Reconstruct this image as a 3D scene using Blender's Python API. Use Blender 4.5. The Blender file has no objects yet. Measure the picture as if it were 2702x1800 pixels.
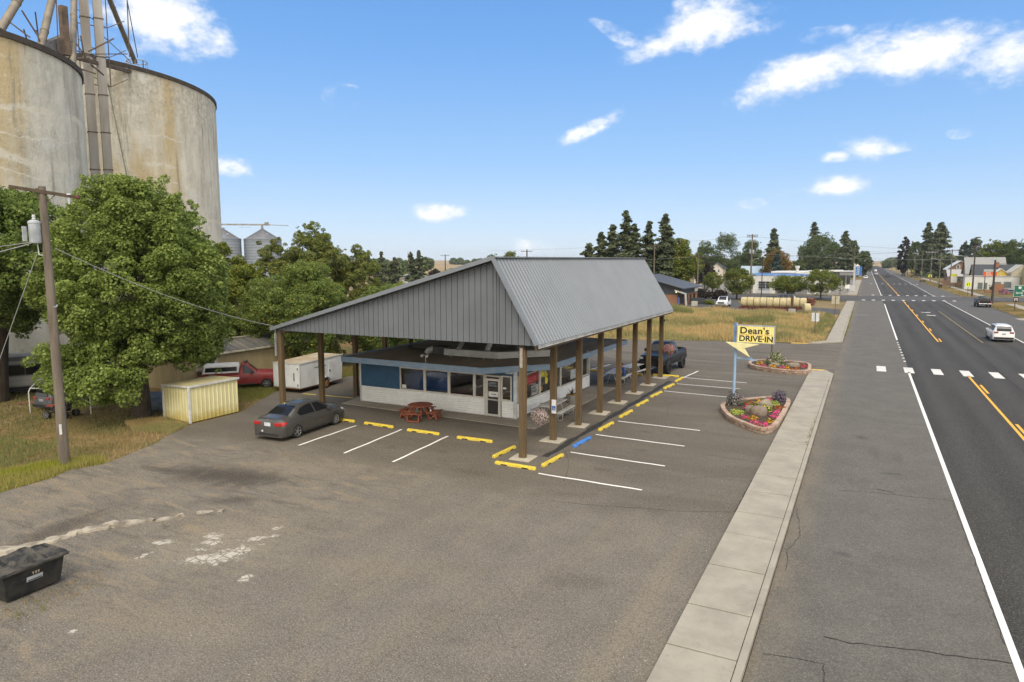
import bpy, bmesh, math, random
import numpy as np
from math import radians, sin, cos, pi, atan2, sqrt
from mathutils import Vector, Matrix
scn = bpy.context.scene
C = scn.collection
rng = np.random.default_rng(7); random.seed(7)

# ------------------------------------------------------------------ camera
cam = bpy.data.cameras.new('camera'); co = bpy.data.objects.new('camera', cam); C.objects.link(co)
co.location = (0, 0, 8.0); co.rotation_euler = (radians(90 - 6.651), 0, radians(27.353))
cam.lens = 23.995; cam.sensor_width = 36; cam.clip_start = 0.1; cam.clip_end = 9000
scn.camera = co

# ------------------------------------------------------------------ world: Nishita sky with white clouds
EXPO = .58; SKYK = 4.85; CLOUDK = 6.3; FILL_DECK = 10.5
SUN_EL, SUN_AZ = 48.0, 150.0        # azimuth clockwise from +Y (the highway's direction)
w = bpy.data.worlds.new('World'); scn.world = w; w.use_nodes = True
nt = w.node_tree; nd = nt.nodes; lk = nt.links; nd.clear()
def N(t, **k):
    n = nd.new(t)
    for a, b in k.items(): setattr(n, a, b)
    return n
out = N('ShaderNodeOutputWorld'); bg = N('ShaderNodeBackground'); bg.inputs[1].default_value = 0.12
sky = N('ShaderNodeTexSky', sky_type='NISHITA', sun_disc=False)
sky.sun_elevation = radians(SUN_EL); sky.sun_rotation = radians(SUN_AZ); sky.altitude = 700
sky.air_density = 0.95; sky.dust_density = 0.6; sky.ozone_density = 2.2
tc = N('ShaderNodeTexCoord')
hs = N('ShaderNodeHueSaturation'); hs.inputs['Saturation'].default_value = 1.12; hs.inputs['Value'].default_value = 1.0
lk.new(sky.outputs[0], hs.inputs['Color'])
# noise that breaks up the cloud outlines
mp = N('ShaderNodeMapping'); mp.inputs['Scale'].default_value = (1, 1, 1.7); lk.new(tc.outputs['Generated'], mp.inputs[0])
n1 = N('ShaderNodeTexNoise'); n1.inputs['Scale'].default_value = 17; n1.inputs['Detail'].default_value = 9; n1.inputs['Roughness'].default_value = .58; lk.new(mp.outputs[0], n1.inputs['Vector'])
n2 = N('ShaderNodeTexNoise'); n2.inputs['Scale'].default_value = 60; n2.inputs['Detail'].default_value = 6; n2.inputs['Roughness'].default_value = .6; lk.new(mp.outputs[0], n2.inputs['Vector'])
def MA(op, a, b=None, c=None):
    m = N('ShaderNodeMath', operation=op)
    for i, v in enumerate((a, b, c)):
        if v is None: continue
        if isinstance(v, (int, float)): m.inputs[i].default_value = v
        else: lk.new(v, m.inputs[i])
    return m.outputs[0]
# azimuth (deg, left of +Y positive), elevation, half width, half height, roll, weight
CLOUDS = [(53.36, 16.96, 4.78, 3.12, 0, 1.2), (50.67, 15.96, 2.49, 1.52, -20, 0.7), (49.14, 7.0, 2.44, 1.08, -8, 1), (33.63, 4.02, 2.81, 0.96, 0, 0.75), (21.22, 10.48, 3.55, 0.81, 24, 0.75), (12.52, 17.4, 6.16, 2.0, 8, 1.2), (15.08, 16.67, 3.65, 1.14, 20, 1), (18.92, 17.44, 2.33, 0.64, -25, 0.35), (13.14, 19.04, 2.21, 0.87, 0, 0.5), (4.75, 13.77, 6.12, 1.89, 14, 1.2), (-2.75, 14.37, 6.03, 2.3, 4, 1.3), (-7.56, 13.2, 3.57, 2.02, 0, 1.2), (7.64, 13.11, 2.17, 1.03, 45, 0.5), (3.71, 16.12, 2.22, 0.69, 0, 0.35), (-0.44, 8.04, 3.04, 1.01, -6, 1), (2.51, 7.6, 1.42, 0.66, 0, 0.9), (2.02, 5.5, 2.96, 1.07, 0, 1), (5.55, 5.31, 1.49, 0.44, 10, 0.45), (8.25, 4.48, 1.37, 0.61, 0, 0.5), (25.34, 1.03, 2.33, 1.09, -10, 0.55), (40.67, 12.71, 1.88, 0.96, 0, 0.12), (-5.12, 8.69, 0.93, 0.44, 0, 0.3), (28.9, 17.82, 1.43, 0.42, 0, 0.0)]
# clear-air colours by elevation, mixed with the Nishita sky
sxyz = N('ShaderNodeSeparateXYZ'); lk.new(tc.outputs['Generated'], sxyz.inputs[0])
cr = N('ShaderNodeValToRGB'); lk.new(sxyz.outputs[2], cr.inputs[0]); el_ = cr.color_ramp.elements
K = 1/.9
for i, (p, c) in enumerate(((0., (.70,.81,.96)), (.05, (.58,.75,.98)), (.14, (.37,.62,.99)), (.27, (.22,.48,.95)), (.45, (.105,.34,.82)), (.8, (.07,.24,.66)))):
    e_ = el_[i] if i < 2 else el_.new(p)
    e_.position = p; e_.color = (*[x*K for x in c], 1)
gk = N('ShaderNodeVectorMath', operation='SCALE'); lk.new(cr.outputs[0], gk.inputs[0]); gk.inputs['Scale'].default_value = SKYK
b0 = N('ShaderNodeMix', data_type='RGBA'); b0.inputs['Factor'].default_value = .85; lk.new(hs.outputs[0], b0.inputs['A']); lk.new(gk.outputs[0], b0.inputs['B'])
base = b0.outputs['Result']
best = None
for az, el, hw, hh, roll, wt in CLOUDS:
    m = N('ShaderNodeMapping', vector_type='TEXTURE')
    a, e = radians(az), radians(el)
    m.inputs['Location'].default_value = (-sin(a)*cos(e), cos(a)*cos(e), sin(e))
    m.inputs['Rotation'].default_value = (0, radians(-roll), a)
    m.inputs['Scale'].default_value = (radians(hw), .35, radians(hh))
    lk.new(tc.outputs['Generated'], m.inputs[0])
    l = N('ShaderNodeVectorMath', operation='LENGTH'); lk.new(m.outputs[0], l.inputs[0])
    v = MA('MULTIPLY', MA('SUBTRACT', 1.0, l.outputs['Value']), 1.4)
    v = MA('MINIMUM', v, wt)
    best = v if best is None else MA('MAXIMUM', best, v)
nz = MA('ADD', MA('MULTIPLY', MA('SUBTRACT', n1.outputs[0], .5), 2.1), MA('MULTIPLY', MA('SUBTRACT', n2.outputs[0], .5), .9))
dens = MA('ADD', best, nz)
rp = N('ShaderNodeMapRange', interpolation_type='SMOOTHSTEP'); lk.new(dens, rp.inputs[0])
rp.inputs[1].default_value = .10; rp.inputs[2].default_value = 1.15; rp.inputs[3].default_value = 0; rp.inputs[4].default_value = .97
gate = N('ShaderNodeMapRange'); lk.new(best, gate.inputs[0]); gate.inputs[1].default_value = -.45; gate.inputs[2].default_value = .12
cm = MA('MULTIPLY', rp.outputs[0], gate.outputs[0])
mx = N('ShaderNodeMix', data_type='RGBA'); lk.new(cm, mx.inputs['Factor']); lk.new(base, mx.inputs['A'])
cs = N('ShaderNodeMix', data_type='RGBA'); cs.inputs['A'].default_value = (CLOUDK*.78, CLOUDK*.84, CLOUDK*.93, 1); cs.inputs['B'].default_value = (CLOUDK, CLOUDK, CLOUDK*1.01, 1)
csr = N('ShaderNodeMapRange', interpolation_type='SMOOTHSTEP'); lk.new(MA('ADD', dens, MA('MULTIPLY', n2.outputs[0], .5)), csr.inputs[0]); csr.inputs[1].default_value = .4; csr.inputs[2].default_value = 1.4
lk.new(csr.outputs[0], cs.inputs['Factor']); lk.new(cs.outputs['Result'], mx.inputs['B'])
# cloud deck added out of view, above and behind, to soften and whiten daylight
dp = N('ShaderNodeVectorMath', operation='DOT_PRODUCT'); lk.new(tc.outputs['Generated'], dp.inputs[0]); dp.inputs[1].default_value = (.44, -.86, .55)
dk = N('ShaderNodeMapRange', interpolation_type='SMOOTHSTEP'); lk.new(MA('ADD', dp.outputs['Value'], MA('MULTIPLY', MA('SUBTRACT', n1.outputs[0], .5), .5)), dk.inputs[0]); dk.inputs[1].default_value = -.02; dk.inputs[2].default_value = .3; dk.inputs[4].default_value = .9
m3 = N('ShaderNodeMix', data_type='RGBA'); lk.new(dk.outputs[0], m3.inputs['Factor']); lk.new(mx.outputs['Result'], m3.inputs['A']); m3.inputs['B'].default_value = (FILL_DECK*1.05, FILL_DECK, FILL_DECK*.90, 1)
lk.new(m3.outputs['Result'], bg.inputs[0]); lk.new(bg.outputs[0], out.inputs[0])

# ------------------------------------------------------------------ sun and exposure
sd = bpy.data.lights.new('sun', 'SUN'); so = bpy.data.objects.new('sun', sd); C.objects.link(so)
sd.energy = 1.7; sd.angle = radians(28); sd.color = (1.0, .91, .78)
a = radians(SUN_AZ); e = radians(SUN_EL)
sv = Vector((sin(a)*cos(e), cos(a)*cos(e), sin(e)))
so.rotation_euler = sv.to_track_quat('Z', 'Y').to_euler(); so.location = (30, -30, 60)
scn.view_settings.view_transform = 'Standard'; scn.view_settings.look = 'None'
scn.view_settings.gamma = 1; scn.view_settings.exposure = EXPO; scn.view_settings.use_curve_mapping = False

# ------------------------------------------------------------------ materials
def S(r, g, b):
    f = lambda v: (v/255/12.92 if v/255 <= .04045 else ((v/255+.055)/1.055)**2.4)
    return (f(r), f(g), f(b))
class T:
    def __init__(s, name):
        s.m = bpy.data.materials.new(name); s.m.use_nodes = True; s.t = s.m.node_tree; s.t.nodes.clear()
        s.o = s.n('ShaderNodeOutputMaterial'); s.b = s.n('ShaderNodeBsdfPrincipled'); s.l(s.b.outputs[0], s.o.inputs[0])
        s.tc = s.n('ShaderNodeTexCoord')
    def n(s, t, **k):
        x = s.t.nodes.new(t)
        for a, b in k.items(): setattr(x, a, b)
        return x
    def l(s, a, b): s.t.links.new(a, b)
    def math(s, op, a, b=None, c=None):
        m = s.n('ShaderNodeMath', operation=op)
        for i, v in enumerate((a, b, c)):
            if v is None: continue
            if isinstance(v, (int, float)): m.inputs[i].default_value = v
            else: s.l(v, m.inputs[i])
        return m.outputs[0]
    def vec(s, scale=(1,1,1), rot=(0,0,0), loc=(0,0,0)):
        m = s.n('ShaderNodeMapping'); m.inputs['Scale'].default_value = scale; m.inputs['Rotation'].default_value = rot; m.inputs['Location'].default_value = loc
        s.l(s.tc.outputs['Object'], m.inputs[0]); return m.outputs[0]
    def noise(s, scale, detail=4, rough=.55, v=None, dist=0):
        x = s.n('ShaderNodeTexNoise'); x.inputs['Scale'].default_value = scale; x.inputs['Detail'].default_value = detail
        x.inputs['Roughness'].default_value = rough; x.inputs['Distortion'].default_value = dist
        s.l(v if v is not None else s.tc.outputs['Object'], x.inputs['Vector']); return x.outputs[0]
    def ramp(s, f, a, b, lo=0., hi=1., smooth=True):
        x = s.n('ShaderNodeMapRange', interpolation_type='SMOOTHSTEP' if smooth else 'LINEAR')
        x.inputs[1].default_value = a; x.inputs[2].default_value = b; x.inputs[3].default_value = lo; x.inputs[4].default_value = hi
        s.l(f, x.inputs[0]); return x.outputs[0]
    def mix(s, f, a, b, blend='MIX'):
        x = s.n('ShaderNodeMix', data_type='RGBA', blend_type=blend)
        if isinstance(f, (int, float)): x.inputs['Factor'].default_value = f
        else: s.l(f, x.inputs['Factor'])
        for k, v in (('A', a), ('B', b)):
            if isinstance(v, tuple): x.inputs[k].default_value = (*v[:3], 1)
            else: s.l(v, x.inputs[k])
        return x.outputs['Result']
    def spot(s, c, rad, rot=0, edge=.5, nz=None, amp=.6):
        m = s.n('ShaderNodeMapping', vector_type='TEXTURE'); m.inputs['Location'].default_value = (c[0], c[1], 0)
        m.inputs['Rotation'].default_value = (0, 0, rot); m.inputs['Scale'].default_value = (rad[0], rad[1], 50)
        s.l(s.tc.outputs['Object'], m.inputs[0]); l = s.n('ShaderNodeVectorMath', operation='LENGTH'); s.l(m.outputs[0], l.inputs[0])
        v = l.outputs['Value']
        if nz is not None: v = s.math('ADD', v, s.math('MULTIPLY', s.math('SUBTRACT', nz, .5), amp*2))
        return s.ramp(v, 1 - edge, 1 + edge*.3, 1, 0)
    def bump(s, h, strength=.3, dist=.02):
        x = s.n('ShaderNodeBump'); x.inputs['Strength'].default_value = strength; x.inputs['Distance'].default_value = dist
        s.l(h, x.inputs['Height']); s.l(x.outputs[0], s.b.inputs['Normal'])
    def col(s, c):
        if isinstance(c, tuple): s.b.inputs['Base Color'].default_value = (*c[:3], 1)
        else: s.l(c, s.b.inputs['Base Color'])
    def set(s, rough=.6, metal=0, spec=.5, coat=0):
        s.b.inputs['Roughness'].default_value = rough; s.b.inputs['Metallic'].default_value = metal
        s.b.inputs['Specular IOR Level'].default_value = spec; s.b.inputs['Coat Weight'].default_value = coat; s.b.inputs['Coat Roughness'].default_value = .08
_c = {}
def M(name, c, rough=.6, var=.16, ns=3., c2=None, bump=0, bs=40, metal=0, spec=.4, coat=0, stretch=(1,1,1)):
    if name in _c: return _c[name]
    t = T(name); c2 = c2 or tuple(x*(1-var*2) for x in c)
    v = t.vec(stretch)
    f = t.ramp(t.noise(ns, 6, .6, v), .3, .72)
    t.col(t.mix(f, c, c2)); t.set(rough, metal, spec, coat)
    if bump: t.bump(t.noise(bs, 4, .6, v), bump, .02)
    _c[name] = t.m; return t.m

def glass(name, tint=(.02,.025,.03), clear=0.0, rough=.03):
    if name in _c: return _c[name]
    t = T(name)
    t.col(tint); t.set(rough, 0, .6)
    if clear > 0:
        tr = t.n('ShaderNodeBsdfTransparent'); tr.inputs[0].default_value = (.8,.85,.85,1)
        gl = t.n('ShaderNodeBsdfGlossy'); gl.inputs['Roughness'].default_value = .01
        fr = t.n('ShaderNodeFresnel'); fr.inputs[0].default_value = 1.6
        f = t.math('ADD', t.math('MULTIPLY', fr.outputs[0], 1.2), .1)
        mx = t.n('ShaderNodeMixShader'); t.l(f, mx.inputs[0]); t.l(tr.outputs[0], mx.inputs[1]); t.l(gl.outputs[0], mx.inputs[2]); t.l(mx.outputs[0], t.o.inputs[0])
    _c[name] = t.m; return t.m

# ------------------------------------------------------------------ mesh helpers
class MB:
    def __init__(s): s.v = []; s.f = []; s.mi = []
    def add(s, vs, fs, mi=0):
        n = len(s.v); s.v += [tuple(map(float, p)) for p in vs]; s.f += [tuple(i+n for i in f) for f in fs]; s.mi += [mi]*len(fs); return s
    def box(s, x0, x1, y0, y1, z0, z1, mi=0):
        return s.add([(x0,y0,z0),(x1,y0,z0),(x1,y1,z0),(x0,y1,z0),(x0,y0,z1),(x1,y0,z1),(x1,y1,z1),(x0,y1,z1)],
                     [(0,3,2,1),(4,5,6,7),(0,1,5,4),(1,2,6,5),(2,3,7,6),(3,0,4,7)], mi)
    def cbox(s, c, d, rz=0, mi=0):
        ca, sa = cos(rz), sin(rz); vs = []
        for z in (-1, 1):
            for x, y in ((-1,-1),(1,-1),(1,1),(-1,1)):
                X, Y = x*d[0]/2, y*d[1]/2; vs.append((c[0]+X*ca-Y*sa, c[1]+X*sa+Y*ca, c[2]+z*d[2]/2))
        return s.add(vs, [(0,3,2,1),(4,5,6,7),(0,1,5,4),(1,2,6,5),(2,3,7,6),(3,0,4,7)], mi)
    def bar(s, p, q, w, h=None, up=(0,0,1), mi=0):
        h = h or w; p, q = Vector(p), Vector(q); d = (q-p).normalized(); u = Vector(up)
        if abs(d.dot(u)) > .98: u = Vector((1,0,0))
        r = d.cross(u).normalized(); u = r.cross(d)
        vs = [b + r*(i*w/2) + u*(j*h/2) for b in (p, q) for i, j in ((-1,-1),(1,-1),(1,1),(-1,1))]
        return s.add(vs, [(0,3,2,1),(4,5,6,7),(0,1,5,4),(1,2,6,5),(2,3,7,6),(3,0,4,7)], mi)
    def tube(s, pts, r, n=6, mi=0, caps=True):
        pts = [Vector(p) for p in pts]; R = r if isinstance(r, (list, tuple)) else [r]*len(pts); base = len(s.v); vs = []; pr = None
        for i, p in enumerate(pts):
            d = (pts[min(i+1, len(pts)-1)] - pts[max(i-1, 0)]).normalized()
            if pr is None:
                u = Vector((0,0,1)) if abs(d.z) < .95 else Vector((1,0,0)); pr = d.cross(u).normalized()
            else: pr = (pr - d*pr.dot(d)).normalized()
            b = d.cross(pr)
            vs += [p + (pr*cos(2*pi*k/n) + b*sin(2*pi*k/n))*R[i] for k in range(n)]
        fs = [(i*n+k, i*n+(k+1) % n, (i+1)*n+(k+1) % n, (i+1)*n+k) for i in range(len(pts)-1) for k in range(n)]
        if caps: fs += [tuple(range(n-1, -1, -1)), tuple(range((len(pts)-1)*n, len(pts)*n))]
        return s.add(vs, fs, mi)
    def cyl(s, p, q, r0, r1=None, n=16, mi=0): return s.tube([p, q], [r0, r0 if r1 is None else r1], n, mi)
    def lathe(s, c, prof, n=24, mi=0):
        vs = [(c[0]+r*cos(2*pi*k/n), c[1]+r*sin(2*pi*k/n), c[2]+z) for r, z in prof for k in range(n)]
        fs = [(i*n+k, i*n+(k+1) % n, (i+1)*n+(k+1) % n, (i+1)*n+k) for i in range(len(prof)-1) for k in range(n)]
        fs += [tuple(range(n-1, -1, -1)), tuple(range((len(prof)-1)*n, len(prof)*n))]
        return s.add(vs, fs, mi)
    def prism(s, poly, z0, z1, mi=0):
        n = len(poly); a = sum(poly[i][0]*poly[(i+1) % n][1]-poly[(i+1) % n][0]*poly[i][1] for i in range(n))
        if a < 0: poly = poly[::-1]
        return s.add([(x,y,z0) for x,y in poly]+[(x,y,z1) for x,y in poly],
                     [tuple(range(n-1,-1,-1)), tuple(range(n,2*n))]+[(i,(i+1) % n,n+(i+1) % n,n+i) for i in range(n)], mi)
    def sheet(s, poly, z=0, mi=0):
        n = len(poly); a = sum(poly[i][0]*poly[(i+1) % n][1]-poly[(i+1) % n][0]*poly[i][1] for i in range(n))
        if a < 0: poly = poly[::-1]
        return s.add([(x,y,z) for x,y in poly], [tuple(range(n))], mi)
    def quad(s, *p, mi=0): return s.add(p, [tuple(range(len(p)))], mi)
    def blob(s, c, r, seed=0, amp=.18, sub=2, mi=0):
        bm = bmesh.new(); bmesh.ops.create_icosphere(bm, subdivisions=sub, radius=1)
        R = random.Random(seed); ph = [(R.uniform(-3,3), R.uniform(-3,3), R.uniform(-3,3), R.uniform(0,6)) for _ in range(6)]
        vs = []
        for v in bm.verts:
            k = 1 + amp*sum(sin(v.co.x*a+v.co.y*b+v.co.z*c_+d) for a,b,c_,d in ph)/2.4
            vs.append((c[0]+v.co.x*k*r[0], c[1]+v.co.y*k*r[1], c[2]+v.co.z*k*r[2]))
        fs = [tuple(v.index for v in f.verts) for f in bm.faces]; bm.free(); return s.add(vs, fs, mi)
    def build(s, name, mat, parent=None, smooth=False, bevel=0, off=None, loc=None):
        me = bpy.data.meshes.new(name); vs = s.v
        if off is not None: vs = [(x-off[0], y-off[1], z-off[2]) for x,y,z in vs]
        me.from_pydata(vs, [], s.f)
        for m in (mat if isinstance(mat, (list, tuple)) else [mat]): me.materials.append(m)
        if any(s.mi): me.polygons.foreach_set('material_index', s.mi)
        if smooth:
            me.polygons.foreach_set('use_smooth', [True]*len(s.f)); me.set_sharp_from_angle(angle=radians(38))
        o = bpy.data.objects.new(name, me); C.objects.link(o)
        if parent is not None: o.parent = parent
        if loc is not None: o.location = loc
        if bevel:
            b = o.modifiers.new('bevel', 'BEVEL'); b.width = bevel; b.segments = 2; b.limit_method = 'ANGLE'
        return o
def tag(o, label=None, cat=None, group=None, kind=None):
    if label: o['label'] = label
    if cat: o['category'] = cat
    if group: o['group'] = group
    if kind: o['kind'] = kind
    return o
def thing(name, label, cat, loc=(0,0,0), rz=0, group=None):
    o = bpy.data.objects.new(name, None); C.objects.link(o); o.location = loc; o.rotation_euler = (0,0,rz); o.empty_display_size = .3
    return tag(o, label, cat, group)
def copytree(o, parent=None):
    c = o.copy(); C.objects.link(c)
    if parent is not None: c.parent = parent
    for ch in list(o.children): copytree(ch, c)
    return c
def again(root, loc, rz, label, group=None):
    c = copytree(root); c.location = loc; c.rotation_euler = (0,0,rz); c['label'] = label
    if group: c['group'] = group
    return c
def struct(name, mb, mat, **k):
    o = mb.build(name, mat, **k); o['kind'] = 'structure'; return o
def text(name, s, size, mat, parent, loc, rot, ext=.004, bold=0, sx=1, align='LEFT', spacing=1):
    cu = bpy.data.curves.new(name, 'FONT'); cu.body = s; cu.size = size; cu.extrude = ext; cu.offset = bold; cu.align_x = align; cu.space_character = spacing
    o = bpy.data.objects.new(name, cu); C.objects.link(o)
    bpy.context.view_layer.update()
    me = bpy.data.meshes.new_from_object(o.evaluated_get(bpy.context.evaluated_depsgraph_get()))
    C.objects.unlink(o); bpy.data.objects.remove(o)
    me.materials.clear(); me.materials.append(mat)
    o = bpy.data.objects.new(name, me); C.objects.link(o); o.parent = parent; o.location = loc; o.rotation_euler = rot; o.scale = (sx, 1, 1)
    return o
def npmesh(name, V, F, mat, parent=None, smooth=False):
    me = bpy.data.meshes.new(name); V = np.asarray(V, np.float32); F = np.asarray(F, np.int32); k = F.shape[1]
    me.vertices.add(len(V)); me.vertices.foreach_set('co', V.ravel())
    me.loops.add(F.size); me.loops.foreach_set('vertex_index', F.ravel())
    me.polygons.add(len(F)); me.polygons.foreach_set('loop_start', np.arange(len(F), dtype=np.int32)*k)
    me.update(calc_edges=True); me.validate()
    me.materials.append(mat)
    o = bpy.data.objects.new(name, me); C.objects.link(o)
    if parent is not None: o.parent = parent
    return o

# ================================================================== GROUND
def m_ground():
    t = T('dry_ground'); v = t.tc.outputs['Object']
    a = t.noise(.05, 6, .6); b = t.noise(.9, 6, .65); c = t.noise(9, 5, .7)
    base = t.mix(t.ramp(b, .35, .7), (.20,.145,.065), (.105,.095,.04))
    base = t.mix(t.ramp(a, .42, .6, 0, .8), base, (.27,.20,.11))
    base = t.mix(t.ramp(c, .35, .75, 0, .6), base, (.07,.06,.03))
    t.col(base); t.set(.95, 0, .1); t.bump(c, .6, .06); return t.m
def m_verge():
    t = T('verge_soil')
    a = t.noise(.35, 5, .6); b = t.noise(3, 6, .7)
    base = t.mix(t.ramp(a, .4, .62), (.21,.135,.06), (.085,.09,.03))
    base = t.mix(t.ramp(b, .3, .7, 0, .6), base, (.12,.095,.05)); t.col(base); t.set(.95, 0, .1); t.bump(b, .5, .05); return t.m
def m_lot():
    t = T('parking_asphalt')
    big = t.noise(.11, 5, .6); mid = t.noise(.7, 6, .62); fine = t.noise(18, 4, .7); spk = t.noise(70, 2, .6)
    streak = t.noise(.9, 7, .62, t.vec((1, .22, 1), (0, 0, radians(-38))), 1.2)
    streak2 = t.noise(.5, 6, .6, t.vec((.25, 1, 1), (0, 0, radians(8))), .8)
    pave = t.n('ShaderNodeSeparateXYZ'); t.l(t.tc.outputs['Object'], pave.inputs[0])
    c = t.mix(t.ramp(mid, .3, .7), (.148,.131,.108), (.184,.163,.134))
    gs = t.noise(2.2, 7, .66, t.vec((.28, 1, 1), (0, 0, radians(52))), .8)
    lf = t.ramp(t.math('SUBTRACT', pave.outputs[0], t.math('MULTIPLY', t.noise(.4, 4), 5)), -14, -20, 0, 1)
    c = t.mix(t.ramp(streak, .46, .74, 0, .42), c, (.235,.192,.135))
    c = t.mix(t.math('MULTIPLY', t.ramp(gs, .5, .66), t.math('MULTIPLY', lf, .8)), c, (.27,.21,.135)); c = t.mix(t.math('MULTIPLY', t.ramp(gs, .48, .36), t.math('MULTIPLY', lf, .6)), c, (.085,.072,.057))
    c = t.mix(t.ramp(t.noise(1.7, 8, .78), .56, .66, 0, .3), c, (.075,.068,.06)); c = t.mix(t.ramp(t.noise(4.5, 5, .75), .58, .66, 0, .3), c, (.30,.27,.22))
    c = t.mix(t.ramp(streak, .24, .42, .3, 0), c, (.095,.084,.070))
    # smoother darker paving next to the building
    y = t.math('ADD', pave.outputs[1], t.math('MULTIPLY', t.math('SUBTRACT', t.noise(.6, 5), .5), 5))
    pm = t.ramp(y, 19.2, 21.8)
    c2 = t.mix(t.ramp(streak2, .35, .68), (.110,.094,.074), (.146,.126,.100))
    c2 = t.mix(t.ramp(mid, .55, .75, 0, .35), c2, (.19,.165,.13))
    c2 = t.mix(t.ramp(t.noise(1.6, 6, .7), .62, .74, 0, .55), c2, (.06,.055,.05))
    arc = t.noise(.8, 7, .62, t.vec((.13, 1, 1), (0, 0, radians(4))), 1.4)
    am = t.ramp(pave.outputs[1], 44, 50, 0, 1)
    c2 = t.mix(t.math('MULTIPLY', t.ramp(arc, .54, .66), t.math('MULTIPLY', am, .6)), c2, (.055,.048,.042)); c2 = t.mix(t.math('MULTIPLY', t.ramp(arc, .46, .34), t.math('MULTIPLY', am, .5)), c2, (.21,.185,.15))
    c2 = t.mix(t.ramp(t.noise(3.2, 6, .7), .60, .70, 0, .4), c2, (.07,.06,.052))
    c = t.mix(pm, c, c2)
    e = t.noise(1.3, 7, .7, t.vec((1, .4, 1), (0, 0, radians(-40))), 1)
    for cc, rr, ro, k in (((-21.2, 17.2), (3.0, 1.4), radians(10), 1.0), ((-19.9, 17.4), (1.3, .8), 0, .9), ((-23.5, 16.6), (1.6, .35), .1, .7), ((-21.2, 11.6), (.7, 2.4), radians(10), .75), ((-18.6, 15.4), (1.2, .5), .6, .7),
                      ((-13, 21.8), (1.1, .35), 0, .4), ((-20.6, 23.0), (.35, .25), 0, .6), ((-17.9, 23.2), (.3, .3), 0, .5), ((-8.6, 24.4), (.5, .25), 0, .55), ((-8.2, 27.7), (.45, .22), 0, .5), ((-8.9, 30.9), (.4, .2), 0, .5), ((-15.5, 23.6), (.3, .2), 0, .5), ((-6.0, 15.3), (1.2, .5), .4, .25), ((-25, 9.5), (.8, 2.5), 0, .4)):
        c = t.mix(t.math('MULTIPLY', t.spot(cc, rr, ro, .9, e, .9), k), c, (.052,.043,.035))
    for cc, rr, ro, k in (((-19.0, 19.6), (3.5, 1.6), .3, .5), ((-16.5, 13.6), (2.6, 1.5), .2, .6), ((-14, 9.2), (3, 1.0), .2, .5), ((-24, 13), (1.0, 4), .1, .5), ((-11.5, 13.4), (3, .8), .35, .45), ((-4.2, 14), (.5, 5), 0, .6)):
        c = t.mix(t.math('MULTIPLY', t.spot(cc, rr, ro, .9, e, .9), k*.75), c, (.25,.205,.145))
    # worn-through white concrete showing in broken patches
    ck = t.n('ShaderNodeTexVoronoi', feature='DISTANCE_TO_EDGE'); ck.inputs['Scale'].default_value = 3.2; t.l(t.tc.outputs['Object'], ck.inputs['Vector'])
    crack = t.ramp(ck.outputs[0], .03, .07)
    e2 = t.noise(2.4, 8, .72); e3 = t.noise(6, 6, .75)
    c = t.mix(t.math('MULTIPLY', t.spot((-15.8, 12.4), (2.6, 1.7), .9, .9, e, .9), .45), c, (.27,.235,.18))
    for cc, rr, ro in (((-15.15, 12.35), (.95, .42), radians(70)), ((-15.75, 11.6), (.35, .26), 1.2), ((-17.55, 12.0), (.62, .2), radians(55)), ((-16.5, 12.9), (.3, .5), .8),
                       ((-15.45, 14.35), (.22, .16), .5), ((-13.65, 11.6), (.16, .22), .2), ((-14.95, 8.1), (.14, .1), .5), ((-15.3, 13.55), (.5, .16), .9), ((-17.2, 11.2), (.12, .3), 0), ((-16.1,12.25),(.3,.12),.3)):
        m = t.ramp(t.spot(cc, (rr[0]*1.4, rr[1]*1.6), ro, .9, e2, 1.5), .5, .95)
        c = t.mix(t.math('MULTIPLY', t.math('MULTIPLY', m, crack), t.ramp(e3, .36, .5, .35, .95)), c, (.54,.50,.43))
    # grit and pale pebbles
    g1 = t.noise(9, 3, .75); g2 = t.noise(26, 2, .7)
    c = t.mix(t.ramp(g1, .42, .66, .0, .5), c, t.mix(.62, c, (.02,.018,.015)))
    c = t.mix(t.ramp(g2, .40, .62, .0, .55), c, t.mix(.55, c, (.02,.018,.015)))
    c = t.mix(t.ramp(g2, .34, .46, .42, 0), c, (.36,.32,.26)); c = t.mix(t.ramp(spk, .58, .70, 0, .5), c, (.36,.32,.27))
    vo = t.n('ShaderNodeTexVoronoi'); vo.inputs['Scale'].default_value = 3.5; t.l(t.tc.outputs['Object'], vo.inputs['Vector'])
    c = t.mix(t.math('MULTIPLY', t.ramp(vo.outputs['Distance'], .03, .07, .8, 0), t.ramp(t.noise(.9, 2), .5, .6)), c, (.6,.57,.52))
    # hairline cracking
    cr = t.n('ShaderNodeTexVoronoi', feature='DISTANCE_TO_EDGE'); cr.inputs['Scale'].default_value = .33
    dv = t.n('ShaderNodeMix', data_type='VECTOR'); dv.inputs['Factor'].default_value = .16
    t.l(t.tc.outputs['Object'], dv.inputs[4]); nn = t.n('ShaderNodeTexNoise'); nn.inputs['Scale'].default_value = 1.1; nn.inputs['Detail'].default_value = 6; t.l(t.tc.outputs['Object'], nn.inputs['Vector']); t.l(nn.outputs['Color'], dv.inputs[5])
    t.l(dv.outputs[1], cr.inputs['Vector'])
    c = t.mix(t.math('MULTIPLY', t.ramp(cr.outputs[0], .001, .004, .34, 0), t.ramp(t.noise(.25, 3), .5, .62)), c, (.03,.028,.025))
    t.col(c); t.set(.9, 0, .25); t.bump(fine, .5, .015); return t.m
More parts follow.
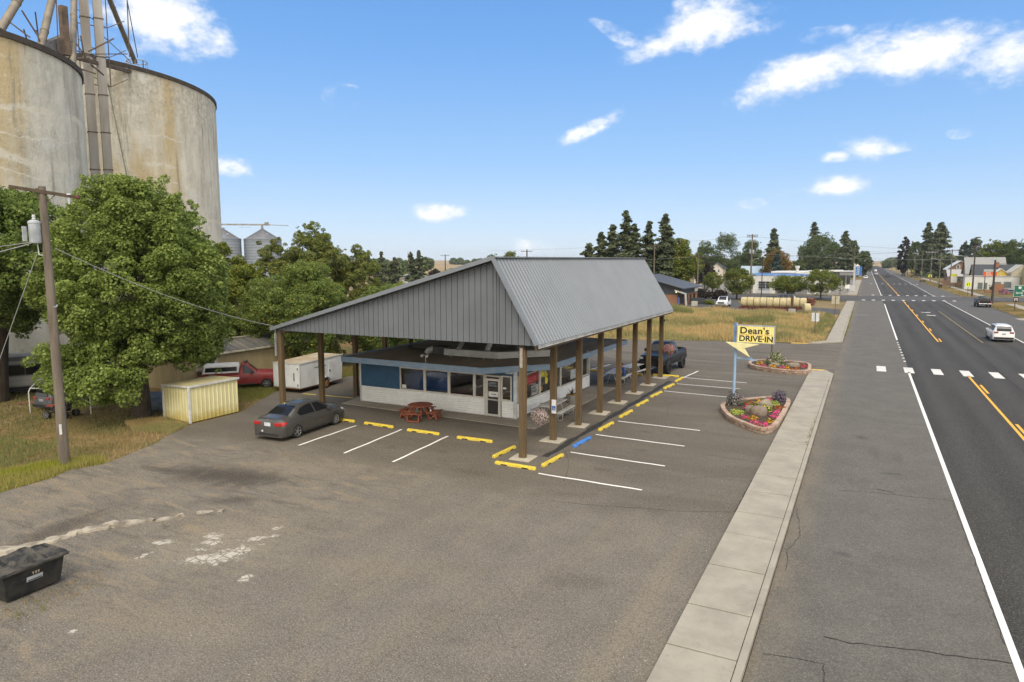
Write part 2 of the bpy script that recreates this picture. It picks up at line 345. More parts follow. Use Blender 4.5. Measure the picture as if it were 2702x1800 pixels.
def m_road():
    t = T('highway_asphalt'); sx = t.n('ShaderNodeSeparateXYZ'); t.l(t.tc.outputs['Object'], sx.inputs[0]); x = sx.outputs[0]
    xx = t.math('ADD', x, t.math('MULTIPLY', t.math('SUBTRACT', t.noise(.2, 4), .5), .35))
    shoulder = t.mix(t.ramp(t.noise(.6, 6, .65), .3, .7), (.108,.099,.085), (.134,.124,.107))
    lane = t.mix(t.ramp(t.noise(.5, 6, .6, t.vec((1.4, .12, 1))), .3, .72), (.027,.025,.022), (.044,.040,.035))
    c = t.mix(t.ramp(x, 3.12, 3.2), shoulder, lane)
    # paler crowns between the wheel paths of each lane
    for cx_ in (4.05, 5.95, 7.9, 9.6, 11.4, 13.2):
        k = t.ramp(t.math('ABSOLUTE', t.math('SUBTRACT', xx, cx_ + .0)), .05, .8, .36, 0); c = t.mix(k, c, (.078,.073,.065))
    c = t.mix(t.ramp(x, 14.3, 14.5, 0, .75), c, (.118,.112,.104))
    # gutter dirt by the kerb
    c = t.mix(t.math('MULTIPLY', t.ramp(x, -1.75, -.7, .75, 0), t.ramp(t.noise(1.2, 6, .7, t.vec((1, .3, 1))), .3, .62)), c, (.19,.155,.11))
    fine = t.noise(22, 4, .7); spk = t.noise(80, 2, .6)
    g2 = t.noise(30, 2, .7); g1 = t.noise(9, 3, .7); c = t.mix(t.ramp(g1, .42, .66, 0, .3), c, t.mix(.5, c, (.02,.02,.018))); c = t.mix(t.ramp(g2, .40, .62, 0, .5), c, t.mix(.5, c, (.02,.02,.018))); c = t.mix(t.ramp(g2, .36, .46, .3, 0), c, (.26,.245,.22)); c = t.mix(t.ramp(spk, .6, .72, 0, .3), c, (.3,.28,.25)); c = t.mix(t.ramp(t.noise(.35, 5, .7, t.vec((1,.25,1), loc=(3,1,0))), .58, .68, 0, .35), c, t.mix(.5, c, (.03,.028,.025)))
    for cc, rr, ro in (((.9, 13.9), (.8, .12), 1.2), ((-.2, 20.2), (.3, .2), 0), ((1.2, 29), (.5, .15), .3), ((.2, 34.5), (.35, .35), .3)):
        c = t.mix(t.math('MULTIPLY', t.spot(cc, rr, ro, .8, t.noise(3, 5), .6), .45), c, (.04,.038,.036))
    t.col(c); t.set(.88, 0, .25); t.bump(fine, .4, .012); return t.m
def m_concrete(name='walk_concrete', c1=(.335,.305,.25), c2=(.26,.235,.195)):
    t = T(name); c = t.mix(t.ramp(t.noise(1.1, 7, .68), .3, .72), c1, c2)
    c = t.mix(t.ramp(t.noise(.45, 5, .7, t.vec((1, .35, 1))), .56, .7, 0, .5), c, (.25,.235,.21))
    c = t.mix(t.ramp(t.noise(26, 3, .7), .6, .75, 0, .45), c, (.16,.145,.12))
    c = t.mix(t.ramp(t.noise(.8, 8, .75, t.vec((1,1,1), loc=(5,2,0))), .55, .66, 0, .4), c, (.19,.175,.15)); c = t.mix(t.ramp(t.noise(5, 6, .75), .60, .70, 0, .35), c, (.17,.15,.12))
    t.col(c); t.set(.85, 0, .25); t.bump(t.noise(30, 4), .25, .01); return t.m
def m_paint(name, c, worn=.5):
    t = T(name); f = t.ramp(t.noise(7, 8, .75), .60, .74, 0, worn)
    c_ = t.mix(f, c, (.14,.13,.12)); c_ = t.mix(t.ramp(t.noise(1.2, 4), .4, .7, 0, .22), c_, (.3,.28,.25)); t.col(c_); t.set(.7, 0, .3); return t.m
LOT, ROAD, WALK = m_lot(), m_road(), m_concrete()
WHITE_P = m_paint('white_road_paint', (.74,.72,.68), .35); YEL_P = m_paint('yellow_road_paint', (.72,.38,.035), .35); WORN_P = m_paint('worn_white_paint', (.6,.58,.54), .85)
GR = MB(); GR.quad((-6000,-600,-.12),(6000,-600,-.12),(6000,6500,-.12),(-6000,6500,-.12)); struct('ground', GR, m_ground())
VG = MB(); VG.sheet([(-80,-20),(-22,-20),(-22,30),(-30,80),(-80,80)], -.035); struct('grass_verge', VG, m_verge())
lp = [(-3.2,-25),(-3.2,74),(-4.9,72),(-11.4,71.2),(-14.6,70),(-21.8,67.3),(-26,66.4),(-30,66),(-31.2,60),(-31.6,44),(-31.7,37.9),(-32,35.3),(-33,33.6),(-32.1,30.2),(-31.3,28.6),(-29.3,25.3),(-29.25,22.1),(-28.2,19.8),(-27.6,19.1),(-27.1,17.6),(-26.65,16.4),(-26.6,15.8),(-26.95,14.9),(-26.5,13.9),(-26.4,12.2),(-26.5,9),(-27.5,4),(-32,-6),(-34,-25)]
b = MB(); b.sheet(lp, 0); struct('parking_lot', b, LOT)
b = MB(); b.quad((-1.7,-40,-.02),(19.7,-40,-.02),(19.7,150,-.02),(-1.7,150,-.02)); b.quad((-1.7,150,-.02),(19.7,150,-.02),(18.9,520,-.02),(-1.7,520,-.02))
b.quad((-1.7,520,-.02),(18.9,520,-.02),(17.5,1500,.0),(0,1500,.0)); struct('highway', b, ROAD)
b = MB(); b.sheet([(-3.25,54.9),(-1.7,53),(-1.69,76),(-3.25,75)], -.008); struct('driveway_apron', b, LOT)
SIDE = M('side_street_asphalt', (.085,.08,.075), .9, .2, .8, bump=.3)
b = MB(); b.sheet([(-1.7,156.5),(19.7,167),(19.7,184),(-1.7,180.5)], -.016)
b.sheet([(-1.7,156.5),(-1.7,180.5),(-5,177.5),(-60,174),(-60,164),(-10,160.5),(-8,157),(-4.6,154.5)], -.016)
b.sheet([(19.7,167),(24,167.5),(90,176),(90,190),(24,186),(19.7,184)], -.016)
b.sheet([(-32,116.5),(-3.6,113.8),(-3.6,128),(-8.4,131.2),(-22,139),(-24,151),(-24,166),(-34,166)], -.03); struct('side_street', b, SIDE)
b = MB(); b.sheet([(-60,178.5),(-6,181),(-3.4,181),(-3.4,330),(-45,330),(-60,250)], -.04); struct('forecourt', b, M('forecourt_gravel', (.25,.225,.19), .95, .25, .6, bump=.3))
b = MB(); b.sheet([(25,186),(60,192),(60,222),(24,219)], -.04); struct('shop_yard', b, M('yard_gravel', (.2,.17,.14), .95, .25, .6))
b = MB(); b.sheet([(19.6,-20),(60,-20),(60,166),(24,166.5),(19.9,160)], -.03); b.sheet([(19.4,186),(60,192),(60,520),(18.7,520)], -.03)
struct('roadside_grass', b, m_verge())
# sidewalks: separate poured slabs with open joints on a bed
def walk(name, x0, x1, ys, kerb=True, poly=None, z=.1):
    b = MB()
    for y0, y1 in zip(ys, ys[1:]):
        dz = random.uniform(-.004, .004)
        b.box(x0, x1-(.17 if kerb else 0), y0+.026, y1-.026, -.2, z+dz)
    if kerb: b.box(x1-.155, x1, ys[0], ys[-1], -.2, z+.002)
    for q in (poly or []): b.prism(q, -.2, z)
    return struct(name, b, WALK, bevel=.012)
ys = [-12,-9.6,-7,-4.5,-2,.4,2.8,5.2,7.4,9.3,11.3,13.4,15.3,17.65,20.05,21.95,24.2,26.3,28.5,30.2,31.95,33.9,36.1,38.2,40.6,43.1,45.6,48.1,50.9]
walk('sidewalk', -3.3, -1.72, ys, True, [[(-3.3,50.93),(-1.72,50.93),(-1.72,52.9),(-2.3,54.6),(-3.3,54.6)]])
walk('sidewalk', -3.28, -1.78, [75.2+i*2.45 for i in range(33)], True, [[(-4.7,72.4),(-4.0,72.6),(-1.78,75.15),(-3.28,75.15)]])
walk('sidewalk', -3.9, -1.8, [184+i*3 for i in range(50)], True)
b = MB(); b.box(23.5,25.2,-10,158,-.15,.02); b.box(23.3,24.8,192,470,-.15,.02); b.sheet([(18.9,118),(25,122.5),(25,118.5),(19,114.5)], .0); struct('sidewalk', b, WALK)
b = MB(); b.sheet([(-3.2,54.0),(-2.35,54.0),(-2.4,54.55),(-3.2,54.55)], .106); b.sheet([(-6.2,71.6),(-4.7,72.2),(-4.7,72.8),(-6.3,72.4)], .012); struct('yellow_ramp_pad', b, M('ramp_pad_yellow', (.62,.40,.08), .8))
# apron and post footings
b = MB(); b.prism([(-26.4,31.6),(-26.0,29.3),(-17.2,29.05),(-13.75,28.94),(-13.78,41),(-15.4,41),(-15.4,30.3),(-25.6,30.3)], -.1, .03)
struct('entrance_slab', b, m_concrete('apron_concrete', (.30,.262,.21), (.225,.195,.155)), bevel=.01)
b = MB(); P_ = []
yy = np.linspace(24.95, 45.1, 46)
L = [(-11.42-.10-.05*sin(y*2.1)-.03*sin(y*5), y) for y in yy]; R_ = [(-11.22+.12*(y-25)/20*0+.04*sin(y*1.7)+.03*sin(y*6.1), y) for y in yy]
for i in range(45): b.quad((*L[i], .005), (*R_[i], .005), (*R_[i+1], .005), (*L[i+1], .005))
struct('sealed_seam', b, M('fresh_tar', (.032,.03,.028), .85, .2, 3))
# ------------------------------------------------------------------ painted markings
def stripe(b, p, q, wd, z, n=1, wob=0):
    p, q = Vector((*p, 0)), Vector((*q, 0)); d = (q-p); nr = Vector((-d.y, d.x, 0)).normalized()
    for i in range(n):
        a0, a1 = p+d*(i/n), p+d*((i+1)/n)
        w0, w1 = (wob*sin(i*1.7+p.x)*nr, wob*sin((i+1)*1.7+p.x)*nr)
        b.quad(*[(v.x, v.y, z) for v in (a0-nr*wd/2+w0, a1-nr*wd/2+w1, a1+nr*wd/2+w1, a0+nr*wd/2+w0)])
for p, q in [((-10.68,22.81),(-6.62,22.77)),((-10.71,26.07),(-6.65,25.95)),((-10.8,29.35),(-6.65,29.22)),((-10.75,32.4),(-6.65,32.34)),((-10.79,41.45),(-6.73,41.26)),((-10.72,44.32),(-6.72,44.29)),((-10.85,46.98),(-6.67,46.76)),((-10.9,46.99),(-10.6,50.3)),
             ((-21.7,21.6),(-21.85,25.6)),((-19.09,21.55),(-19.4,26.0)),((-16.5,21.48),(-16.75,25.95)),((-14.6,47.0),(-13.9,50.4)),((-17.9,47.3),(-17.4,50.4))]:
    b = MB(); stripe(b, p, q, .11, .006, 8, .015); struct('parking_line', b, WHITE_P)
b = MB(); stripe(b, (-30.1,30.5), (-29.15,30.58), .13, .006); stripe(b, (-28.6,30.66), (-26.5,30.86), .13, .006, 4, .02); struct('yellow_line', b, m_paint('lot_yellow_paint', (.70,.52,.05), .3))
b = MB(); z = -.012
stripe(b, (3.1,-40), (3.1,57), .15, z); stripe(b, (3.13,80), (3.3,147.5), .15, z); stripe(b, (3.33,188), (3.3,278), .15, z); stripe(b, (3.3,283), (3.2,640), .15, z)
for y in np.arange(62.8, 78, 2.05): stripe(b, (3.1, y), (3.1, y+.5), .16, z)
stripe(b, (14.2,-40), (14.2,56), .13, z); stripe(b, (14.2,80), (14.29,162), .13, z); stripe(b, (14.1,188), (14.5,278), .12, z); stripe(b, (14.5,283), (14.4,640), .12, z)
stripe(b, (-1.4,115.03), (.67,115.6), .14, z); stripe(b, (.8,181.5), (-1.5,182.5), .16, z); stripe(b, (12.7,183.9), (30,188), .16, z)
struct('white_lane_lines', b, WHITE_P)
b = MB()
stripe(b, (6.76,-40), (6.74,57), .14, z); stripe(b, (6.74,80), (6.9,162), .14, z); stripe(b, (6.95,188), (6.9,278), .14, z); stripe(b, (6.9,283), (6.7,640), .14, z)
for y in np.arange(37.6-12.2*6, 57, 12.2): stripe(b, (6.99, y), (6.99, y+3.3), .14, z)
for y in np.arange(80.2, 160, 12.2): stripe(b, (7.02, y), (7.05, y+3.3), .14, z)
for y in np.arange(190, 270, 12.2): stripe(b, (7.15, y), (7.15, y+3.3), .14, z)
struct('yellow_centre_line', b, YEL_P)
b = MB(); stripe(b, (10.6,81), (10.7,130), .10, z); struct('faded_turn_lane_line', b, m_paint('faded_yellow', (.30,.22,.09), .9))
b = MB()
for i in range(11): stripe(b, (1.35+1.8*i, 56.4+.08*i), (1.35+1.8*i, 59.25+.1*i), .62, z)
for i in range(10): stripe(b, (-.3+1.83*i, 159.6+.45*i), (-.3+1.83*i, 162.2+.45*i), .6, z)
for i in range(9): stripe(b, (1.6+1.8*i, 184.5+.15*i), (1.6+1.8*i, 187.0+.15*i), .6, z)
for i in range(9): stripe(b, (1.6+1.8*i, 278.5), (1.6+1.8*i, 281.5), .6, z)
struct('crosswalk', b, WORN_P)
b = MB()
b.sheet([(8.0,125.6),(8.5,125.2),(9.3,125.5),(9.2,126.6),(8.7,126.5),(8.6,126.0),(8.0,126.4)], z); b.sheet([(8.3,119.2),(8.8,118.6),(9.5,118.6),(9.4,119.8),(8.9,119.8),(8.4,120.2)], z); struct('turn_arrow', b, WORN_P)
# long cracks
CRK = M('crack_dark', (.035,.032,.03), .95)
def crack(b, pts, wd, z):
    P = []
    R = random.Random(int(pts[0][0]*10))
    for (x0,y0),(x1,y1) in zip(pts, pts[1:]):
        n = max(2, int(math.hypot(x1-x0, y1-y0)/.18))
        for i in range(n): P.append((x0+(x1-x0)*i/n+R.uniform(-.03,.03), y0+(y1-y0)*i/n+R.uniform(-.03,.03)))
    P.append(pts[-1])
    for (x0,y0),(x1,y1) in zip(P, P[1:]):
        d = math.hypot(x1-x0, y1-y0) or 1; nx, ny = -(y1-y0)/d, (x1-x0)/d; a_, c_ = wd*R.uniform(.3,1), wd*R.uniform(.3,1)
        b.quad((x0-nx*a_,y0-ny*a_,z),(x1-nx*c_,y1-ny*c_,z),(x1+nx*c_,y1+ny*c_,z),(x0+nx*a_,y0+ny*a_,z))
b = MB()
for pts, wd, zz in [([(-.5,25.95),(.66,26.29),(1.9,26.44),(2.99,26.57)],.014,-.010),([(.73,26.77),(1.23,26.59)],.03,-.010),([(-.39,15.37),(.12,15.37),(1.13,15.65),(1.83,15.78),(2.5,15.94),(3.02,16.03)],.02,-.010),
    ([(-1.51,14.12),(-1.06,14.22),(-.65,14.22),(-.35,14.29),(-.32,13.0)],.01,-.010),([(-1.64,23.55),(-1.32,21.08),(-1.55,19.76),(-1.47,18.42)],.01,-.010),([(2.97,26.57),(3.0,22.8),(3.0,16.8)],.008,-.010),
    ([(9.04,119.93),(9.12,84.27),(8.92,40)],.03,-.010),([(6.3,33),(6.1,30.4),(6.3,27)],.008,-.010),([(-1.5,58),(3,58.4),(8,59)],.015,-.008),([(-1.6,38),(1,38.3),(3,38.6)],.012,-.010)]:
    crack(b, pts, wd, zz)
struct('road_cracks', b, CRK)
b = MB()
for pts, wd in [([(-9,20.3),(-7.5,20.6),(-6.03,21.05),(-4.71,21.41),(-3.34,22.1)],.018),([(-5.7,28.35),(-4.5,28.24),(-3.32,28.19)],.018),([(-3.36,25.7),(-3.37,24.4),(-3.33,22)],.02),([(-3.34,46),(-3.36,40)],.015),
    ([(-9.4,22.3),(-10,24.2),(-10.6,25.5),(-11.2,26.4)],.01),([(-21,20.2),(-18,19.6),(-14.2,18.9),(-10,18.3)],.006),([(-5.4,24.8),(-4.6,25.6),(-3.5,26.0)],.012),([(-9.8,32.5),(-8.9,34.8),(-9.6,38),(-8.2,41)],.008),([(-13.5,57),(-9,58.5),(-5,57.8),(-1.8,58.6)],.014),([(-8.5,47.5),(-7.8,52),(-8.6,56)],.010),([(-7.8,24),(-6.6,24.9),(-5.4,24.8)],.008),([(-24.8,20.6),(-22.6,21.2),(-21,20.2)],.008)]: crack(b, pts, wd, .004)
struct('lot_cracks', b, CRK)
# broken concrete kerb that edges the gravel drive
b = MB(); P = [(-21.6,7.5),(-20.9,9.4),(-20.45,10.5),(-20.4,11.3),(-20.05,12.15),(-19.5,12.9),(-19.15,13.1),(-18.8,13.85),(-18.3,14.5),(-17.8,14.68)]
R = random.Random(3); n = 60; prev = None; vs = []; fs = []
for i in range(n):
    t_ = i/(n-1)*(len(P)-1); k = min(int(t_), len(P)-2); f_ = t_-k; x = P[k][0]*(1-f_)+P[k+1][0]*f_; y = P[k][1]*(1-f_)+P[k+1][1]*f_
    dx, dy = P[k+1][0]-P[k][0], P[k+1][1]-P[k][1]; d = math.hypot(dx,dy); nx, ny = -dy/d, dx/d
    hgt = max(.0, (.12-.10*(i/n)**1.2)*R.uniform(.5,1.25)*(0.25 if i in (17,18,31,32,33,42,43,50,51,52) else 1)); wd_ = (.24 if i < 36 else .13)*R.uniform(.6,1.35)
    for s_, z_ in ((-1,-.05),(-.9,hgt*.9),(-.2,hgt),(.8,hgt*.85),(1.15,-.05)): vs.append((x-nx*wd_*s_*-1, y-ny*wd_*s_*-1, z_*R.uniform(.85,1.1)))
for i in range(n-1):
    if i in (37,38,45,46,47,52,53,56,57,58): continue
    for j in range(4): fs.append((i*5+j, i*5+j+1, (i+1)*5+j+1, (i+1)*5+j))
b.add(vs, fs); struct('broken_kerb', b, M('old_concrete', (.42,.375,.30), .95, .3, 2.2, (.15,.125,.09), .8, 9))

# ================================================================== CANOPY
GREY_R = M('grey_steel_roof', (.225,.238,.25), .5, .05, .7, metal=.35, spec=.5)
GREY_W = M('grey_board_siding', (.138,.150,.164), .6, .08, .6, spec=.3)
TRIM_G = M('dark_grey_trim', (.13,.145,.165), .5, .05)
def m_post():
    t = T('brown_timber'); v = t.vec((7, 7, .6))
    c = t.mix(t.ramp(t.noise(1.2, 6, .65, v, .4), .3, .7), (.150,.098,.050), (.088,.062,.034))
    c = t.mix(t.ramp(t.noise(.8, 4), .5, .65, 0, .5), c, (.085,.072,.038)); t.col(c); t.set(.75, 0, .25); return t.m
POST = m_post(); UNDER = M('roof_underside', (.42,.42,.41), .8, .2, 2)
cv = thing('post_canopy', 'tall grey metal canopy roof with steep right slope on brown timber posts', 'canopy', (-19, 35, 0)); O = (-19, 35, 0)
RF, RB = Vector((-13.2, 24.0, 8.12)), Vector((-13.75, 46.5, 8.18))     # ridge front and back
EF, EB = Vector((-11.25, 24.02, 4.74)), Vector((-11.62, 46.5, 4.72))   # right eave
LF, LB = Vector((-26.85, 25.25, 4.56)), Vector((-28.6, 47.6, 4.5))     # left eave
def corr(b, A, B, Cc, D, per, dep, up):
    # corrugated sheet from edge A->B (ridge) to edge D->C (eave); ribs run A->D
    n = int((B-A).length/per)*4
    top = []; bot = []
    for i in range(n+1):
        t_ = i/n; k = i % 4; h = (0, 1, 1, 0)[k]*dep
        top.append(A.lerp(B, t_)+up*h); bot.append(D.lerp(Cc, t_)+up*h)
    vs = top+bot; b.add(vs, [(i, i+n+1, i+n+2, i+1) for i in range(n)])
b = MB(); up = (EF-RF).cross(RB-RF).normalized(); up = up if up.z > 0 else -up
corr(b, RF+Vector((0,-.15,0)), RB, EB, EF+Vector((0,-.15,0)), .30, .042, up); b.build('roof_panel', GREY_R, cv, off=O)
b = MB(); up = (LF-RF).cross(RB-RF).normalized(); up = up if up.z > 0 else -up
corr(b, RF+Vector((0,-.15,0)), RB, LB, LF+Vector((0,-.15,0)), .235, .03, up); b.build('roof_panel', GREY_R, cv, off=O)
b = MB()                                                               # soffit slabs under both slopes
for A_, B_, C_, D_ in ((RF,RB,EB,EF),(RF,RB,LB,LF)):
    dz = Vector((0,0,-.06)); dz2 = Vector((0,0,-.14)); b.quad(A_+dz,B_+dz,C_+dz,D_+dz); b.quad(A_+dz2,D_+dz2,C_+dz2,B_+dz2)
b.build('roof_underside', UNDER, cv, off=O)
# front gable of vertical boards: real battens over a backing sheet
def gable(name, yo, ml, par):
    F_, G_, A_ = LF+Vector((.1,yo,-.03)), EF+Vector((-.05,yo,-.02)), RF+Vector((0,yo,-.05))
    b = MB(); n = 52
    def top(x): return A_.z-(A_.x-x)/(A_.x-F_.x)*(A_.z-F_.z) if x < A_.x else A_.z-(x-A_.x)/(G_.x-A_.x)*(A_.z-G_.z)
    def yb(x): t_ = (x-F_.x)/(G_.x-F_.x); return F_.y*(1-t_)+G_.y*t_
    def zb(x): t_ = (x-F_.x)/(G_.x-F_.x); return F_.z*(1-t_)+G_.z*t_-.02
    xs = [F_.x+(G_.x-F_.x)*i/n for i in range(n+1)]
    if A_.x not in xs: xs = sorted(xs+[A_.x])
    for x0, x1 in zip(xs, xs[1:]):
        g = .013 if x1-x0 > .1 else 0
        b.quad((x0+g,yb(x0)-.03,zb(x0)),(x1-g,yb(x1)-.03,zb(x1)),(x1-g,yb(x1)-.03,top(x1)),(x0+g,yb(x0)-.03,top(x0)))
        b.quad((x0-g,yb(x0)+.03,zb(x0)),(x0+g,yb(x0)+.03,zb(x0)),(x0+g,yb(x0)+.03,top(x0)),(x0-g,yb(x0)+.03,top(x0)), mi=1)
        for xx, s_ in ((x0+g,1),(x1-g,-1)): b.quad((xx,yb(xx)-.03,zb(xx)),(xx,yb(xx)+.03,zb(xx)),(xx,yb(xx)+.03,top(xx)),(xx,yb(xx)-.03,top(xx)))
    return b.build(name, ml, par, off=O)
gable('gable_wall', 0.04, [GREY_W, M('batten_joint_shade', (.085,.092,.10), .8)], cv)  # joint faces get a darker grey: groove shade put into the colour
b = MB(); A_, B_, C_ = RB+Vector((0,-.1,-.1)), EB+Vector((0,-.1,-.1)), LB+Vector((0,-.1,-.1)); b.quad(A_,B_,C_); b.build('gable_wall', GREY_W, cv, off=O)
b = MB(); fz = Vector((0,-.17,0))
b.bar(LF+fz+Vector((0,0,.02)), RF+fz+Vector((0,0,.02)), .05, .17); b.bar(RF+fz+Vector((0,0,.03)), EF+fz+Vector((0,0,.01)), .09, .15, up=(1,0,.6)); b.build('barge_trim', M('barge_grey', (.20,.22,.245), .45, .04, metal=.2), cv, off=O)
b = MB(); b.bar(RF+Vector((0,-.18,.05)), RB+Vector((0,.1,.05)), .26, .05); b.build('ridge_cap', GREY_R, cv, off=O)
b = MB(); b.bar(EF+Vector((-.12,0,-.12)), EB+Vector((-.12,0,-.12)), .10, .24); b.bar(LF+Vector((.2,0,-.14)), LB+Vector((.2,0,-.14)), .1, .26)
for i in range(8):                                                    # rafters and cross ties over each pair of posts
    t_ = i/7; a0 = Vector((-12.15-.18*t_, 24.4+21.9*t_, 0)); l0 = Vector((-26.45-1.6*t_, 25.4+21.9*t_, 0))
    r0 = RF.lerp(RB, t_)+Vector((0,.4*(1-t_)-.3*t_,-.3)); b.bar((l0.x,l0.y,4.42), r0, .09, .2); b.bar((a0.x,a0.y,4.62), r0, .09, .2); b.bar((l0.x+.6,l0.y,4.62),(a0.x,a0.y,4.78), .09, .2)
b.build('roof_frame', M('frame_timber', (.12,.085,.05), .8), cv, off=O)
PAD = m_concrete('pad_concrete', (.44,.40,.32), (.34,.30,.235)); BOLT = M('bolt_plate', (.30,.27,.24), .6, .3, 8, metal=.5)
for i in range(8):
    x, y = -12.12-.24*i/7, 24.35+21.9*i/7
    b = MB(); b.box(x-.115,x+.115,y-.105,y+.105,.0,4.62); b.box(x+.118,x+.16,y-.10,y+.10,.0,4.5); o = b.build('post', POST, cv, off=O, bevel=.008)
    b = MB(); b.box(x-.06,x+.06,y-.125,y-.106,3.75,4.55)
    for k in range(4): b.cyl((x+.02*(-1)**k,y-.14,3.85+k*.2),(x+.02*(-1)**k,y-.105,3.85+k*.2),.018,n=8)
    b.build('bracket_plate', M('galvanised_plate', (.42,.38,.35), .55, .2, 10, metal=.4) if i == 0 else M('dark_plate', (.085,.06,.04), .7), cv, off=O)
    b = MB(); r = random.Random(i); b.prism([(x-.44+r.uniform(-.05,.05),y-.44),(x+.5,y-.46+r.uniform(-.06,.06)),(x+.46+r.uniform(-.05,.05),y+.5),(x-.46,y+.5+r.uniform(-.05,.05))], -.05, .035); b.build('post_footing', PAD, cv, off=O, bevel=.01)
for i in range(8):
    x, y = -26.42-1.6*i/7, 25.35+21.9*i/7
    b = MB(); b.box(x-.115,x+.115,y-.105,y+.105,.0,4.5); b.box(x-.16,x-.118,y-.1,y+.1,0,4.4); b.build('post', POST, cv, off=O, bevel=.008)
b = MB(); b.box(-26.6,-26.54,25.1,25.2,3.2,4.4); b.cyl((-26.57,25.15,4.45),(-26.57,25.15,4.75),.03); b.build('meter_conduit', M('conduit_grey', (.3,.3,.3), .5), cv, off=O)

# ================================================================== RESTAURANT
CREAM = M('cream_frame', (.62,.585,.52), .5, .08, 3); BLUE = M('blue_siding', (.036,.10,.185), .55, .1, 2); LBLUE = M('faded_blue_fascia', (.19,.285,.40), .6, .16, 3, (.27,.34,.42))
SKIRT = M('white_corrugated_skirt', (.82,.81,.78), .5, .05, 3, metal=.0); GL = glass('window_glass', clear=1); INT_ = M('interior_dark', (.06,.052,.045), .8, .3, 2)
rs = thing('restaurant', 'low flat roofed diner with blue fascia and white corrugated skirt under the canopy', 'restaurant', (-20.5,35.5,0)); O = (-20.5,35.5,0)
XL, XR, YF, YB = -25.5, -15.5, 30.4, 40.72
def hcorr(b, p, q, z0, z1, per=.105, dep=.022, nrm=(0,-1)):
    n = int((z1-z0)/per)*4; vs = []
    for i in range(n+1):
        h = dep*(.5-.5*cos(2*pi*i/4)); z = z0+(z1-z0)*i/n
        for e_ in (p, q): vs.append((e_[0]+nrm[0]*h, e_[1]+nrm[1]*h, z))
    b.add(vs, [(2*i, 2*i+1, 2*i+3, 2*i+2) for i in range(n)])
b = MB()
hcorr(b, (XL+.06,YF-.02), (-17.32,YF-.02), .03, .93); hcorr(b, (-16.3,YF-.02), (XR-.06,YF-.02), .03, .90)
hcorr(b, (XR+.02,YF+.06), (XR+.02,YB-.05), .03, .76, nrm=(1,0)); b.build('corrugated_skirt', SKIRT, rs, off=O, smooth=True)
b = MB(); b.box(XL,XR,YF,YF+.12,0,.92); b.box(XR-.12,XR,YF+.12,YB,0,.74); b.box(XL,XR-.12,YB-.12,YB,0,2.55); b.box(XL,XL+.12,YF+.12,YB-.12,0,2.5)
b.box(XL,XR,YF,YF+.12,2.2,2.5); b.box(XR-.12,XR,YF+.12,YB,2.2,2.5); b.box(XL+.12,XR-.12,YF+.12,YB-.12,-.02,.02); b.build('wall', M('wall_core', (.30,.29,.27), .8), rs, off=O)
b = MB()                                                              # blue boards: left panel and strip over the windows
for i in range(17):
    x0 = XL+.06+i*.163; b.box(x0, x0+.155, YF-.03, YF-.003, .93, 2.2)
b.box(XL+.06,-22.74,YF-.018,YF-.002,.93,2.2); b.box(XL+.03,XR-.1,YF-.025,YF-.002,2.22,2.5); b.box(XR+.002,XR+.02,YF+.1,YB-.02,2.2,2.5); b.box(-15.72,-15.66,YF-.03,YF-.002,.9,2.22)
b.build('blue_siding', BLUE, rs, off=O)
WTR = M('white_trim', (.66,.66,.64), .5)
b = MB(); b.box(XL-.03,XL+.05,YF-.06,YF+.05,0,2.5); b.build('corner_trim', WTR, rs, off=O)
b = MB(); b.box(XR-.12,XR+.05,YF-.06,YF+.08,0,2.5); b.box(-15.98,-15.62,YF-.28,YF-.061,2.36,2.49); b.build('corner_trim', WTR, rs, off=O)
b = MB(); b.box(XR-.04,XR+.05,YB-.05,YB+.03,0,2.5); b.build('corner_trim', WTR, rs, off=O)
def window(x0, x1, z0, z1, y=YF, fr=.075, side=False, mull=()):
    f = MB(); g = MB()
    if not side:
        f.box(x0,x1,y-.055,y+.04,z0-.09,z0); f.box(x0,x1,y-.055,y+.04,z1,z1+.06)
        for x in [x0, x1-fr, *[m-fr/2 for m in mull]]: f.box(x,x+fr,y-.052,y+.038,z0,z1)
        g.quad((x0+fr,y,z0),(x1-fr,y,z0),(x1-fr,y,z1),(x0+fr,y,z1))
    else:
        f.box(y-.04,y+.055,x0,x1,z0-.08,z0); f.box(y-.04,y+.055,x0,x1,z1,z1+.05)
        for x in [x0, x1-fr, *[m-fr/2 for m in mull]]: f.box(y-.038,y+.052,x,x+fr,z0,z1)
        g.quad((y,x0+fr,z0),(y,x1-fr,z0),(y,x1-fr,z1),(y,x0+fr,z1))
    o = f.build('window', CREAM, rs, off=O); p = g.build('pane', GL, o, off=O); return o
window(-22.72,-21.06,1.0,2.14); window(-21.06,-19.5,1.0,2.14); window(-19.5,-17.93,1.0,2.14); window(-17.93,-17.3,1.0,2.14); window(-16.34,-15.72,.98,2.14)
window(30.6,33.2,.86,2.14,XR,side=True,fr=.09); window(33.2,36.05,.84,2.14,XR,side=True,fr=.09); window(36.05,38.6,.8,2.14,XR,side=True); window(38.6,39.4,.85,2.14,XR,side=True)
o = window(39.4,40.45,.9,2.14,XR,side=True); b = MB(); b.box(XR-.02,XR+.045,39.45,40.4,1.30,1.40); b.box(XR-.02,XR+.045,39.45,40.4,1.78,1.86); b.build('glazing_bar', CREAM, o)
o.children[-1].location = (-O[0],-O[1],0)
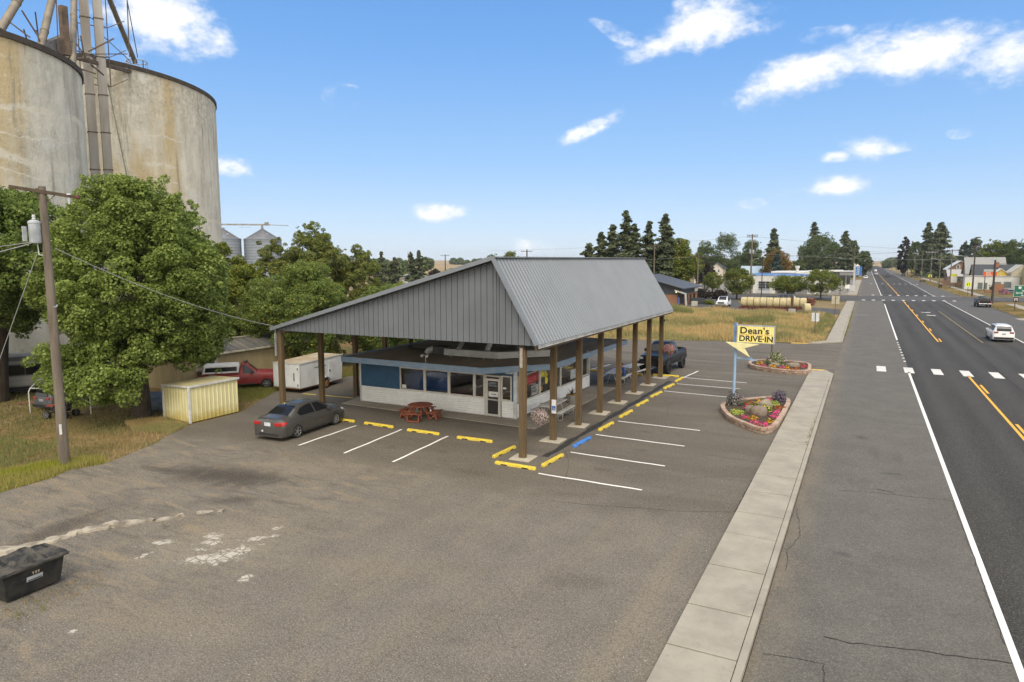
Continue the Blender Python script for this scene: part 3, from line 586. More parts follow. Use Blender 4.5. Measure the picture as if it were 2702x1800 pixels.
# glass door with push bar, notices
b = MB(); x0, x1 = -17.28, -16.36
b.box(x0,x0+.06,YF-.07,YF+.04,.02,2.18); b.box(x1-.06,x1,YF-.07,YF+.04,.02,2.18); b.box(x0+.06,x1-.06,YF-.07,YF+.04,2.1,2.18)
for a_ in ((x0+.07,x0+.15),(x1-.15,x1-.07)): b.box(*a_,YF-.045,YF+.02,.04,2.0)
b.box(x0+.15,x1-.15,YF-.045,YF+.02,.04,.14); b.box(x0+.15,x1-.15,YF-.045,YF+.02,1.88,2.0); b.box(x0+.15,x1-.15,YF-.045,YF+.02,.86,.92)
dr = b.build('door', CREAM, rs, off=O)
b = MB(); b.quad((x0+.15,YF-.01,.92),(x1-.15,YF-.01,.92),(x1-.15,YF-.01,1.88),(x0+.15,YF-.01,1.88)); b.build('pane', GL, dr, off=O)
b = MB(); b.box(x0+.15,x1-.15,YF-.02,YF,.14,.86); b.build('kick_panel', M('smoked_panel', (.045,.043,.04), .25), dr, off=O)
b = MB(); b.tube([(x0+.16,YF-.05,.88),(x0+.16,YF-.09,.88),(x1-.16,YF-.09,.88),(x1-.16,YF-.05,.88)], .014); b.build('push_bar', M('brushed_metal', (.6,.58,.55), .35, metal=.7), dr, off=O)
PAPER = M('white_paper', (.72,.71,.67), .8, .05); BLK = M('black_print', (.03,.03,.032), .7); RED = M('red_window_paint', (.42,.03,.035), .6, .1); YEL = M('yellow_window_paint', (.78,.66,.05), .6, .1)
b = MB(); b.box(-17.08,-16.52,YF-.03,YF-.02,1.05,1.32)
nt_ = b.build('arrow_notice', PAPER, dr, off=O)
b = MB(); b.box(-16.92,-16.72,YF-.036,YF-.0305,1.17,1.20); b.quad((-16.72,YF-.0335,1.14),(-16.62,YF-.0335,1.185),(-16.72,YF-.0335,1.23)); b.build('arrow', BLK, nt_, off=O)
o = text('menu_lettering', 'OPEN\nHOURS', .13, M('pale_blue_lettering', (.30,.36,.42), .7), dr, (-16.82-O[0], YF-.03-O[1], 1.72), (radians(90),0,0), align='CENTER', bold=.004)
b = MB(); b.box(-22.6,-22.32,YF-.012,YF-.006,1.03,1.22); b.build('window_sticker', PAPER, rs, off=O)
b = MB(); b.box(-16.24,-16.05,YF-.012,YF-.006,1.5,1.6); b.build('window_sticker', PAPER, rs, off=O)
b = MB()                                                              # painted window lettering on the highway side
b.quad((XR+.008,31.25,1.55),(XR+.008,33.05,1.62),(XR+.008,33.05,2.10),(XR+.008,31.25,1.98)); rb = b.build('red_painted_band', RED, rs, off=O)
text('painted_price', 'ZA2.59', .40, M('pale_red_lettering', (.62,.22,.20), .7), rb, (XR+.013-O[0],31.5-O[1],1.66), (radians(90),0,radians(90)), bold=.0)
text('painted_number', '5', .62, RED, rs, (XR+.012-O[0],30.75-O[1],1.55), (radians(90),0,radians(90)), bold=.02)
for s_, sz, yy_, zz_ in (('ALL', .52, 33.35, 1.72), ('I', .5, 34.75, 1.72), ('b', .6, 33.95, 1.3), ('r', .5, 35.3, 1.42)):
    text('yellow_painted_lettering', s_, sz, YEL, rs, (XR+.01-O[0],yy_-O[1],zz_), (radians(90),0,radians(90)), bold=.045)
b = MB(); b.box(XR+.004,XR+.010,32.2,33.05,.9,1.42); pp = b.build('paper_notice', M('grey_paper', (.42,.42,.40), .8), rs, off=O)
text('notice_lettering', 'FRESH\nSHAKES', .17, M('dark_grey_print', (.12,.12,.12), .8), pp, (XR+.013-O[0],32.25-O[1],1.22), (radians(90),0,radians(90)), bold=.003)
b = MB(); b.box(XR+.004,XR+.01,30.7,31.1,.92,1.12); pp = b.build('accessible_sticker', M('blue_sticker', (.05,.2,.5), .6), rs, off=O)
b = MB(); b.box(XR+.004,XR+.01,38.65,39.3,1.62,2.12); b.build('red_poster', RED, rs, off=O)
b = MB(); b.box(XR+.004,XR+.01,37.6,38.5,.95,1.5); b.build('white_poster', M('poster_white', (.5,.52,.53), .7), rs, off=O)
b = MB(); b.box(XR+.004,XR+.01,33.3,33.6,.95,1.2); b.build('orange_sticker', M('sticker_orange', (.5,.28,.05), .7), rs, off=O)
# interior
b = MB(); b.box(-23.7,-20.0,31.0,31.06,0,2.4); b.build('blue_partition', M('interior_blue', (.045,.12,.33), .7), rs, off=O)
b = MB(); b.box(-19.4,-15.8,36.5,36.6,0,2.4); b.build('inner_wall', M('inner_tan', (.42,.37,.30), .8), rs, off=O)
for x_, y_, w_, d_ in ((-18.4,31.65,1.2,.7),(-16.4,33.85,1.0,.7),(-16.4,37.15,1.0,.7),(-16.4,39.4,1.0,.7)):
    b = MB(); b.box(x_-w_/2,x_+w_/2,y_-d_/2,y_+d_/2,.68,.72); b.box(x_-.05,x_+.05,y_-.05,y_+.05,.04,.68); b.box(x_-.25,x_+.25,y_-.25,y_+.25,.0,.04); b.build('dining_table', M('table_wood', (.25,.12,.05), .5), rs, off=O)
b = MB(); b.box(-17.9,-16.2,35.2,35.8,0,1.1); b.build('service_counter', M('counter_green', (.10,.12,.10), .6), rs, off=O)
# flat roof with chamfered front corner
rf = [(-25.6,28.95),(-16.6,28.9),(-14.12,31.65),(-14.05,43.9),(-25.8,43.9)]
ROOFT = M('tar_roof', (.40,.325,.24), .9, .22, .8, (.27,.225,.18), .3, 20, stretch=(1,.3,1))
b = MB(); b.prism(rf, 2.52, 2.735); b.build('roof_deck', ROOFT, rs, off=O)
b = MB()
for (ax,ay),(bx,by) in zip(rf, rf[1:]+rf[:1]):
    d = Vector((bx-ax,by-ay,0)).normalized(); nr = Vector((d.y,-d.x,0))
    p_, q_ = Vector((ax,ay,2.63))+nr*.02-d*.02, Vector((bx,by,2.63))+nr*.02+d*.02
    b.bar(p_, q_, .04, .30); b.bar(p_+nr*.03+Vector((0,0,.13)), q_+nr*.03+Vector((0,0,.13)), .05, .06)
b.build('fascia', LBLUE, rs, off=O)
# rooftop equipment, each a thing standing on the roof deck
DUCT = M('galvanised_duct', (.58,.58,.55), .5, .12, 2, metal=.15)
du = thing('roof_duct', 'long grey sheet metal duct raised on thin legs on the flat diner roof', 'duct', (-19,31.9,2.735)); Od = (-19,31.9,2.735)
b = MB(); b.box(-20.6,-17.2,31.6,32.1,2.84,3.20); b.prism([(-17.2,31.6),(-17.2,32.1),(-15.3,34.4),(-14.9,34.1)], 2.84, 3.20)
for x in (-20.1,-19.3,-18.5,-17.7): b.box(x-.012,x+.012,31.585,31.6,2.83,3.22)
b.build('duct_body', DUCT, du, off=Od, bevel=.01)
for x in (-20.2,-19.0,-18.1,-17.4): b = MB(); b.cyl((x,31.65,2.735),(x,31.65,2.84),.018); b.build('leg', DUCT, du, off=Od)
b = MB(); b.tube([(-21.0,34.2,4.5),(-20.2,33.0,3.5),(-19.9,32.0,3.15)], .13, 12); b.build('angled_pipe', DUCT, du, off=Od, smooth=True)
b = MB(); b.tube([(-18.2,32.1,3.0),(-18.1,32.5,3.7),(-17.3,33.6,4.6)], .16, 12); b.build('elbow_pipe', DUCT, du, off=Od, smooth=True)
ac = thing('rooftop_cooler', 'dark boxy cooling unit with curved hood standing left of the roof duct', 'air conditioner', (-21.5,32.5,2.735)); Oa = (-21.5,32.5,2.735)
b = MB(); b.box(-21.75,-20.9,32.2,33.0,2.76,3.2); b.build('cabinet', M('cooler_dark', (.10,.10,.10), .6), ac, off=Oa, bevel=.02)
b = MB(); b.tube([(-21.75,32.5,3.0),(-22.0,32.5,2.98),(-22.2,32.4,2.9),(-22.25,32.4,2.77)], [.2,.2,.18,.18], 12); b.build('hood', DUCT, ac, off=Oa, smooth=True)
b = MB(); b.box(-19.6,-18.4,36.2,37.3,2.76,3.7); tag(b.build('exhaust_fan_box', M('fan_box_grey', (.16,.16,.155), .6), bevel=.02), 'dark exhaust box behind the long duct on the diner roof', 'vent')
for i, (x, y, h) in enumerate(((-24.6,34.0,4.4),(-21.9,38.2,4.6))):
    b = MB(); b.cyl((x,y,2.735),(x,y,h),.045); b.lathe((x,y,2.735), [(.16,0),(.15,.05),(.05,.16)], 12)
    tag(b.build('vent_pipe', M('vent_black', (.05,.05,.05), .6), smooth=True), ['thin dark vent pipe near the left end of the flat roof','dark vent pipe further back in the middle of the flat roof'][i], 'vent pipe', 'vent pipes on the roof')
def floods(x, y, z, h, lab):
    t_ = thing('flood_light', lab, 'flood light', (x,y,z), 0, 'flood lights')
    b = MB(); b.cyl((0,0,0),(0,0,h),.018); b.cyl((-.14,0,h-.02),(.14,0,h-.02),.014); b.build('stem', DUCT, t_)
    for s_ in (-1, 1): b = MB(); b.tube([(s_*.13,.03,h+.02),(s_*.15,-.05,h),(s_*.17,-.14,h-.04)], [.03,.05,.075], 10); b.build('lamp', M('lamp_white', (.7,.7,.7), .3), t_, smooth=True)
floods(-20.17,29.2,2.735,.42,'small twin white flood light on the front edge of the flat roof')
floods(-14.25,37.6,2.6,.12,'small twin flood light on the blue fascia at the middle of the right side'); floods(-14.1,42.6,2.6,.2,'dark twin flood light at the far corner of the blue fascia')
b = MB(); b.tube([(-24.2,33.4,2.78),(-21.5,33.7,2.78)], .03); tag(b.build('roof_pipe', M('rusty_pipe', (.06,.045,.03), .8)), 'dark thin pipe lying flat on the left of the diner roof', 'pipe')
b = MB(); b.tube([(-14.5,33.0,2.74),(-14.1,34.6,4.4)], .02); tag(b.build('guy_cable', M('cable_tan', (.25,.2,.13), .8)), 'thin tan cable slanting from the diner roof up to the canopy', 'cable')

# ================================================================== WHEEL STOPS
def wheelstop(mat):
    L_ = .9; prof = [(-.085,0),(-.075,.06),(-.05,.115),(.05,.115),(.075,.06),(.085,0)]
    xs = [-L_,-L_+.06,-.62,-.58,-.34,-.30,.30,.34,.58,.62,L_-.06,L_]; vs = []; fs = []
    for i, x in enumerate(xs):
        lift = .045 if i in (3,4,7,8) else 0; e_ = .8 if i in (0, len(xs)-1) else 1
        for y, z_ in prof: vs.append((x, y*e_, max(z_*e_, lift if z_ == 0 else z_*e_)))
    k = len(prof)
    for i in range(len(xs)-1):
        for j in range(k-1): fs.append((i*k+j, (i+1)*k+j, (i+1)*k+j+1, i*k+j+1))
    fs += [tuple(range(k)), tuple(range((len(xs)-1)*k+k-1, (len(xs)-1)*k-1, -1))]
    return MB().add(vs, fs).build('wheel_stop', mat, bevel=.012)
YS = M('wheel_stop_yellow', (.68,.51,.03), .7, .2, 11, (.40,.30,.06), bump=.4); BS = M('wheel_stop_blue', (.06,.20,.56), .55, .08, 4)
stops = [((-25.4,23.9),(-24.0,24.2),'yellow wheel stop behind the grey sedan, mostly hidden by it'),((-24.15,26.0),(-22.4,26.1),'yellow wheel stop under the nose of the grey sedan'),
 ((-21.75,26.09),(-19.9,26.03),'yellow wheel stop just right of the grey sedan'),((-19.0,25.93),(-17.22,25.93),'yellow wheel stop in front of the red octagonal picnic table'),((-16.17,25.84),(-14.38,25.89),'yellow wheel stop between the picnic table stop and the corner post'),
 ((-13.2,23.75),(-13.1,25.7),'yellow wheel stop left of the nearest canopy post, pointing at the camera'),((-12.74,23.18),(-10.95,23.16),'yellow wheel stop nearest the camera, crosswise in front of the corner post'),((-10.9,23.65),(-10.78,25.42),'yellow wheel stop right of the nearest canopy post, before the blue one'),
 ((-10.87,26.8),(-10.78,28.6),'bright blue wheel stop among the yellow ones beside the posts'),((-10.9,29.99),(-10.8,31.87),'yellow wheel stop directly beyond the blue one'),((-10.9,33.1),(-10.8,34.9),'yellow wheel stop second beyond the blue one'),
 ((-10.95,36.2),(-10.84,38.0),'yellow wheel stop third beyond the blue one'),((-10.95,39.1),(-10.8,40.8),'yellow wheel stop fourth beyond the blue one'),((-10.95,42.1),(-10.8,43.75),'yellow wheel stop fifth beyond the blue one'),((-10.95,45.0),(-10.88,46.6),'farthest yellow wheel stop of the row beside the posts'),
 ((-12.95,46.87),(-11.3,46.99),'yellow wheel stop crosswise behind the last canopy post'),((-15.4,46.86),(-13.75,46.54),'yellow wheel stop behind the seated person, before the black truck'),((-18.4,46.75),(-16.66,46.69),'yellow wheel stop seen past the far corner of the diner')]
proto = None
for p, q, lab in stops:
    if 'blue wheel' in lab: o = wheelstop(BS)
    elif proto is None: o = proto = wheelstop(YS)
    else: o = proto.copy(); C.objects.link(o)
    o.location = ((p[0]+q[0])/2, (p[1]+q[1])/2, .005); o.rotation_euler = (0,0,atan2(q[1]-p[1], q[0]-p[0])+random.uniform(-.01,.01))
    tag(o, lab, 'wheel stop', 'parking wheel stops')

# ================================================================== VEHICLES
TYRE = M('tyre_rubber', (.022,.022,.022), .85, .1, 8); RIM = M('alloy_rim', (.42,.42,.43), .35, .1, metal=.7); VGL = M('tinted_car_glass', (.012,.013,.015), .12, .0, spec=.35)
BLKP = M('black_plastic', (.02,.02,.021), .6); REDL = M('tail_lamp_red', (.42,.015,.012), .25, spec=.6); WHL = M('head_lamp_clear', (.6,.62,.64), .15, spec=.8); PLATE = M('number_plate', (.62,.64,.68), .5)
def wheel(parent, x, y, r, wd=.21, side=1, spokes=8, rim=RIM, rr=.66):
    w_ = MB(); n = 24; prof = [(r*rr,-.0),(r*.93,-.0),(r,.035),(r,wd-.035),(r*.93,wd),(r*rr,wd)]
    vs = [(R_*cos(2*pi*k/n), d*side, R_*sin(2*pi*k/n)) for R_, d in prof for k in range(n)]
    fs = [(i*n+k, i*n+(k+1) % n, (i+1)*n+(k+1) % n, (i+1)*n+k) for i in range(len(prof)-1) for k in range(n)]
    w_.add(vs, fs); o = w_.build('wheel', TYRE, parent, smooth=True, loc=(x, y, r))
    b = MB(); b.cyl((0,wd*.5*side,0),(0,(wd*.62)*side,0), r*rr, n=20); b.build('brake_disc', M('disc_black', (.03,.03,.03), .6), o)  # plain near-black disc behind the spokes
    b = MB(); b.tube([(r*rr*cos(2*pi*k/20), wd*.93*side, r*rr*sin(2*pi*k/20)) for k in range(21)], .016, 5, caps=False); b.cyl((0,wd*.75*side,0),(0,wd*.96*side,0), r*.16, n=12)
    for k in range(spokes):
        a_ = 2*pi*k/spokes; b.bar((r*.1*cos(a_), wd*.9*side, r*.1*sin(a_)), (r*rr*cos(a_), wd*.88*side, r*rr*sin(a_)), .028, r*.16, up=(0,1,0))
    b.build('rim', rim, o, smooth=False); return o
class Body:
    """lofted body; x forward. st: list of (x, belt z, top z, half width, roof half width, centre drop)"""
    def __init__(s, st, sill, wheels, arch, crown=.03):
        s.st, s.sill, s.wh, s.arch, s.crown = st, sill, wheels, arch, crown
    def at(s, x):
        st = s.st
        if x <= st[0][0]: return st[0][1:]
        for a_, b_ in zip(st, st[1:]):
            if x <= b_[0]:
                t_ = (x-a_[0])/(b_[0]-a_[0]); return tuple(p*(1-t_)+q*t_ for p, q in zip(a_[1:], b_[1:]))
        return st[-1][1:]
    def bottom(s, x):
        z = s.sill
        for wx in s.wh:
            d = abs(x-wx)
            if d < s.arch: z = max(z, sqrt(s.arch**2-d**2)+s.arch*.86-.02)
        return z
    def rows(s, x):
        belt, top, hw, rw, drop = s.at(x); zb = min(s.bottom(x), belt-.05); zm = max(zb+.02, s.sill+(belt-s.sill)*.52); zl = max(zb+.005, s.sill+.08)
        return [(0,zb),(hw*.80,zb),(hw*.975,zb),(hw*.992,min(zl,zm)),(hw,zm),(hw*.985,belt-.06),(hw*.945,belt),(rw,max(top-.05,belt+.004)),(rw-.07,max(top-.012,belt+.012)),(rw*.55,top+s.crown*.7-drop),(0,top+s.crown-drop)]
    def side_y(s, x, z):
        r = s.rows(x)
        for (y0,z0),(y1,z1) in zip(r[2:], r[3:]):
            if z0 <= z <= z1: return y0+(y1-y0)*((z-z0)/max(1e-6, z1-z0))
        return r[7][0]
    def mesh(s, name, mat, parent):
        xs = sorted(set([a_[0] for a_ in s.st]+list(np.round(np.arange(s.st[0][0], s.st[-1][0], .07), 3))+[wx+sg*s.arch*.999 for wx in s.wh for sg in (-1,1)]))
        vs = []; fs = []; k = 21
        for x in xs:
            r = s.rows(x); ring = [(x,y,z) for y,z in r]+[(x,-y,z) for y,z in r[::-1][1:]]
            vs += ring
        for i in range(len(xs)-1):
            for j in range(k-1): fs.append((i*k+j, i*k+j+1, (i+1)*k+j+1, (i+1)*k+j))
        fs += [tuple(range(k-1,-1,-1)), tuple(range((len(xs)-1)*k, len(xs)*k))]
        return MB().add(vs, fs).build(name, mat, parent, smooth=True)
    def sidepatch(s, name, pts, mat, parent, sg, off=.008):
        # subdivided polygon on the flank, pts are (x, z) for a strip: top and bottom edge polylines
        (tops, bots) = pts; n = len(tops); vs = []; m = 4
        for (xt,zt),(xb,zb) in zip(tops, bots):
            for j in range(m+1):
                x, z = xt+(xb-xt)*j/m, zt+(zb-zt)*j/m; vs.append((x, sg*(s.side_y(x,z)+off), z))
        fs = [(i*(m+1)+j, (i+1)*(m+1)+j, (i+1)*(m+1)+j+1, i*(m+1)+j+1) for i in range(n-1) for j in range(m)]
        return MB().add(vs, fs).build(name, mat, parent, smooth=True)
    def toppatch(s, name, x0, x1, in0, in1, mat, parent, off=.012, n=10):
        vs = []; xs = [x0+(x1-x0)*i/n for i in range(n+1)]; m = 8
        for i, x in enumerate(xs):
            belt, top, hw, rw, drop = s.at(x); w_ = rw-.07-(in0+(in1-in0)*i/n)
            for j in range(m+1):
                y = -w_+2*w_*j/m; z = top+s.crown*(1-min(1, (abs(y)/rw)**2))+off; vs.append((x,y,z+ .0))
        fs = [(i*(m+1)+j, (i+1)*(m+1)+j, (i+1)*(m+1)+j+1, i*(m+1)+j+1) for i in range(n) for j in range(m)]
        return MB().add(vs, fs).build(name, mat, parent, smooth=True)
def strip(x0, x1, zt, zb, n=5):
    f = lambda z, x: z(x) if callable(z) else z
    xs = [x0+(x1-x0)*i/n for i in range(n+1)]; return ([(x, f(zt,x)) for x in xs], [(x, f(zb,x)) for x in xs])
def seam(B, xs, z0, z1, parent):
    for x in xs:
        for sg in (-1,1): B.sidepatch('door_gap', ([(x,z1),(x+.012,z1)],[(x,z0),(x+.012,z0)]), BLKP, parent, sg, .003)
def mirror_pair(parent, x, y, z, mat, sz=(.10,.17,.12)):
    for sg in (-1,1): b = MB(); b.cbox((x, sg*y, z), sz); b.bar((x+.02, sg*(y-.16), z-.06), (x, sg*(y-.04), z-.02), .04); b.build('side_mirror', mat, parent, bevel=.03)
# ---- sedan
def sedan(name, label, loc, rz, paint):
    t_ = thing(name, label, 'car', loc, rz)
    st = [(-2.24,.72,.82,.72,.60,0),(-2.20,.80,.94,.80,.68,0),(-2.05,.88,1.0,.855,.70,0),(-1.75,.92,1.04,.87,.70,0),(-1.60,.93,1.07,.875,.68,0),(-1.15,.93,1.30,.885,.62,0),(-.75,.93,1.42,.89,.58,0),(-.2,.92,1.455,.89,.58,0),(.30,.91,1.41,.89,.59,0),(.75,.90,1.22,.885,.64,0),(1.12,.90,.99,.88,.70,0),(1.55,.86,.92,.87,.70,0),(1.95,.76,.84,.82,.68,0),(2.18,.62,.72,.72,.6,0),(2.26,.5,.58,.58,.5,0)]
    B = Body(st, .19, (-1.32,1.33), .345); B.mesh('body', paint, t_)
    ztop = lambda x: B.at(x)[1]-.075
    for sg in (-1,1):
        B.sidepatch('rear_window', ([(-1.15,1.13),(-.9,1.27),(-.5,ztop(-.5)),(-.16,ztop(-.16))],[(-1.06,.99),(-.85,.98),(-.5,.975),(-.13,.97)]), VGL, t_, sg)
        B.sidepatch('front_window', ([(-.06,ztop(-.06)),(.3,ztop(.3)),(.6,1.17),(.86,1.0)],[(-.03,.968),(.3,.96),(.6,.955),(.9,.95)]), VGL, t_, sg)
        B.sidepatch('sill_trim', strip(-.9,.9,.27,.215), M('sill_dark', (.04,.04,.04), .5), t_, sg, .004)
        b = MB(); b.cbox((-.55, sg*.905, .86), (.17,.03,.03)); b.build('door_handle', paint, t_, bevel=.008)
        b = MB(); b.cbox((.38, sg*.905, .845), (.17,.03,.03)); b.build('door_handle', paint, t_, bevel=.008)
        B.sidepatch('tail_light', ([(-2.19,.88),(-2.08,.89),(-1.93,.87)],[(-2.19,.71),(-2.08,.72),(-1.95,.80)]), REDL, t_, sg, .014)
        b = MB(); b.cbox((-2.235, sg*.585, .79), (.05,.36,.155)); b.build('tail_light', REDL, t_, bevel=.02)
        B.sidepatch('headlight', ([(1.72,.80),(1.95,.755),(2.12,.68)],[(1.80,.70),(1.98,.66),(2.14,.60)]), WHL, t_, sg, .012)
    seam(B, (-1.02,-.10,.93), .27, .93, t_); mirror_pair(t_, .72, .96, 1.0, paint)
    B.toppatch('rear_windscreen', -1.62, -.98, .04, .05, VGL, t_); B.toppatch('windscreen', .50, 1.12, .05, .05, VGL, t_)
    b = MB(); b.cbox((-2.243,0,.765),(.02,.34,.16)); b.build('number_plate', PLATE, t_); b = MB(); b.cbox((-2.235,-.04,.31),(.04,1.1,.11)); b.build('bumper_insert', BLKP, t_, bevel=.02)
    b = MB(); b.cyl((-2.235,.30,.44),(-2.262,.30,.44),.045,n=12); b.build('bumper_sticker', PLATE, t_); b = MB(); b.tube([(-1.0,-.0,1.38),(-1.12,0,1.47)], .009); b.build('aerial', BLKP, t_)
    b = MB(); b.lathe((-1.14,0,1.465), [(.02,0),(.035,.03),(.02,.06)], 8); b.build('aerial_topper', YS, t_)
    b = MB(); b.cbox((-2.22,-.0,.95),(.02,.10,.05)); b.build('badge', M('chrome', (.6,.6,.6), .2, metal=.9), t_, bevel=.008)
    for x in (-1.32,1.33):
        for sg in (-1,1): wheel(t_, x, sg*(.885-.20), .315, .2, sg, 5 if x < 0 else 9)
    return t_
GUN = M('gunmetal_paint', (.078,.075,.070), .28, .05, 2, metal=.35, spec=.5, coat=.35)
sedan('sedan', 'dark grey four door sedan parked nose to the diner beside a white line', (-23.62, 23.85, 0), radians(94), GUN).scale = (1.04, 1.0, 1.0)
# ---- pickups
def pickup(name, label, loc, rz, paint, L=5.6, lift=0, rtyre=.38, tw=.25, trim=None, shell=None, lift_front=None, double=True, grp=None, rimm=RIM, tail=(.55,.012,.01)):
    t_ = thing(name, label, 'pickup truck', loc, rz, grp); s_ = L/5.6; z = lift
    wb = 3.3*s_; xf = wb/2; xr = -wb/2; hw = .98*min(1, s_+.05); cab0 = -.75*s_ if double else -.1; cf = .95*s_
    floor = .62+z
    st = [(-2.75*s_,.98+z,1.12+z,.90,.88,0),(-2.70*s_,1.02+z,1.16+z,.95,.92,.0)]
    st += [(-2.66*s_,1.02+z,1.16+z,.96,.93,.42),(cab0-.12,1.06+z,1.18+z,.97,.93,.42),(cab0-.09,1.06+z,1.18+z,.97,.93,0)]
    st += [(cab0-.02,1.08+z,1.5+z,.97,.76,0),(cab0+.10,1.08+z,1.80+z,.97,.70,0),(cab0+.5,1.08+z,1.86+z,.98,.70,0),(cf-.75,1.07+z,1.84+z,.98,.71,0),(cf-.35,1.07+z,1.64+z,.975,.76,0),(cf+.12,1.06+z,1.20+z,.96,.84,0),(cf+.5,1.04+z,1.17+z,.95,.84,0),(xf+.35,1.0+z,1.13+z,.94,.84,0),(2.62*s_,.90+z,1.06+z,.90,.82,0),(2.74*s_,.74+z,.86+z,.84,.78,0)]
    st = [(x,a_,b_,c_*hw/.98,d_*hw/.98,e_) for x,a_,b_,c_,d_,e_ in st]
    B = Body(st, .36+z, (xr,xf), rtyre*1.14, .025); B.mesh('body', paint, t_)
    bt = 1.10+z
    for sg in (-1,1):
        zt = lambda x: B.at(x)[1]-.08
        if double: B.sidepatch('rear_window', ([(cab0+.12,1.6+z),(cab0+.3,zt(cab0+.3)),(cab0+.62,zt(cab0+.62))],[(cab0+.10,bt+.04),(cab0+.3,bt+.03),(cab0+.64,bt+.03)]), VGL, t_, sg)
        x0 = cab0+.70 if double else cab0+.14
        B.sidepatch('front_window', ([(x0,zt(x0)),(cf-.72,zt(cf-.72)),(cf-.42,1.55+z),(cf-.10,1.24+z)],[(x0,bt+.03),(cf-.72,bt+.02),(cf-.4,bt+.01),(cf-.06,bt+.01)]), VGL, t_, sg)
        B.sidepatch('tail_light', ([(-2.72*s_,1.08+z),(-2.56*s_,1.08+z)],[(-2.72*s_,.72+z),(-2.56*s_,.72+z)]), REDL, t_, sg, .008)
        b = MB(); b.cbox((-2.755*s_, sg*hw*.87, .9+z),(.04,.12,.34)); b.build('tail_light', REDL, t_, bevel=.01)
        b = MB(); b.cbox((2.72*s_, sg*hw*.72, .88+z),(.10,.30,.17)); b.build('headlight', WHL, t_, bevel=.03)
        b = MB(); b.cbox((.0, sg*(hw+.06), .40+z),(1.9*s_,.14,.05)); b.build('running_board', trim or BLKP, t_, bevel=.015)
        b = MB(); a_ = rtyre*1.14
        for wx in (xr, xf): b.tube([(wx+a_*cos(q), sg*(hw+.005), a_*.86-.02+a_*sin(q)+(0 if q else 0)) for q in np.linspace(.05, pi-.05, 10)], .035, 5)
        b.build('fender_flare', BLKP if lift > .1 else paint, t_, smooth=True)
    seam(B, ([cab0+.66] if double else [])+[cf-.02, cab0+.06], .45+z, 1.06+z, t_)
    B.toppatch('windscreen', cf-.70, cf+.08, .03, .10, VGL, t_)
    vs = [(cab0-.035,-hw*.66,1.22+z),(cab0-.035,hw*.66,1.22+z),(cab0+.085,hw*.62,1.72+z),(cab0+.085,-hw*.62,1.72+z)]; MB().add([(x-.03,y,q) for x,y,q in vs], [(0,3,2,1)]).build('rear_windscreen', VGL, t_)
    mirror_pair(t_, cf-.25, hw+.12, 1.22+z, BLKP, (.10,.2,.24))
    b = MB(); b.cbox((2.755*s_,0,.86+z),(.06,hw*1.1,.30)); g_ = b.build('grille', BLKP, t_, bevel=.02)
    b = MB(); b.cbox((2.792*s_,0,.90+z),(.02,hw*1.0,.045)); b.cbox((2.80*s_,0,.90+z),(.02,.2,.09)); b.build('grille_bar', trim or M('chrome', (.6,.6,.6), .2, metal=.9), g_, bevel=.005)
    b = MB(); b.cbox((2.80*s_,0,.55+z),(.16,hw*1.92,.26)); b.build('front_bumper', trim or M('chrome', (.6,.6,.6), .2, metal=.9), t_, bevel=.05)
    b = MB(); b.cbox((-2.82*s_,0,.58+z),(.14,hw*1.9,.18)); b.build('rear_bumper', M('chrome', (.6,.6,.6), .2, metal=.9) if not trim else trim, t_, bevel=.03)
    b = MB(); b.cbox((-2.775*s_,0,.88+z),(.03,hw*1.5,.38)); b.build('tailgate', paint if lift <= .1 else BLKP, t_, bevel=.01); b = MB(); b.cbox((-2.86*s_,0,.62+z),(.02,.32,.14)); b.build('number_plate', PLATE, t_)
    if shell is not None:
        x1, x0 = cab0-.10, -2.70*s_; h0, h1 = 1.19+z, 1.74+z; b = MB(); w0, w1 = hw*.95, hw*.78
        b.add([(x0-.0,-w0,h0),(x1,-w0,h0),(x1,w0,h0),(x0,w0,h0),(x0+.14,-w1,h1),(x1+.05,-w1,h1),(x1+.05,w1,h1),(x0+.14,w1,h1)], [(0,3,2,1),(4,5,6,7),(0,1,5,4),(1,2,6,5),(2,3,7,6),(3,0,4,7)])
        cp = b.build('camper_shell', shell, t_, bevel=.06)
        for sg in (-1,1):
            yy0, yy1 = w0-.02+.02, w1+.03; f_ = lambda h: (w0+(w1-w0)*(h-h0)/(h1-h0)+.006)*sg
            MB().add([(x0+.18,f_(h0+.14),h0+.14),(x1-.12,f_(h0+.14),h0+.14),(x1-.12,f_(h1-.12),h1-.12),(x0+.22,f_(h1-.12),h1-.12)], [(0,1,2,3)]).build('shell_window', VGL, cp)
        MB().add([(x0+.03,-w0+.15,h0+.1),(x0+.03,w0-.15,h0+.1),(x0+.115,w1-.1,h1-.1),(x0+.115,-w1+.1,h1-.1)], [(0,1,2,3)]).build('shell_window', VGL, cp)
    for x in (xr, xf):
        for sg in (-1,1): wheel(t_, x, sg*(hw-tw+.04+(.05 if lift > .1 else 0)), rtyre, tw, sg, 6, rimm, .58)
    return t_
BLACKP = M('black_truck_paint', (.012,.012,.013), .45, .05, spec=.3, coat=.25); DRIM = M('dark_rim', (.05,.05,.05), .4, metal=.6)
pickup('pickup_truck', 'lifted black pickup truck with big tyres parked beyond the last canopy posts', (-13.1,49.75,0), radians(-94), BLACKP, 5.5, .28, .46, .32, BLKP, rimm=DRIM)
pickup('pickup_truck', 'old red pickup truck with white camper shell parked between the yellow shed and trailer', (-35.05,30.3,0), radians(49), M('faded_red_paint', (.21,.022,.022), .5, .15, 2, spec=.35, coat=.1), 5.0, 0, .36, .22, None, M('shell_white', (.55,.54,.52), .5), double=False)
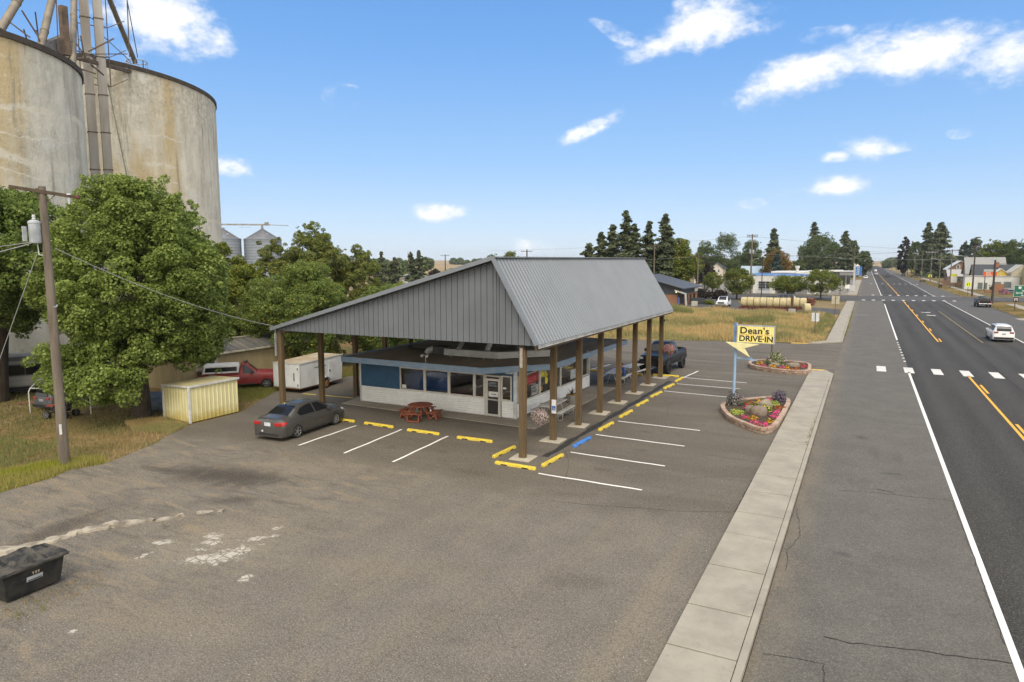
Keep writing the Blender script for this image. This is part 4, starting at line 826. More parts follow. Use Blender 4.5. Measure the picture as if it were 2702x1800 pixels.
pickup('pickup_truck', 'white crew cab pickup truck parked by the dark roofed brick building', (-22.35,124.9,0), radians(-88), M('white_truck_paint', (.72,.73,.75), .3, .03, coat=.6), 5.7, 0, .39, .26)
pickup('pickup_truck', 'black pickup truck parked by the right kerb beside a dark utility pole', (18.6,146.5,-.02), radians(91), BLACKP, 5.5, .05, .38, .25)
for o in C.objects:
    if o.parent is None and 'red pickup' in str(o.get('label','')): o.scale = (.96,.95,.90)
# ---- SUV and plainer cars
def suv(name, label, loc, rz, paint, sc=1, cat='car', grp=None):
    t_ = thing(name, label, cat, loc, rz, grp)
    st = [(-2.50,.78,.95,.80,.66,0),(-2.44,.98,1.15,.90,.70,0),(-2.36,1.05,1.42,.94,.68,0),(-2.22,1.08,1.64,.95,.67,0),(-1.9,1.08,1.72,.96,.68,0),(-.8,1.06,1.76,.97,.70,0),(.2,1.05,1.73,.97,.70,0),(.55,1.04,1.6,.965,.73,0),(1.15,1.03,1.18,.95,.80,0),(1.6,1.0,1.12,.94,.80,0),(2.15,.90,1.03,.88,.76,0),(2.4,.72,.86,.78,.68,0),(2.48,.55,.68,.66,.6,0)]
    st = [(x*sc,a_*sc,b_*sc,c_*sc,d_*sc,e_) for x,a_,b_,c_,d_,e_ in st]
    B = Body(st, .28*sc, (-1.5*sc,1.5*sc), .40*sc, .03); B.mesh('body', paint, t_)
    for sg in (-1,1):
        zt = lambda x: B.at(x)[1]-.09*sc
        for nm, x0, x1 in (('quarter_window',-2.08,-1.42),('rear_window',-1.34,-.42),('front_window',-.34,.5)):
            B.sidepatch(nm, strip(x0*sc, x1*sc, zt, 1.14*sc), VGL, t_, sg)
        B.sidepatch('tail_light', ([(-2.42*sc,1.10*sc),(-2.2*sc,1.10*sc)],[(-2.42*sc,.90*sc),(-2.24*sc,.93*sc)]), REDL, t_, sg, .01)
        b = MB(); b.cbox((-2.47*sc, sg*.66*sc, 1.0*sc),(.09,.36*sc,.18*sc)); b.build('tail_light', M('dull_red_lamp', (.28,.05,.05), .3), t_, bevel=.02)
        b = MB(); b.tube([(-1.9*sc,sg*.60*sc,1.76*sc),(-1.7*sc,sg*.60*sc,1.81*sc),(0,sg*.62*sc,1.81*sc),(.2*sc,sg*.62*sc,1.75*sc)], .02); b.build('roof_rail', BLKP, t_)
        B.sidepatch('lower_cladding', strip(-1.05*sc,1.05*sc,.40*sc,.29*sc), BLKP, t_, sg, .006)
        b = MB(); b.cbox((2.36*sc, sg*.62*sc, .82*sc),(.16,.3*sc,.14*sc)); b.build('headlight', WHL, t_, bevel=.03)
    vs = []                                                            # tailgate glass
    for x, z in ((-2.46,1.17),(-2.42,1.30),(-2.38,1.43),(-2.31,1.54),(-2.25,1.63)): vs += [((x-.035)*sc,-.62*sc,z*sc),((x-.035)*sc,.62*sc,z*sc)]
    MB().add(vs, [(2*i,2*i+1,2*i+3,2*i+2) for i in range(4)]).build('rear_windscreen', VGL, t_, smooth=True)
    B.toppatch('windscreen', .62*sc, 1.14*sc, .02, .06, VGL, t_); seam(B, (-1.38*sc,-.38*sc,.75*sc), .4*sc, 1.05*sc, t_); mirror_pair(t_, .55*sc, 1.03*sc, 1.12*sc, paint, (.1,.2,.15))
    b = MB(); b.cbox((-2.50*sc,0,.42*sc),(.08,1.7*sc,.22*sc)); b.build('rear_bumper', BLKP, t_, bevel=.03); b = MB(); b.cbox((-2.52*sc,0,.86*sc),(.02,.32,.14)); b.build('number_plate', M('plate_dim', (.35,.36,.38), .5), t_)
    b = MB(); b.cbox((2.46*sc,0,.6*sc),(.06,1.1*sc,.26*sc)); b.build('grille', BLKP, t_, bevel=.02)
    for x in (-1.5*sc, 1.5*sc):
        for sg in (-1,1): wheel(t_, x, sg*(.95*sc-.22), .37*sc, .23, sg, 6)
    return t_
WHITEP = M('white_car_paint', (.70,.70,.70), .3, .03, coat=.6); GREYP = M('grey_car_paint', (.10,.11,.12), .3, .05, metal=.4, coat=.6); DARKP = M('dark_car_paint', (.03,.033,.038), .3, .05, metal=.3, coat=.6); SILV = M('silver_car_paint', (.4,.41,.42), .3, .05, metal=.5, coat=.5)
suv('suv', 'white suv driving away in the right lane of the highway', (12.44,84.95,-.02), radians(90.5), WHITEP, .97)
suv('hatchback', 'dark grey hatchback standing in dry grass behind the wooden utility pole', (-39.3,22.2,-.03), radians(98), M('dusty_grey_paint', (.085,.09,.095), .5, .15, 2), .72)
suv('parked_car', 'white parked car on the left kerb far down the highway', (-.35,354,0), radians(90), WHITEP, .9, grp='distant cars on the highway')
suv('parked_car', 'dark car driving away in the far right lane of the highway', (9.3,400,0), radians(90), DARKP, .95, grp='distant cars on the highway')
suv('parked_car', 'silver car approaching on the far left lane of the highway', (5.0,460,0), radians(-90), SILV, .95, grp='distant cars on the highway')
suv('parked_car', 'white car approaching behind the silver one, tiny on the highway', (6.2,620,0), radians(-90), WHITEP, .95, grp='distant cars on the highway')
suv('parked_car', 'dark suv parked on the far right edge near the tall spruce', (17.6,430,0), radians(90), DARKP, .95, grp='distant cars on the highway')
suv('parked_car', 'dark blue car parked behind the stacked hay bales', (-12.7,141,0), radians(8), M('navy_paint', (.02,.025,.045), .3, coat=.6), .98, grp='cars parked in the far lots')
suv('parked_car', 'white suv parked at the fuel station behind the forecourt signs', (-12.0,226,0), radians(15), WHITEP, .98, grp='cars parked in the far lots')
suv('parked_car', 'white minivan glimpsed between trunks above the mobile home roof', (-60,52.5,0), radians(20), WHITEP, .95, grp='cars glimpsed through the left trees')
suv('parked_car', 'dusty silver car glimpsed left of the white minivan', (-55,42,0), radians(200), SILV, .8, grp='cars glimpsed through the left trees')
# ---- enclosed cargo trailer
tr = thing('cargo_trailer', 'boxy dirty white cargo trailer with a rusty tan roof beside the red pickup', 'trailer', (-31.4,32.45,0), radians(93.5))
TW = M('trailer_white', (.66,.68,.68), .5, .13, 1.6, (.54,.55,.54)); RUST = M('rust', (.22,.09,.03), .8, .3, 5)
b = MB(); x0, x1, hw = -2.1, 2.05, 1.05; b.add([(x0,-hw,.30),(x1-.15,-hw,.30),(x1-.15,hw,.30),(x0,hw,.30),(x0,-hw,1.80),(x1,-hw,1.92),(x1,hw,1.92),(x0,hw,1.80)], [(0,3,2,1),(4,5,6,7),(0,1,5,4),(1,2,6,5),(2,3,7,6),(3,0,4,7)]); b.build('box_body', TW, tr, bevel=.02)
b = MB(); b.add([(x0+.06,-hw+.06,1.812),(x1-.06,-hw+.06,1.928),(x1-.06,hw-.06,1.928),(x0+.06,hw-.06,1.812)], [(0,1,2,3)]); b.build('roof_sheet', M('rusty_tan_roof', (.30,.22,.12), .9, .2, 1.4, (.38,.33,.26)), tr)
b = MB(); b.bar((x0,-hw-.012,1.80),(x1,-hw-.012,1.92),.03,.07); b.bar((x0-.012,-hw,1.80),(x0-.012,hw,1.80),.03,.07); b.bar((x0-.01,-hw,.3),(x0-.01,-hw,1.8),.04,.05); b.build('edge_trim', M('trim_pale', (.55,.55,.52), .5), tr)
b = MB(); b.box(x0-.03,x0-.004,-.95,.95,.36,1.72); b.build('rear_door', TW, tr, bevel=.005)
b = MB(); b.cbox((x0-.05,-.62,1.0),(.04,.04,.5)); b.cbox((x0-.05,-.9,.5),(.03,.05,.12)); b.cbox((x0-.05,-.9,1.5),(.03,.05,.12)); b.build('door_latch', BLKP, tr)
b = MB(); b.box(.55,1.25,-hw-.02,-hw-.004,.45,1.65); sd_ = b.build('side_door', TW, tr, bevel=.004); b = MB(); b.cbox((.66,-hw-.04,1.05),(.1,.04,.07)); b.build('handle', BLKP, sd_)
b = MB(); b.box(x0,x1-.1,-hw+.02,hw-.02,.24,.30); b.bar((x1-.2,0,.3),(x1+1.1,0,.38),.08); b.bar((x1-.2,-.7,.3),(x1+.9,0,.36),.06); b.bar((x1-.2,.7,.3),(x1+.9,0,.36),.06); b.build('frame', RUST, tr)
for sg in (-1,1):
    b = MB(); n = 12; vs = []
    for q in np.linspace(0, pi, n): vs += [(.05+.45*cos(q), sg*(hw+.005), .33+.40*sin(q)), (.05+.45*cos(q), sg*(hw+.24), .33+.40*sin(q))]
    b.add(vs, [(2*i,2*i+1,2*i+3,2*i+2) for i in range(n-1)]); b.add([v for k_, v in enumerate(vs) if k_ % 2], [tuple(range(n))]) if False else None
    b.build('mudguard', TW, tr, smooth=True); wheel(tr, .05, sg*(hw+.02), .32, .2, sg, 8, M('rusty_rim', (.42,.22,.06), .6, .2, 9))
b = MB(); b.cbox((-.2,-hw-.008,1.42),(1.1,.01,.05)); b.build('scuff_mark', M('scuff', (.18,.17,.17), .8), tr)
# ---- four wheeled buggy frame in the grass
q_ = thing('quad_bike', 'small dark four wheeled buggy in the grass in front of the grey hatchback', 'quad bike', (-36.7,20.1,-.03), radians(20))
b = MB(); b.cbox((0,0,.42),(.9,.3,.16)); b.cbox((-.1,0,.58),(.45,.28,.12)); b.bar((.35,0,.5),(.25,0,.85),.04); b.bar((.25,-.3,.85),(.25,.3,.85),.035); b.bar((-.45,-.35,.25),(-.45,.35,.25),.05); b.bar((.45,-.35,.25),(.45,.35,.25),.05); b.build('body', BLKP, q_, bevel=.02)
b = MB(); b.cbox((-.45,0,.62),(.4,.5,.04)); b.build('rack', M('rack_red', (.3,.05,.03), .6), q_)
for x in (-.5,.5):
    for sg in (-1,1): wheel(q_, x, sg*.3, .2, .16, sg, 5)

# ================================================================== VEGETATION
def m_leaf(name, c1, c2, c3=None, trans=.5, f3=.08):
    t = T(name); g = t.n('ShaderNodeNewGeometry'); r = g.outputs['Random Per Island']
    c = t.mix(t.math('POWER', r, 1.3), c1, c2); c = t.mix(t.ramp(r, .90, .93, 0, .55), c, tuple(x*1.25+.05 for x in c2)); c = t.mix(t.ramp(t.noise(.55, 3), .4, .62, 0, .45), c, tuple(x*.8 for x in c1))
    if c3: c = t.mix(t.ramp(t.math('ADD', r, t.math('MULTIPLY', t.noise(.45, 2), .5)), 1.16-f3, 1.2-f3), c, c3)
    t.col(c); t.set(.6, 0, .25)
    tr = t.n('ShaderNodeBsdfTranslucent'); t.l(c, tr.inputs[0]); mx = t.n('ShaderNodeMixShader'); mx.inputs[0].default_value = trans
    t.l(t.b.outputs[0], mx.inputs[1]); t.l(tr.outputs[0], mx.inputs[2]); t.l(mx.outputs[0], t.o.inputs[0]); return t.m
BARK = M('bark', (.085,.065,.045), .9, .3, 5, bump=.6, bs=12, stretch=(1,1,.3))
LF_ = {'maple': m_leaf('maple_leaves', (.14,.20,.035), (.38,.45,.125)), 'dark': m_leaf('dark_leaves', (.12,.18,.035), (.30,.37,.10)), 'elm': m_leaf('elm_leaves', (.11,.16,.025), (.30,.34,.06), (.36,.33,.05), f3=.15),
      'fruit': m_leaf('fruit_tree_leaves', (.13,.19,.04), (.31,.38,.11), (.40,.36,.05), f3=.0), 'olive': m_leaf('olive_leaves', (.14,.175,.04), (.33,.37,.11), (.34,.31,.07), f3=.06),
      'pine': m_leaf('pine_needles', (.065,.085,.04), (.155,.175,.09), trans=.15), 'bluepine': m_leaf('blue_spruce_needles', (.04,.065,.055), (.085,.12,.11), trans=.1),
      'bright': m_leaf('bright_leaves', (.11,.155,.025), (.23,.28,.06), (.36,.28,.04), f3=.05), 'far': m_leaf('far_leaves', (.09,.125,.04), (.18,.225,.08)), 'orange': m_leaf('autumn_leaves', (.12,.11,.02), (.28,.19,.04), (.36,.16,.04), f3=.2),
      'plum': m_leaf('plum_leaves', (.035,.03,.022), (.09,.07,.045)), 'willow': m_leaf('rusty_bush', (.30,.14,.09), (.42,.22,.14))}
def cards(cen, nrm, size, rg, asp=1.0):
    n = len(cen); a_ = rg.normal(size=(n,3)); u = np.cross(nrm, a_); u /= np.linalg.norm(u, axis=1, keepdims=True)+1e-9; v = np.cross(nrm, u)
    sz = (size*rg.uniform(.6,1.35,n))[:,None]; u = u*sz*asp; v = v*sz; f_ = nrm*sz*.25
    V = np.stack([cen-u, cen-v*.8+f_, cen+u, cen+v*.8+f_], 1).reshape(-1,3); F = np.arange(4*n).reshape(n,4); return V, F
def crown_pts(rg, n, clumps, rads, flat=.8, wk=None):
    k = rg.choice(len(clumps), n, p=wk); d = rg.normal(size=(n,3)); d /= np.linalg.norm(d, axis=1, keepdims=True); d[:,2] = np.where(rg.random(n) < .3, np.abs(d[:,2]), d[:,2])
    rr = rads[k]*rg.uniform(.55,1.08,n)**.6; c = clumps[k]+d*rr[:,None]*np.array([1,1,flat]); nr = d*.8+rg.normal(size=(n,3))*.6+np.array([0,0,.75]); nr /= np.linalg.norm(nr, axis=1, keepdims=True); return c, nr
def tree(name, label, x, y, r, h, kind, n=6000, size=.2, base=0., crownbot=None, nc=60, cl=.24, cat='tree', grp=None, seed=0, lean=(0,0), trunk=.22, top=.5, lop=1., sub=.0, drop_pts=None):
    rg = np.random.default_rng(seed+11); cb = h*.22 if crownbot is None else crownbot; cz = (h+cb)/2; hz = (h-cb)/2
    t_ = thing(name, label, cat, (x, y, base), 0, grp)
    d = rg.normal(size=(nc,3)); d /= np.linalg.norm(d, axis=1, keepdims=True); rad = rg.uniform(.35,1,nc)**.5
    prof = 1-np.clip(d[:,2]*rad, 0, 1)*(1-top)*.6
    cl_ = np.stack([d[:,0]*rad*r*prof*lop, d[:,1]*rad*r*prof, cz+d[:,2]*rad*hz], 1); rr = cl*r*rg.uniform(.65,1.35,nc)
    over = np.clip((np.linalg.norm(cl_[:,:2], axis=1)+rr-r*1.08), 0, None)[:,None]; cl_[:,:2] -= cl_[:,:2]/(np.linalg.norm(cl_[:,:2], axis=1, keepdims=True)+1e-6)*over
    cl_[:,2] = np.minimum(cl_[:,2], h-rr*.7); cl_[:,0] += lean[0]*cl_[:,2]/h; cl_[:,1] += lean[1]*cl_[:,2]/h
    if drop_pts is not None: cl_ = np.concatenate([cl_, drop_pts[:,:3]]); rr = np.concatenate([rr, drop_pts[:,3]])
    k2 = rg.integers(0, len(cl_), nc*2); near = cl_[k2]*(1+rg.normal(size=(nc*2,1))*.05)+rg.normal(size=(nc*2,3))*rr[k2][:,None]*.62; near[:,2] = np.minimum(near[:,2], h*1.0)   # small outer sprays that roughen the outline
    cl_ = np.concatenate([cl_, near]); rr = np.concatenate([rr, rr[k2]*rg.uniform(.25,.5,nc*2)])
    wk = rr**2; wk /= wk.sum()
    c, nr = crown_pts(rg, n, cl_, rr, wk=wk); V, F = cards(c, nr, size, rg, .8); npmesh('crown', V, F, LF_[kind], t_)
    b = MB(); R = random.Random(seed); fork = cb+.12*h; p0 = Vector((lean[0]*fork/h, lean[1]*fork/h, fork))
    b.tube([(0,0,-.3),(lean[0]*.2,lean[1]*.2,fork*.45),p0,(lean[0]*.6,lean[1]*.6,cz)], [trunk*1.25,trunk,trunk*.85,trunk*.45], 10)
    for k in range(min(9, nc)):
        e_ = cl_[R.randrange(len(cl_))]; m_ = (p0+Vector(e_))/2+Vector((0,0,.1*r)); b.tube([p0*.9+Vector((0,0,.1)), m_, e_], [trunk*.5,trunk*.3,trunk*.1], 6)
    b.build('trunk', BARK, t_, smooth=True); return t_
def conifer(name, label, x, y, r, h, kind='pine', n=5000, size=.35, base=0., crownbot=None, cat='tree', grp=None, seed=0, power=.85, gap=.25):
    rg = np.random.default_rng(seed+101); cb = h*.12 if crownbot is None else crownbot; t_ = thing(name, label, cat, (x,y,base), 0, grp)
    nb = int(26+h*5); tt = np.sort(rg.random(nb)); az = rg.uniform(0, 2*pi, nb); ln = r*(1-tt)**power*rg.uniform(.55,1.15,nb)+.12*r*rg.random(nb); keep = rg.random(nb) > gap*.5
    pts = []; nrs = []; per = max(8, n//nb); zb = cb+(h-cb)*tt
    for k in range(nb):
        if not keep[k]: continue
        u_ = rg.random(per)**.7; L_ = ln[k]; sp = (.30*L_*(1-u_*.6)+.03*r)
        dx, dy = cos(az[k]), sin(az[k]); off = rg.normal(size=(per,3))*sp[:,None]*np.array([1,1,.45])*.6
        px_ = dx*L_*u_+off[:,0]; py_ = dy*L_*u_+off[:,1]; pz_ = zb[k]-L_*.28*u_**1.2+off[:,2]+.10*L_*u_**3
        pts.append(np.stack([px_,py_,pz_], 1)); q = rg.normal(size=(per,3))*.6+np.array([dx*.4,dy*.4,.8]); nrs.append(q)
    m = n//12; zt = rg.random(m)**.6; pts.append(np.stack([rg.normal(size=m)*.05*r, rg.normal(size=m)*.05*r, cb+(h-cb)*zt], 1)); nrs.append(rg.normal(size=(m,3)))
    c = np.concatenate(pts); nr = np.concatenate(nrs); nr /= np.linalg.norm(nr, axis=1, keepdims=True); V, F = cards(c, nr, size, rg, 1.3); npmesh('crown', V, F, LF_[kind], t_)
    b = MB(); b.tube([(0,0,-.3),(0,0,h*.5),(0,0,h*.97)], [.035*r+.16,.02*r+.09,.02], 8); b.build('trunk', BARK, t_, smooth=True); return t_
rg0 = np.random.default_rng(5)
# left maple with foliage hanging almost to the ground
dp_ = []
for k in range(48):
    a_ = rg0.uniform(-3.0, -.35); q = rg0.uniform(.55, .98); dp_.append((cos(a_)*4.0*q, sin(a_)*4.0*q, rg0.uniform(1.3, 4.0), rg0.uniform(.35, .75)))
for k in range(34):
    q = rg0.uniform(2.2, 4.3); e_ = rg0.normal()*.9; dp_.append((.46*q-.89*e_, .89*q+.46*e_, rg0.uniform(2.6, 6.5), rg0.uniform(.4, .75)))
tree('maple_tree', 'large full green maple with foliage almost to the ground behind the yellow shed', -33.3, 22.2, 4.35, 12.2, 'maple', 210000, .073, -.05, 2.3, 380, .125, seed=1, trunk=.42, top=.55, drop_pts=np.array(dp_))
tree('maple_tree', 'dark green maple rising behind the right shoulder of the large maple', -41.0, 30.2, 2.7, 12.3, 'dark', 60000, .09, 0, 3.2, 150, .17, seed=2, trunk=.3)
tree('leaning_tree', 'old tree with a thick leaning trunk at the left edge behind the utility pole', -44.3, 20.6, 4.6, 12.0, 'dark', 90000, .09, 0, 4.2, 200, .16, seed=3, lean=(1.2,1.0), trunk=.6)
tree('leaning_tree', 'green tree cut by the left edge of the picture in front of the grain bin', -46.5, 15.5, 4.2, 11.0, 'dark', 60000, .095, 0, 3.4, 150, .17, seed=4, trunk=.4)
tree('elm_tree', 'thin yellow green elm standing between the large maple and the steel grain bins', -54.0, 44.4, 3.2, 9.6, 'elm', 36000, .085, 0, 2.0, 110, .15, seed=5, trunk=.2)
tree('elm_tree', 'low elm spreading behind the mobile home roof left of the fruit tree', -48.2, 42.6, 3.1, 7.8, 'elm', 26000, .09, 0, 1.2, 80, .18, seed=6, trunk=.18)
tree('fruit_tree', 'wide green fruit tree dotted yellow directly behind the cargo trailer', -38.2, 38.6, 4.3, 7.9, 'fruit', 105000, .07, 0, .2, 220, .15, seed=7, trunk=.25, top=.7)
tree('fruit_tree', 'second dotted fruit tree to the right under the canopy gable slope', -33.3, 43.5, 3.4, 6.2, 'fruit', 52000, .075, 0, .2, 140, .16, seed=8, trunk=.2, top=.7)
tree('fruit_tree', 'dense green shrubby tree seen between the left canopy posts', -33.6, 52.5, 4.6, 5.2, 'fruit', 16000, .14, 0, .1, 70, .22, seed=9, trunk=.2, top=.8)
tree('spiky_tree', 'olive green tree with spiky upright branches behind the fruit tree', -49.4, 52.0, 3.6, 11.9, 'olive', 60000, .085, 0, 1.0, 190, .14, seed=10, trunk=.25, top=.25)
tree('spiky_tree', 'smaller olive tree with spiky top left of the taller spiky one', -51.8, 49.4, 2.4, 10.2, 'olive', 24000, .09, 0, 1.0, 100, .17, seed=11, trunk=.2, top=.25)
tree('olive_tree', 'olive and yellow tree right of the bare branches behind the canopy', -46.6, 55.5, 2.8, 9.8, 'olive', 42000, .085, 0, .5, 140, .16, seed=12, trunk=.16)
b = MB(); R = random.Random(4)
for k in range(34):
    a_ = R.uniform(0, 2*pi); z0_ = R.uniform(1.5, 6.5); L_ = R.uniform(.9, 2.2)
    p = Vector((.1*cos(a_), .1*sin(a_), z0_)); q = p+Vector((cos(a_)*L_*.45, sin(a_)*L_*.45, L_)); b.tube([p, (p+q)/2+Vector((0,0,-.1)), q], [.05,.03,.01], 5)
    for m in range(3):
        s0 = p.lerp(q, R.uniform(.4,.9)); b.tube([s0, s0+Vector((R.uniform(-.4,.4), R.uniform(-.4,.4), R.uniform(.3,.7)))], [.02,.008], 4)
b.tube([(0,0,0),(0,0,5),(.1,0,8.6)], [.2,.13,.03], 8); tag(b.build('dead_tree', M('dead_wood', (.14,.11,.085), .9), loc=(-48.3,54.0,0)), 'bare dead tree with thin upright twigs beside the spiky olive tree', 'tree')
# conifers far left of the canopy
for i, (x, y, r, h, lab) in enumerate([(-138.9,177,2.6,11.0,'leftmost dark conifer of the far group seen over the canopy gable'),(-135.6,179.5,3.2,9.2,'broad dark conifer second from the left over the canopy gable'),(-128.5,178.6,2.3,10.9,'slim left one of the paired tall conifers over the gable'),(-126.3,180,2.6,11.3,'taller right one of the paired conifers over the gable')]):
    conifer('conifer', lab, x, y, r, h, n=9000, size=.26, crownbot=.4, seed=20+i, power=.7, grp='dark conifers over the canopy gable')
tree('distant_tree', 'round green treetop peeking over the canopy ridge, left of its neighbour', -145.1, 262.6, 4.4, 11.0, 'far', 9000, .25, 0, 0, 90, .24, seed=31); tree('distant_tree', 'paler spreading treetop peeking over the canopy near the ridge start', -138.5, 266, 4.2, 12.2, 'olive', 9000, .25, 0, 0, 90, .24, seed=32)
tree('distant_tree', 'small dark tree between the far poles over the canopy gable', -139, 208, 2.6, 5.2, 'plum', 4000, .22, seed=33, crownbot=0); tree('distant_tree', 'low yellow green tree right of the far pole over the canopy gable', -133, 209, 3, 5.3, 'bright', 5000, .22, seed=34, crownbot=0)
# pines behind the canopy's right end
for i, (x, y, r, h, s_, lab) in enumerate([(-53.5,140,4.2,11.8,.42,'lowest ragged pine at the left end of the pines behind the ridge'),(-51.3,141,3.4,14.2,.4,'thin ragged pine second from left behind the canopy ridge'),(-49.0,141.8,4.0,15.8,.42,'pine third from left behind the canopy ridge'),(-46.4,142.7,4.4,18.8,.42,'tallest pine of the group behind the canopy ridge'),(-44.6,143.2,3.4,15.9,.42,'pine tucked against the right flank of the tallest pine'),(-44.4,153.7,3.8,17.0,.42,'left one of the two tall pines behind the bright green tree'),(-40.9,154.7,4.6,18.5,.42,'right one of the two tall pines behind the bright green tree')]):
    conifer('pine_tree', lab, x, y, r, h, n=15000, size=.20, crownbot=1.0, seed=40+i, power=.72, gap=.1, grp='tall pines behind the canopy')
tree('green_tree', 'big bright green broadleaf tree behind the dark roofed brick building', -40.3, 159.9, 6.5, 13.3, 'bright', 42000, .21, 0, 1.6, 190, .17, seed=50, trunk=.45)
tree('plum_tree', 'dark purple leaved tree left of the tall pale house', -40.3, 195.9, 2.6, 7.6, 'plum', 4000, .3, 0, 1.2, 40, .26, seed=51)
for i, (x, y, r, h, k, lab) in enumerate([(-66.2,323.3,5.6,17.2,'far','left poplar of the rounded group behind the pale house'),(-58.5,324.8,7.4,21,'far','tallest rounded poplar behind the pale house'),(-48.5,336.5,5.6,17.6,'far','rounded poplar right of the tallest one, behind a utility pole'),(-31.5,288.3,5.6,12.4,'orange','orange tinged broadleaf tree behind the white garage'),
    (-29.1,419,7.2,18.5,'far','left tree of the dense group behind the fuel station'),(-23.0,419.4,9.2,23.5,'far','tallest broad tree of the group behind the fuel station'),(-15.8,399.7,7.5,17.9,'far','mid tree of the group left of the blue price sign'),(-7.2,389.9,4.2,18.5,'far','slim rounded tree just left of the highway vanishing point'),(-1.8,430,4.2,14.3,'far','rightmost rounded tree leaning over the left kerb far away'),
    (-27.5,335,3.2,8.5,'far','small green tree between the orange tree and the dense group'),
    (19.6,479.6,3.6,22.8,'plum','dark tall tree farthest left on the right side of the highway'),(25.8,469.3,5.2,19.4,'far','tree between the dark tall one and the big spruce'),(43.5,417.7,2.3,18.6,'pine','thin tree right of the big spruce'),(45.8,397.4,4.2,19.4,'pine','dark tree above the brown gabled house'),(43.4,327.2,4.8,16.4,'bright','green tree behind the grey roofed house'),(49,326.5,5.6,16.5,'far','green tree right of the brightest one at the right edge'),(54,315.7,5,17.5,'far','dark tree cut by the right edge of the picture'),(21.6,900,7,9,'far','low far clump right of the vanishing road'),(32,780,9,9,'far','low far clump behind the small poles')]):
    tree('distant_tree', lab, x, y, r, h, k, 13000 if y < 600 else 3500, .30*(y/380), 0, .6, 120, .21, seed=60+i, trunk=.35, grp='background trees along the highway')
for i, (x, y, r, h, k, lab) in enumerate([(-34.4,298,5.0,21,'pine','pointed dark spruce above the orange tinged tree'),(-30.6,278.3,2.9,11.1,'bluepine','small blue spruce in front of the orange tinged tree'),(-29.1,449,8.0,31.0,'pine','spruce tip rising above the left of the dense group'),(-10.1,379.9,6.0,22.7,'pine','ragged spruce tip above the right of the dense group'),
    (28.1,429,6.5,28.5,'pine','ragged left spire beside the big spruce'),(31.4,398.8,9.0,26.8,'pine','big dark spruce on the right side of the highway'),(42,395,3.0,15.5,'bluepine','small bluish spruce above the white roofed house')]):
    conifer('spruce_tree', lab, x, y, r, h, k, 11000, .42, crownbot=.5, seed=90+i, power=.72, gap=.05, grp='background spruces along the highway')
for i, (x, y, r, h, lab) in enumerate([(-24.3,151.1,3.4,6.4,'round lawn tree with forked trunk right of the white pickup truck'),(-15.5,163.3,3.9,4.8,'wide low lawn tree behind the stacked hay bales'),(-8.5,159.8,3.9,6.2,'rounded lawn tree nearest the highway above the rusty bushes'),(-32.8,168.8,2.4,5.4,'small sparse lawn tree behind the two round shrubs')]):
    tree('lawn_tree', lab, x, y, r, h, 'bright', 13000 if i < 3 else 5000, .125, 0, 1.3, 90, .19, seed=120+i, trunk=.16, top=.4, grp='lawn trees in the far lots')
for i, (x, y, r, h, k, lab) in enumerate([(-9.3,137,1.2,1.3,'willow','rusty pink round bush nearer the highway behind the bales'),(-11.3,134,.9,1.0,'willow','smaller rusty pink bush behind the right end of the bales'),(-31.2,150,2.0,2.1,'plum','dark green round shrub left of the pickup at the brick building'),(-28.0,151,1.7,1.9,'plum','dark green round shrub right of its twin by the brick building'),(-25.9,131,.9,.7,'bright','low yellow green shrub beside the brick building walk'),(31.5,228,1.2,1.5,'olive','scrubby bush against the white shop wall')]):
    tree('shrub', lab, x, y, r, h, k, 1800, .16, 0, 0, 30, .3, cat='bush', seed=140+i, trunk=.03, grp='round bushes')
# ------------------------------------------------------------------ grass and weeds
def m_blade(name, cols):
    t = T(name); g = t.n('ShaderNodeNewGeometry'); r = g.outputs['Random Per Island']; big = t.noise(.16, 4, .6); sm = t.noise(.9, 3, .6)
    c = t.mix(r, cols[0], cols[1]); c = t.mix(t.ramp(big, .46, .58), c, t.mix(r, cols[2], cols[3])); c = t.mix(t.ramp(sm, .58, .7, 0, .35), c, cols[4]); t.col(c); t.set(.8, 0, .1)
    tr = t.n('ShaderNodeBsdfTranslucent'); t.l(c, tr.inputs[0]); mx = t.n('ShaderNodeMixShader'); mx.inputs[0].default_value = .25; t.l(t.b.outputs[0], mx.inputs[1]); t.l(tr.outputs[0], mx.inputs[2]); t.l(mx.outputs[0], t.o.inputs[0]); return t.m
def inpoly(px, py, poly):
    r = np.zeros(len(px), bool); n = len(poly)
    for i in range(n):
        x0, y0 = poly[i]; x1, y1 = poly[(i+1) % n]; c = ((y0 > py) != (y1 > py)); xx = (x1-x0)*(py-y0)/((y1-y0) if y1 != y0 else 1e-9)+x0; r ^= c & (px < xx)
    return r
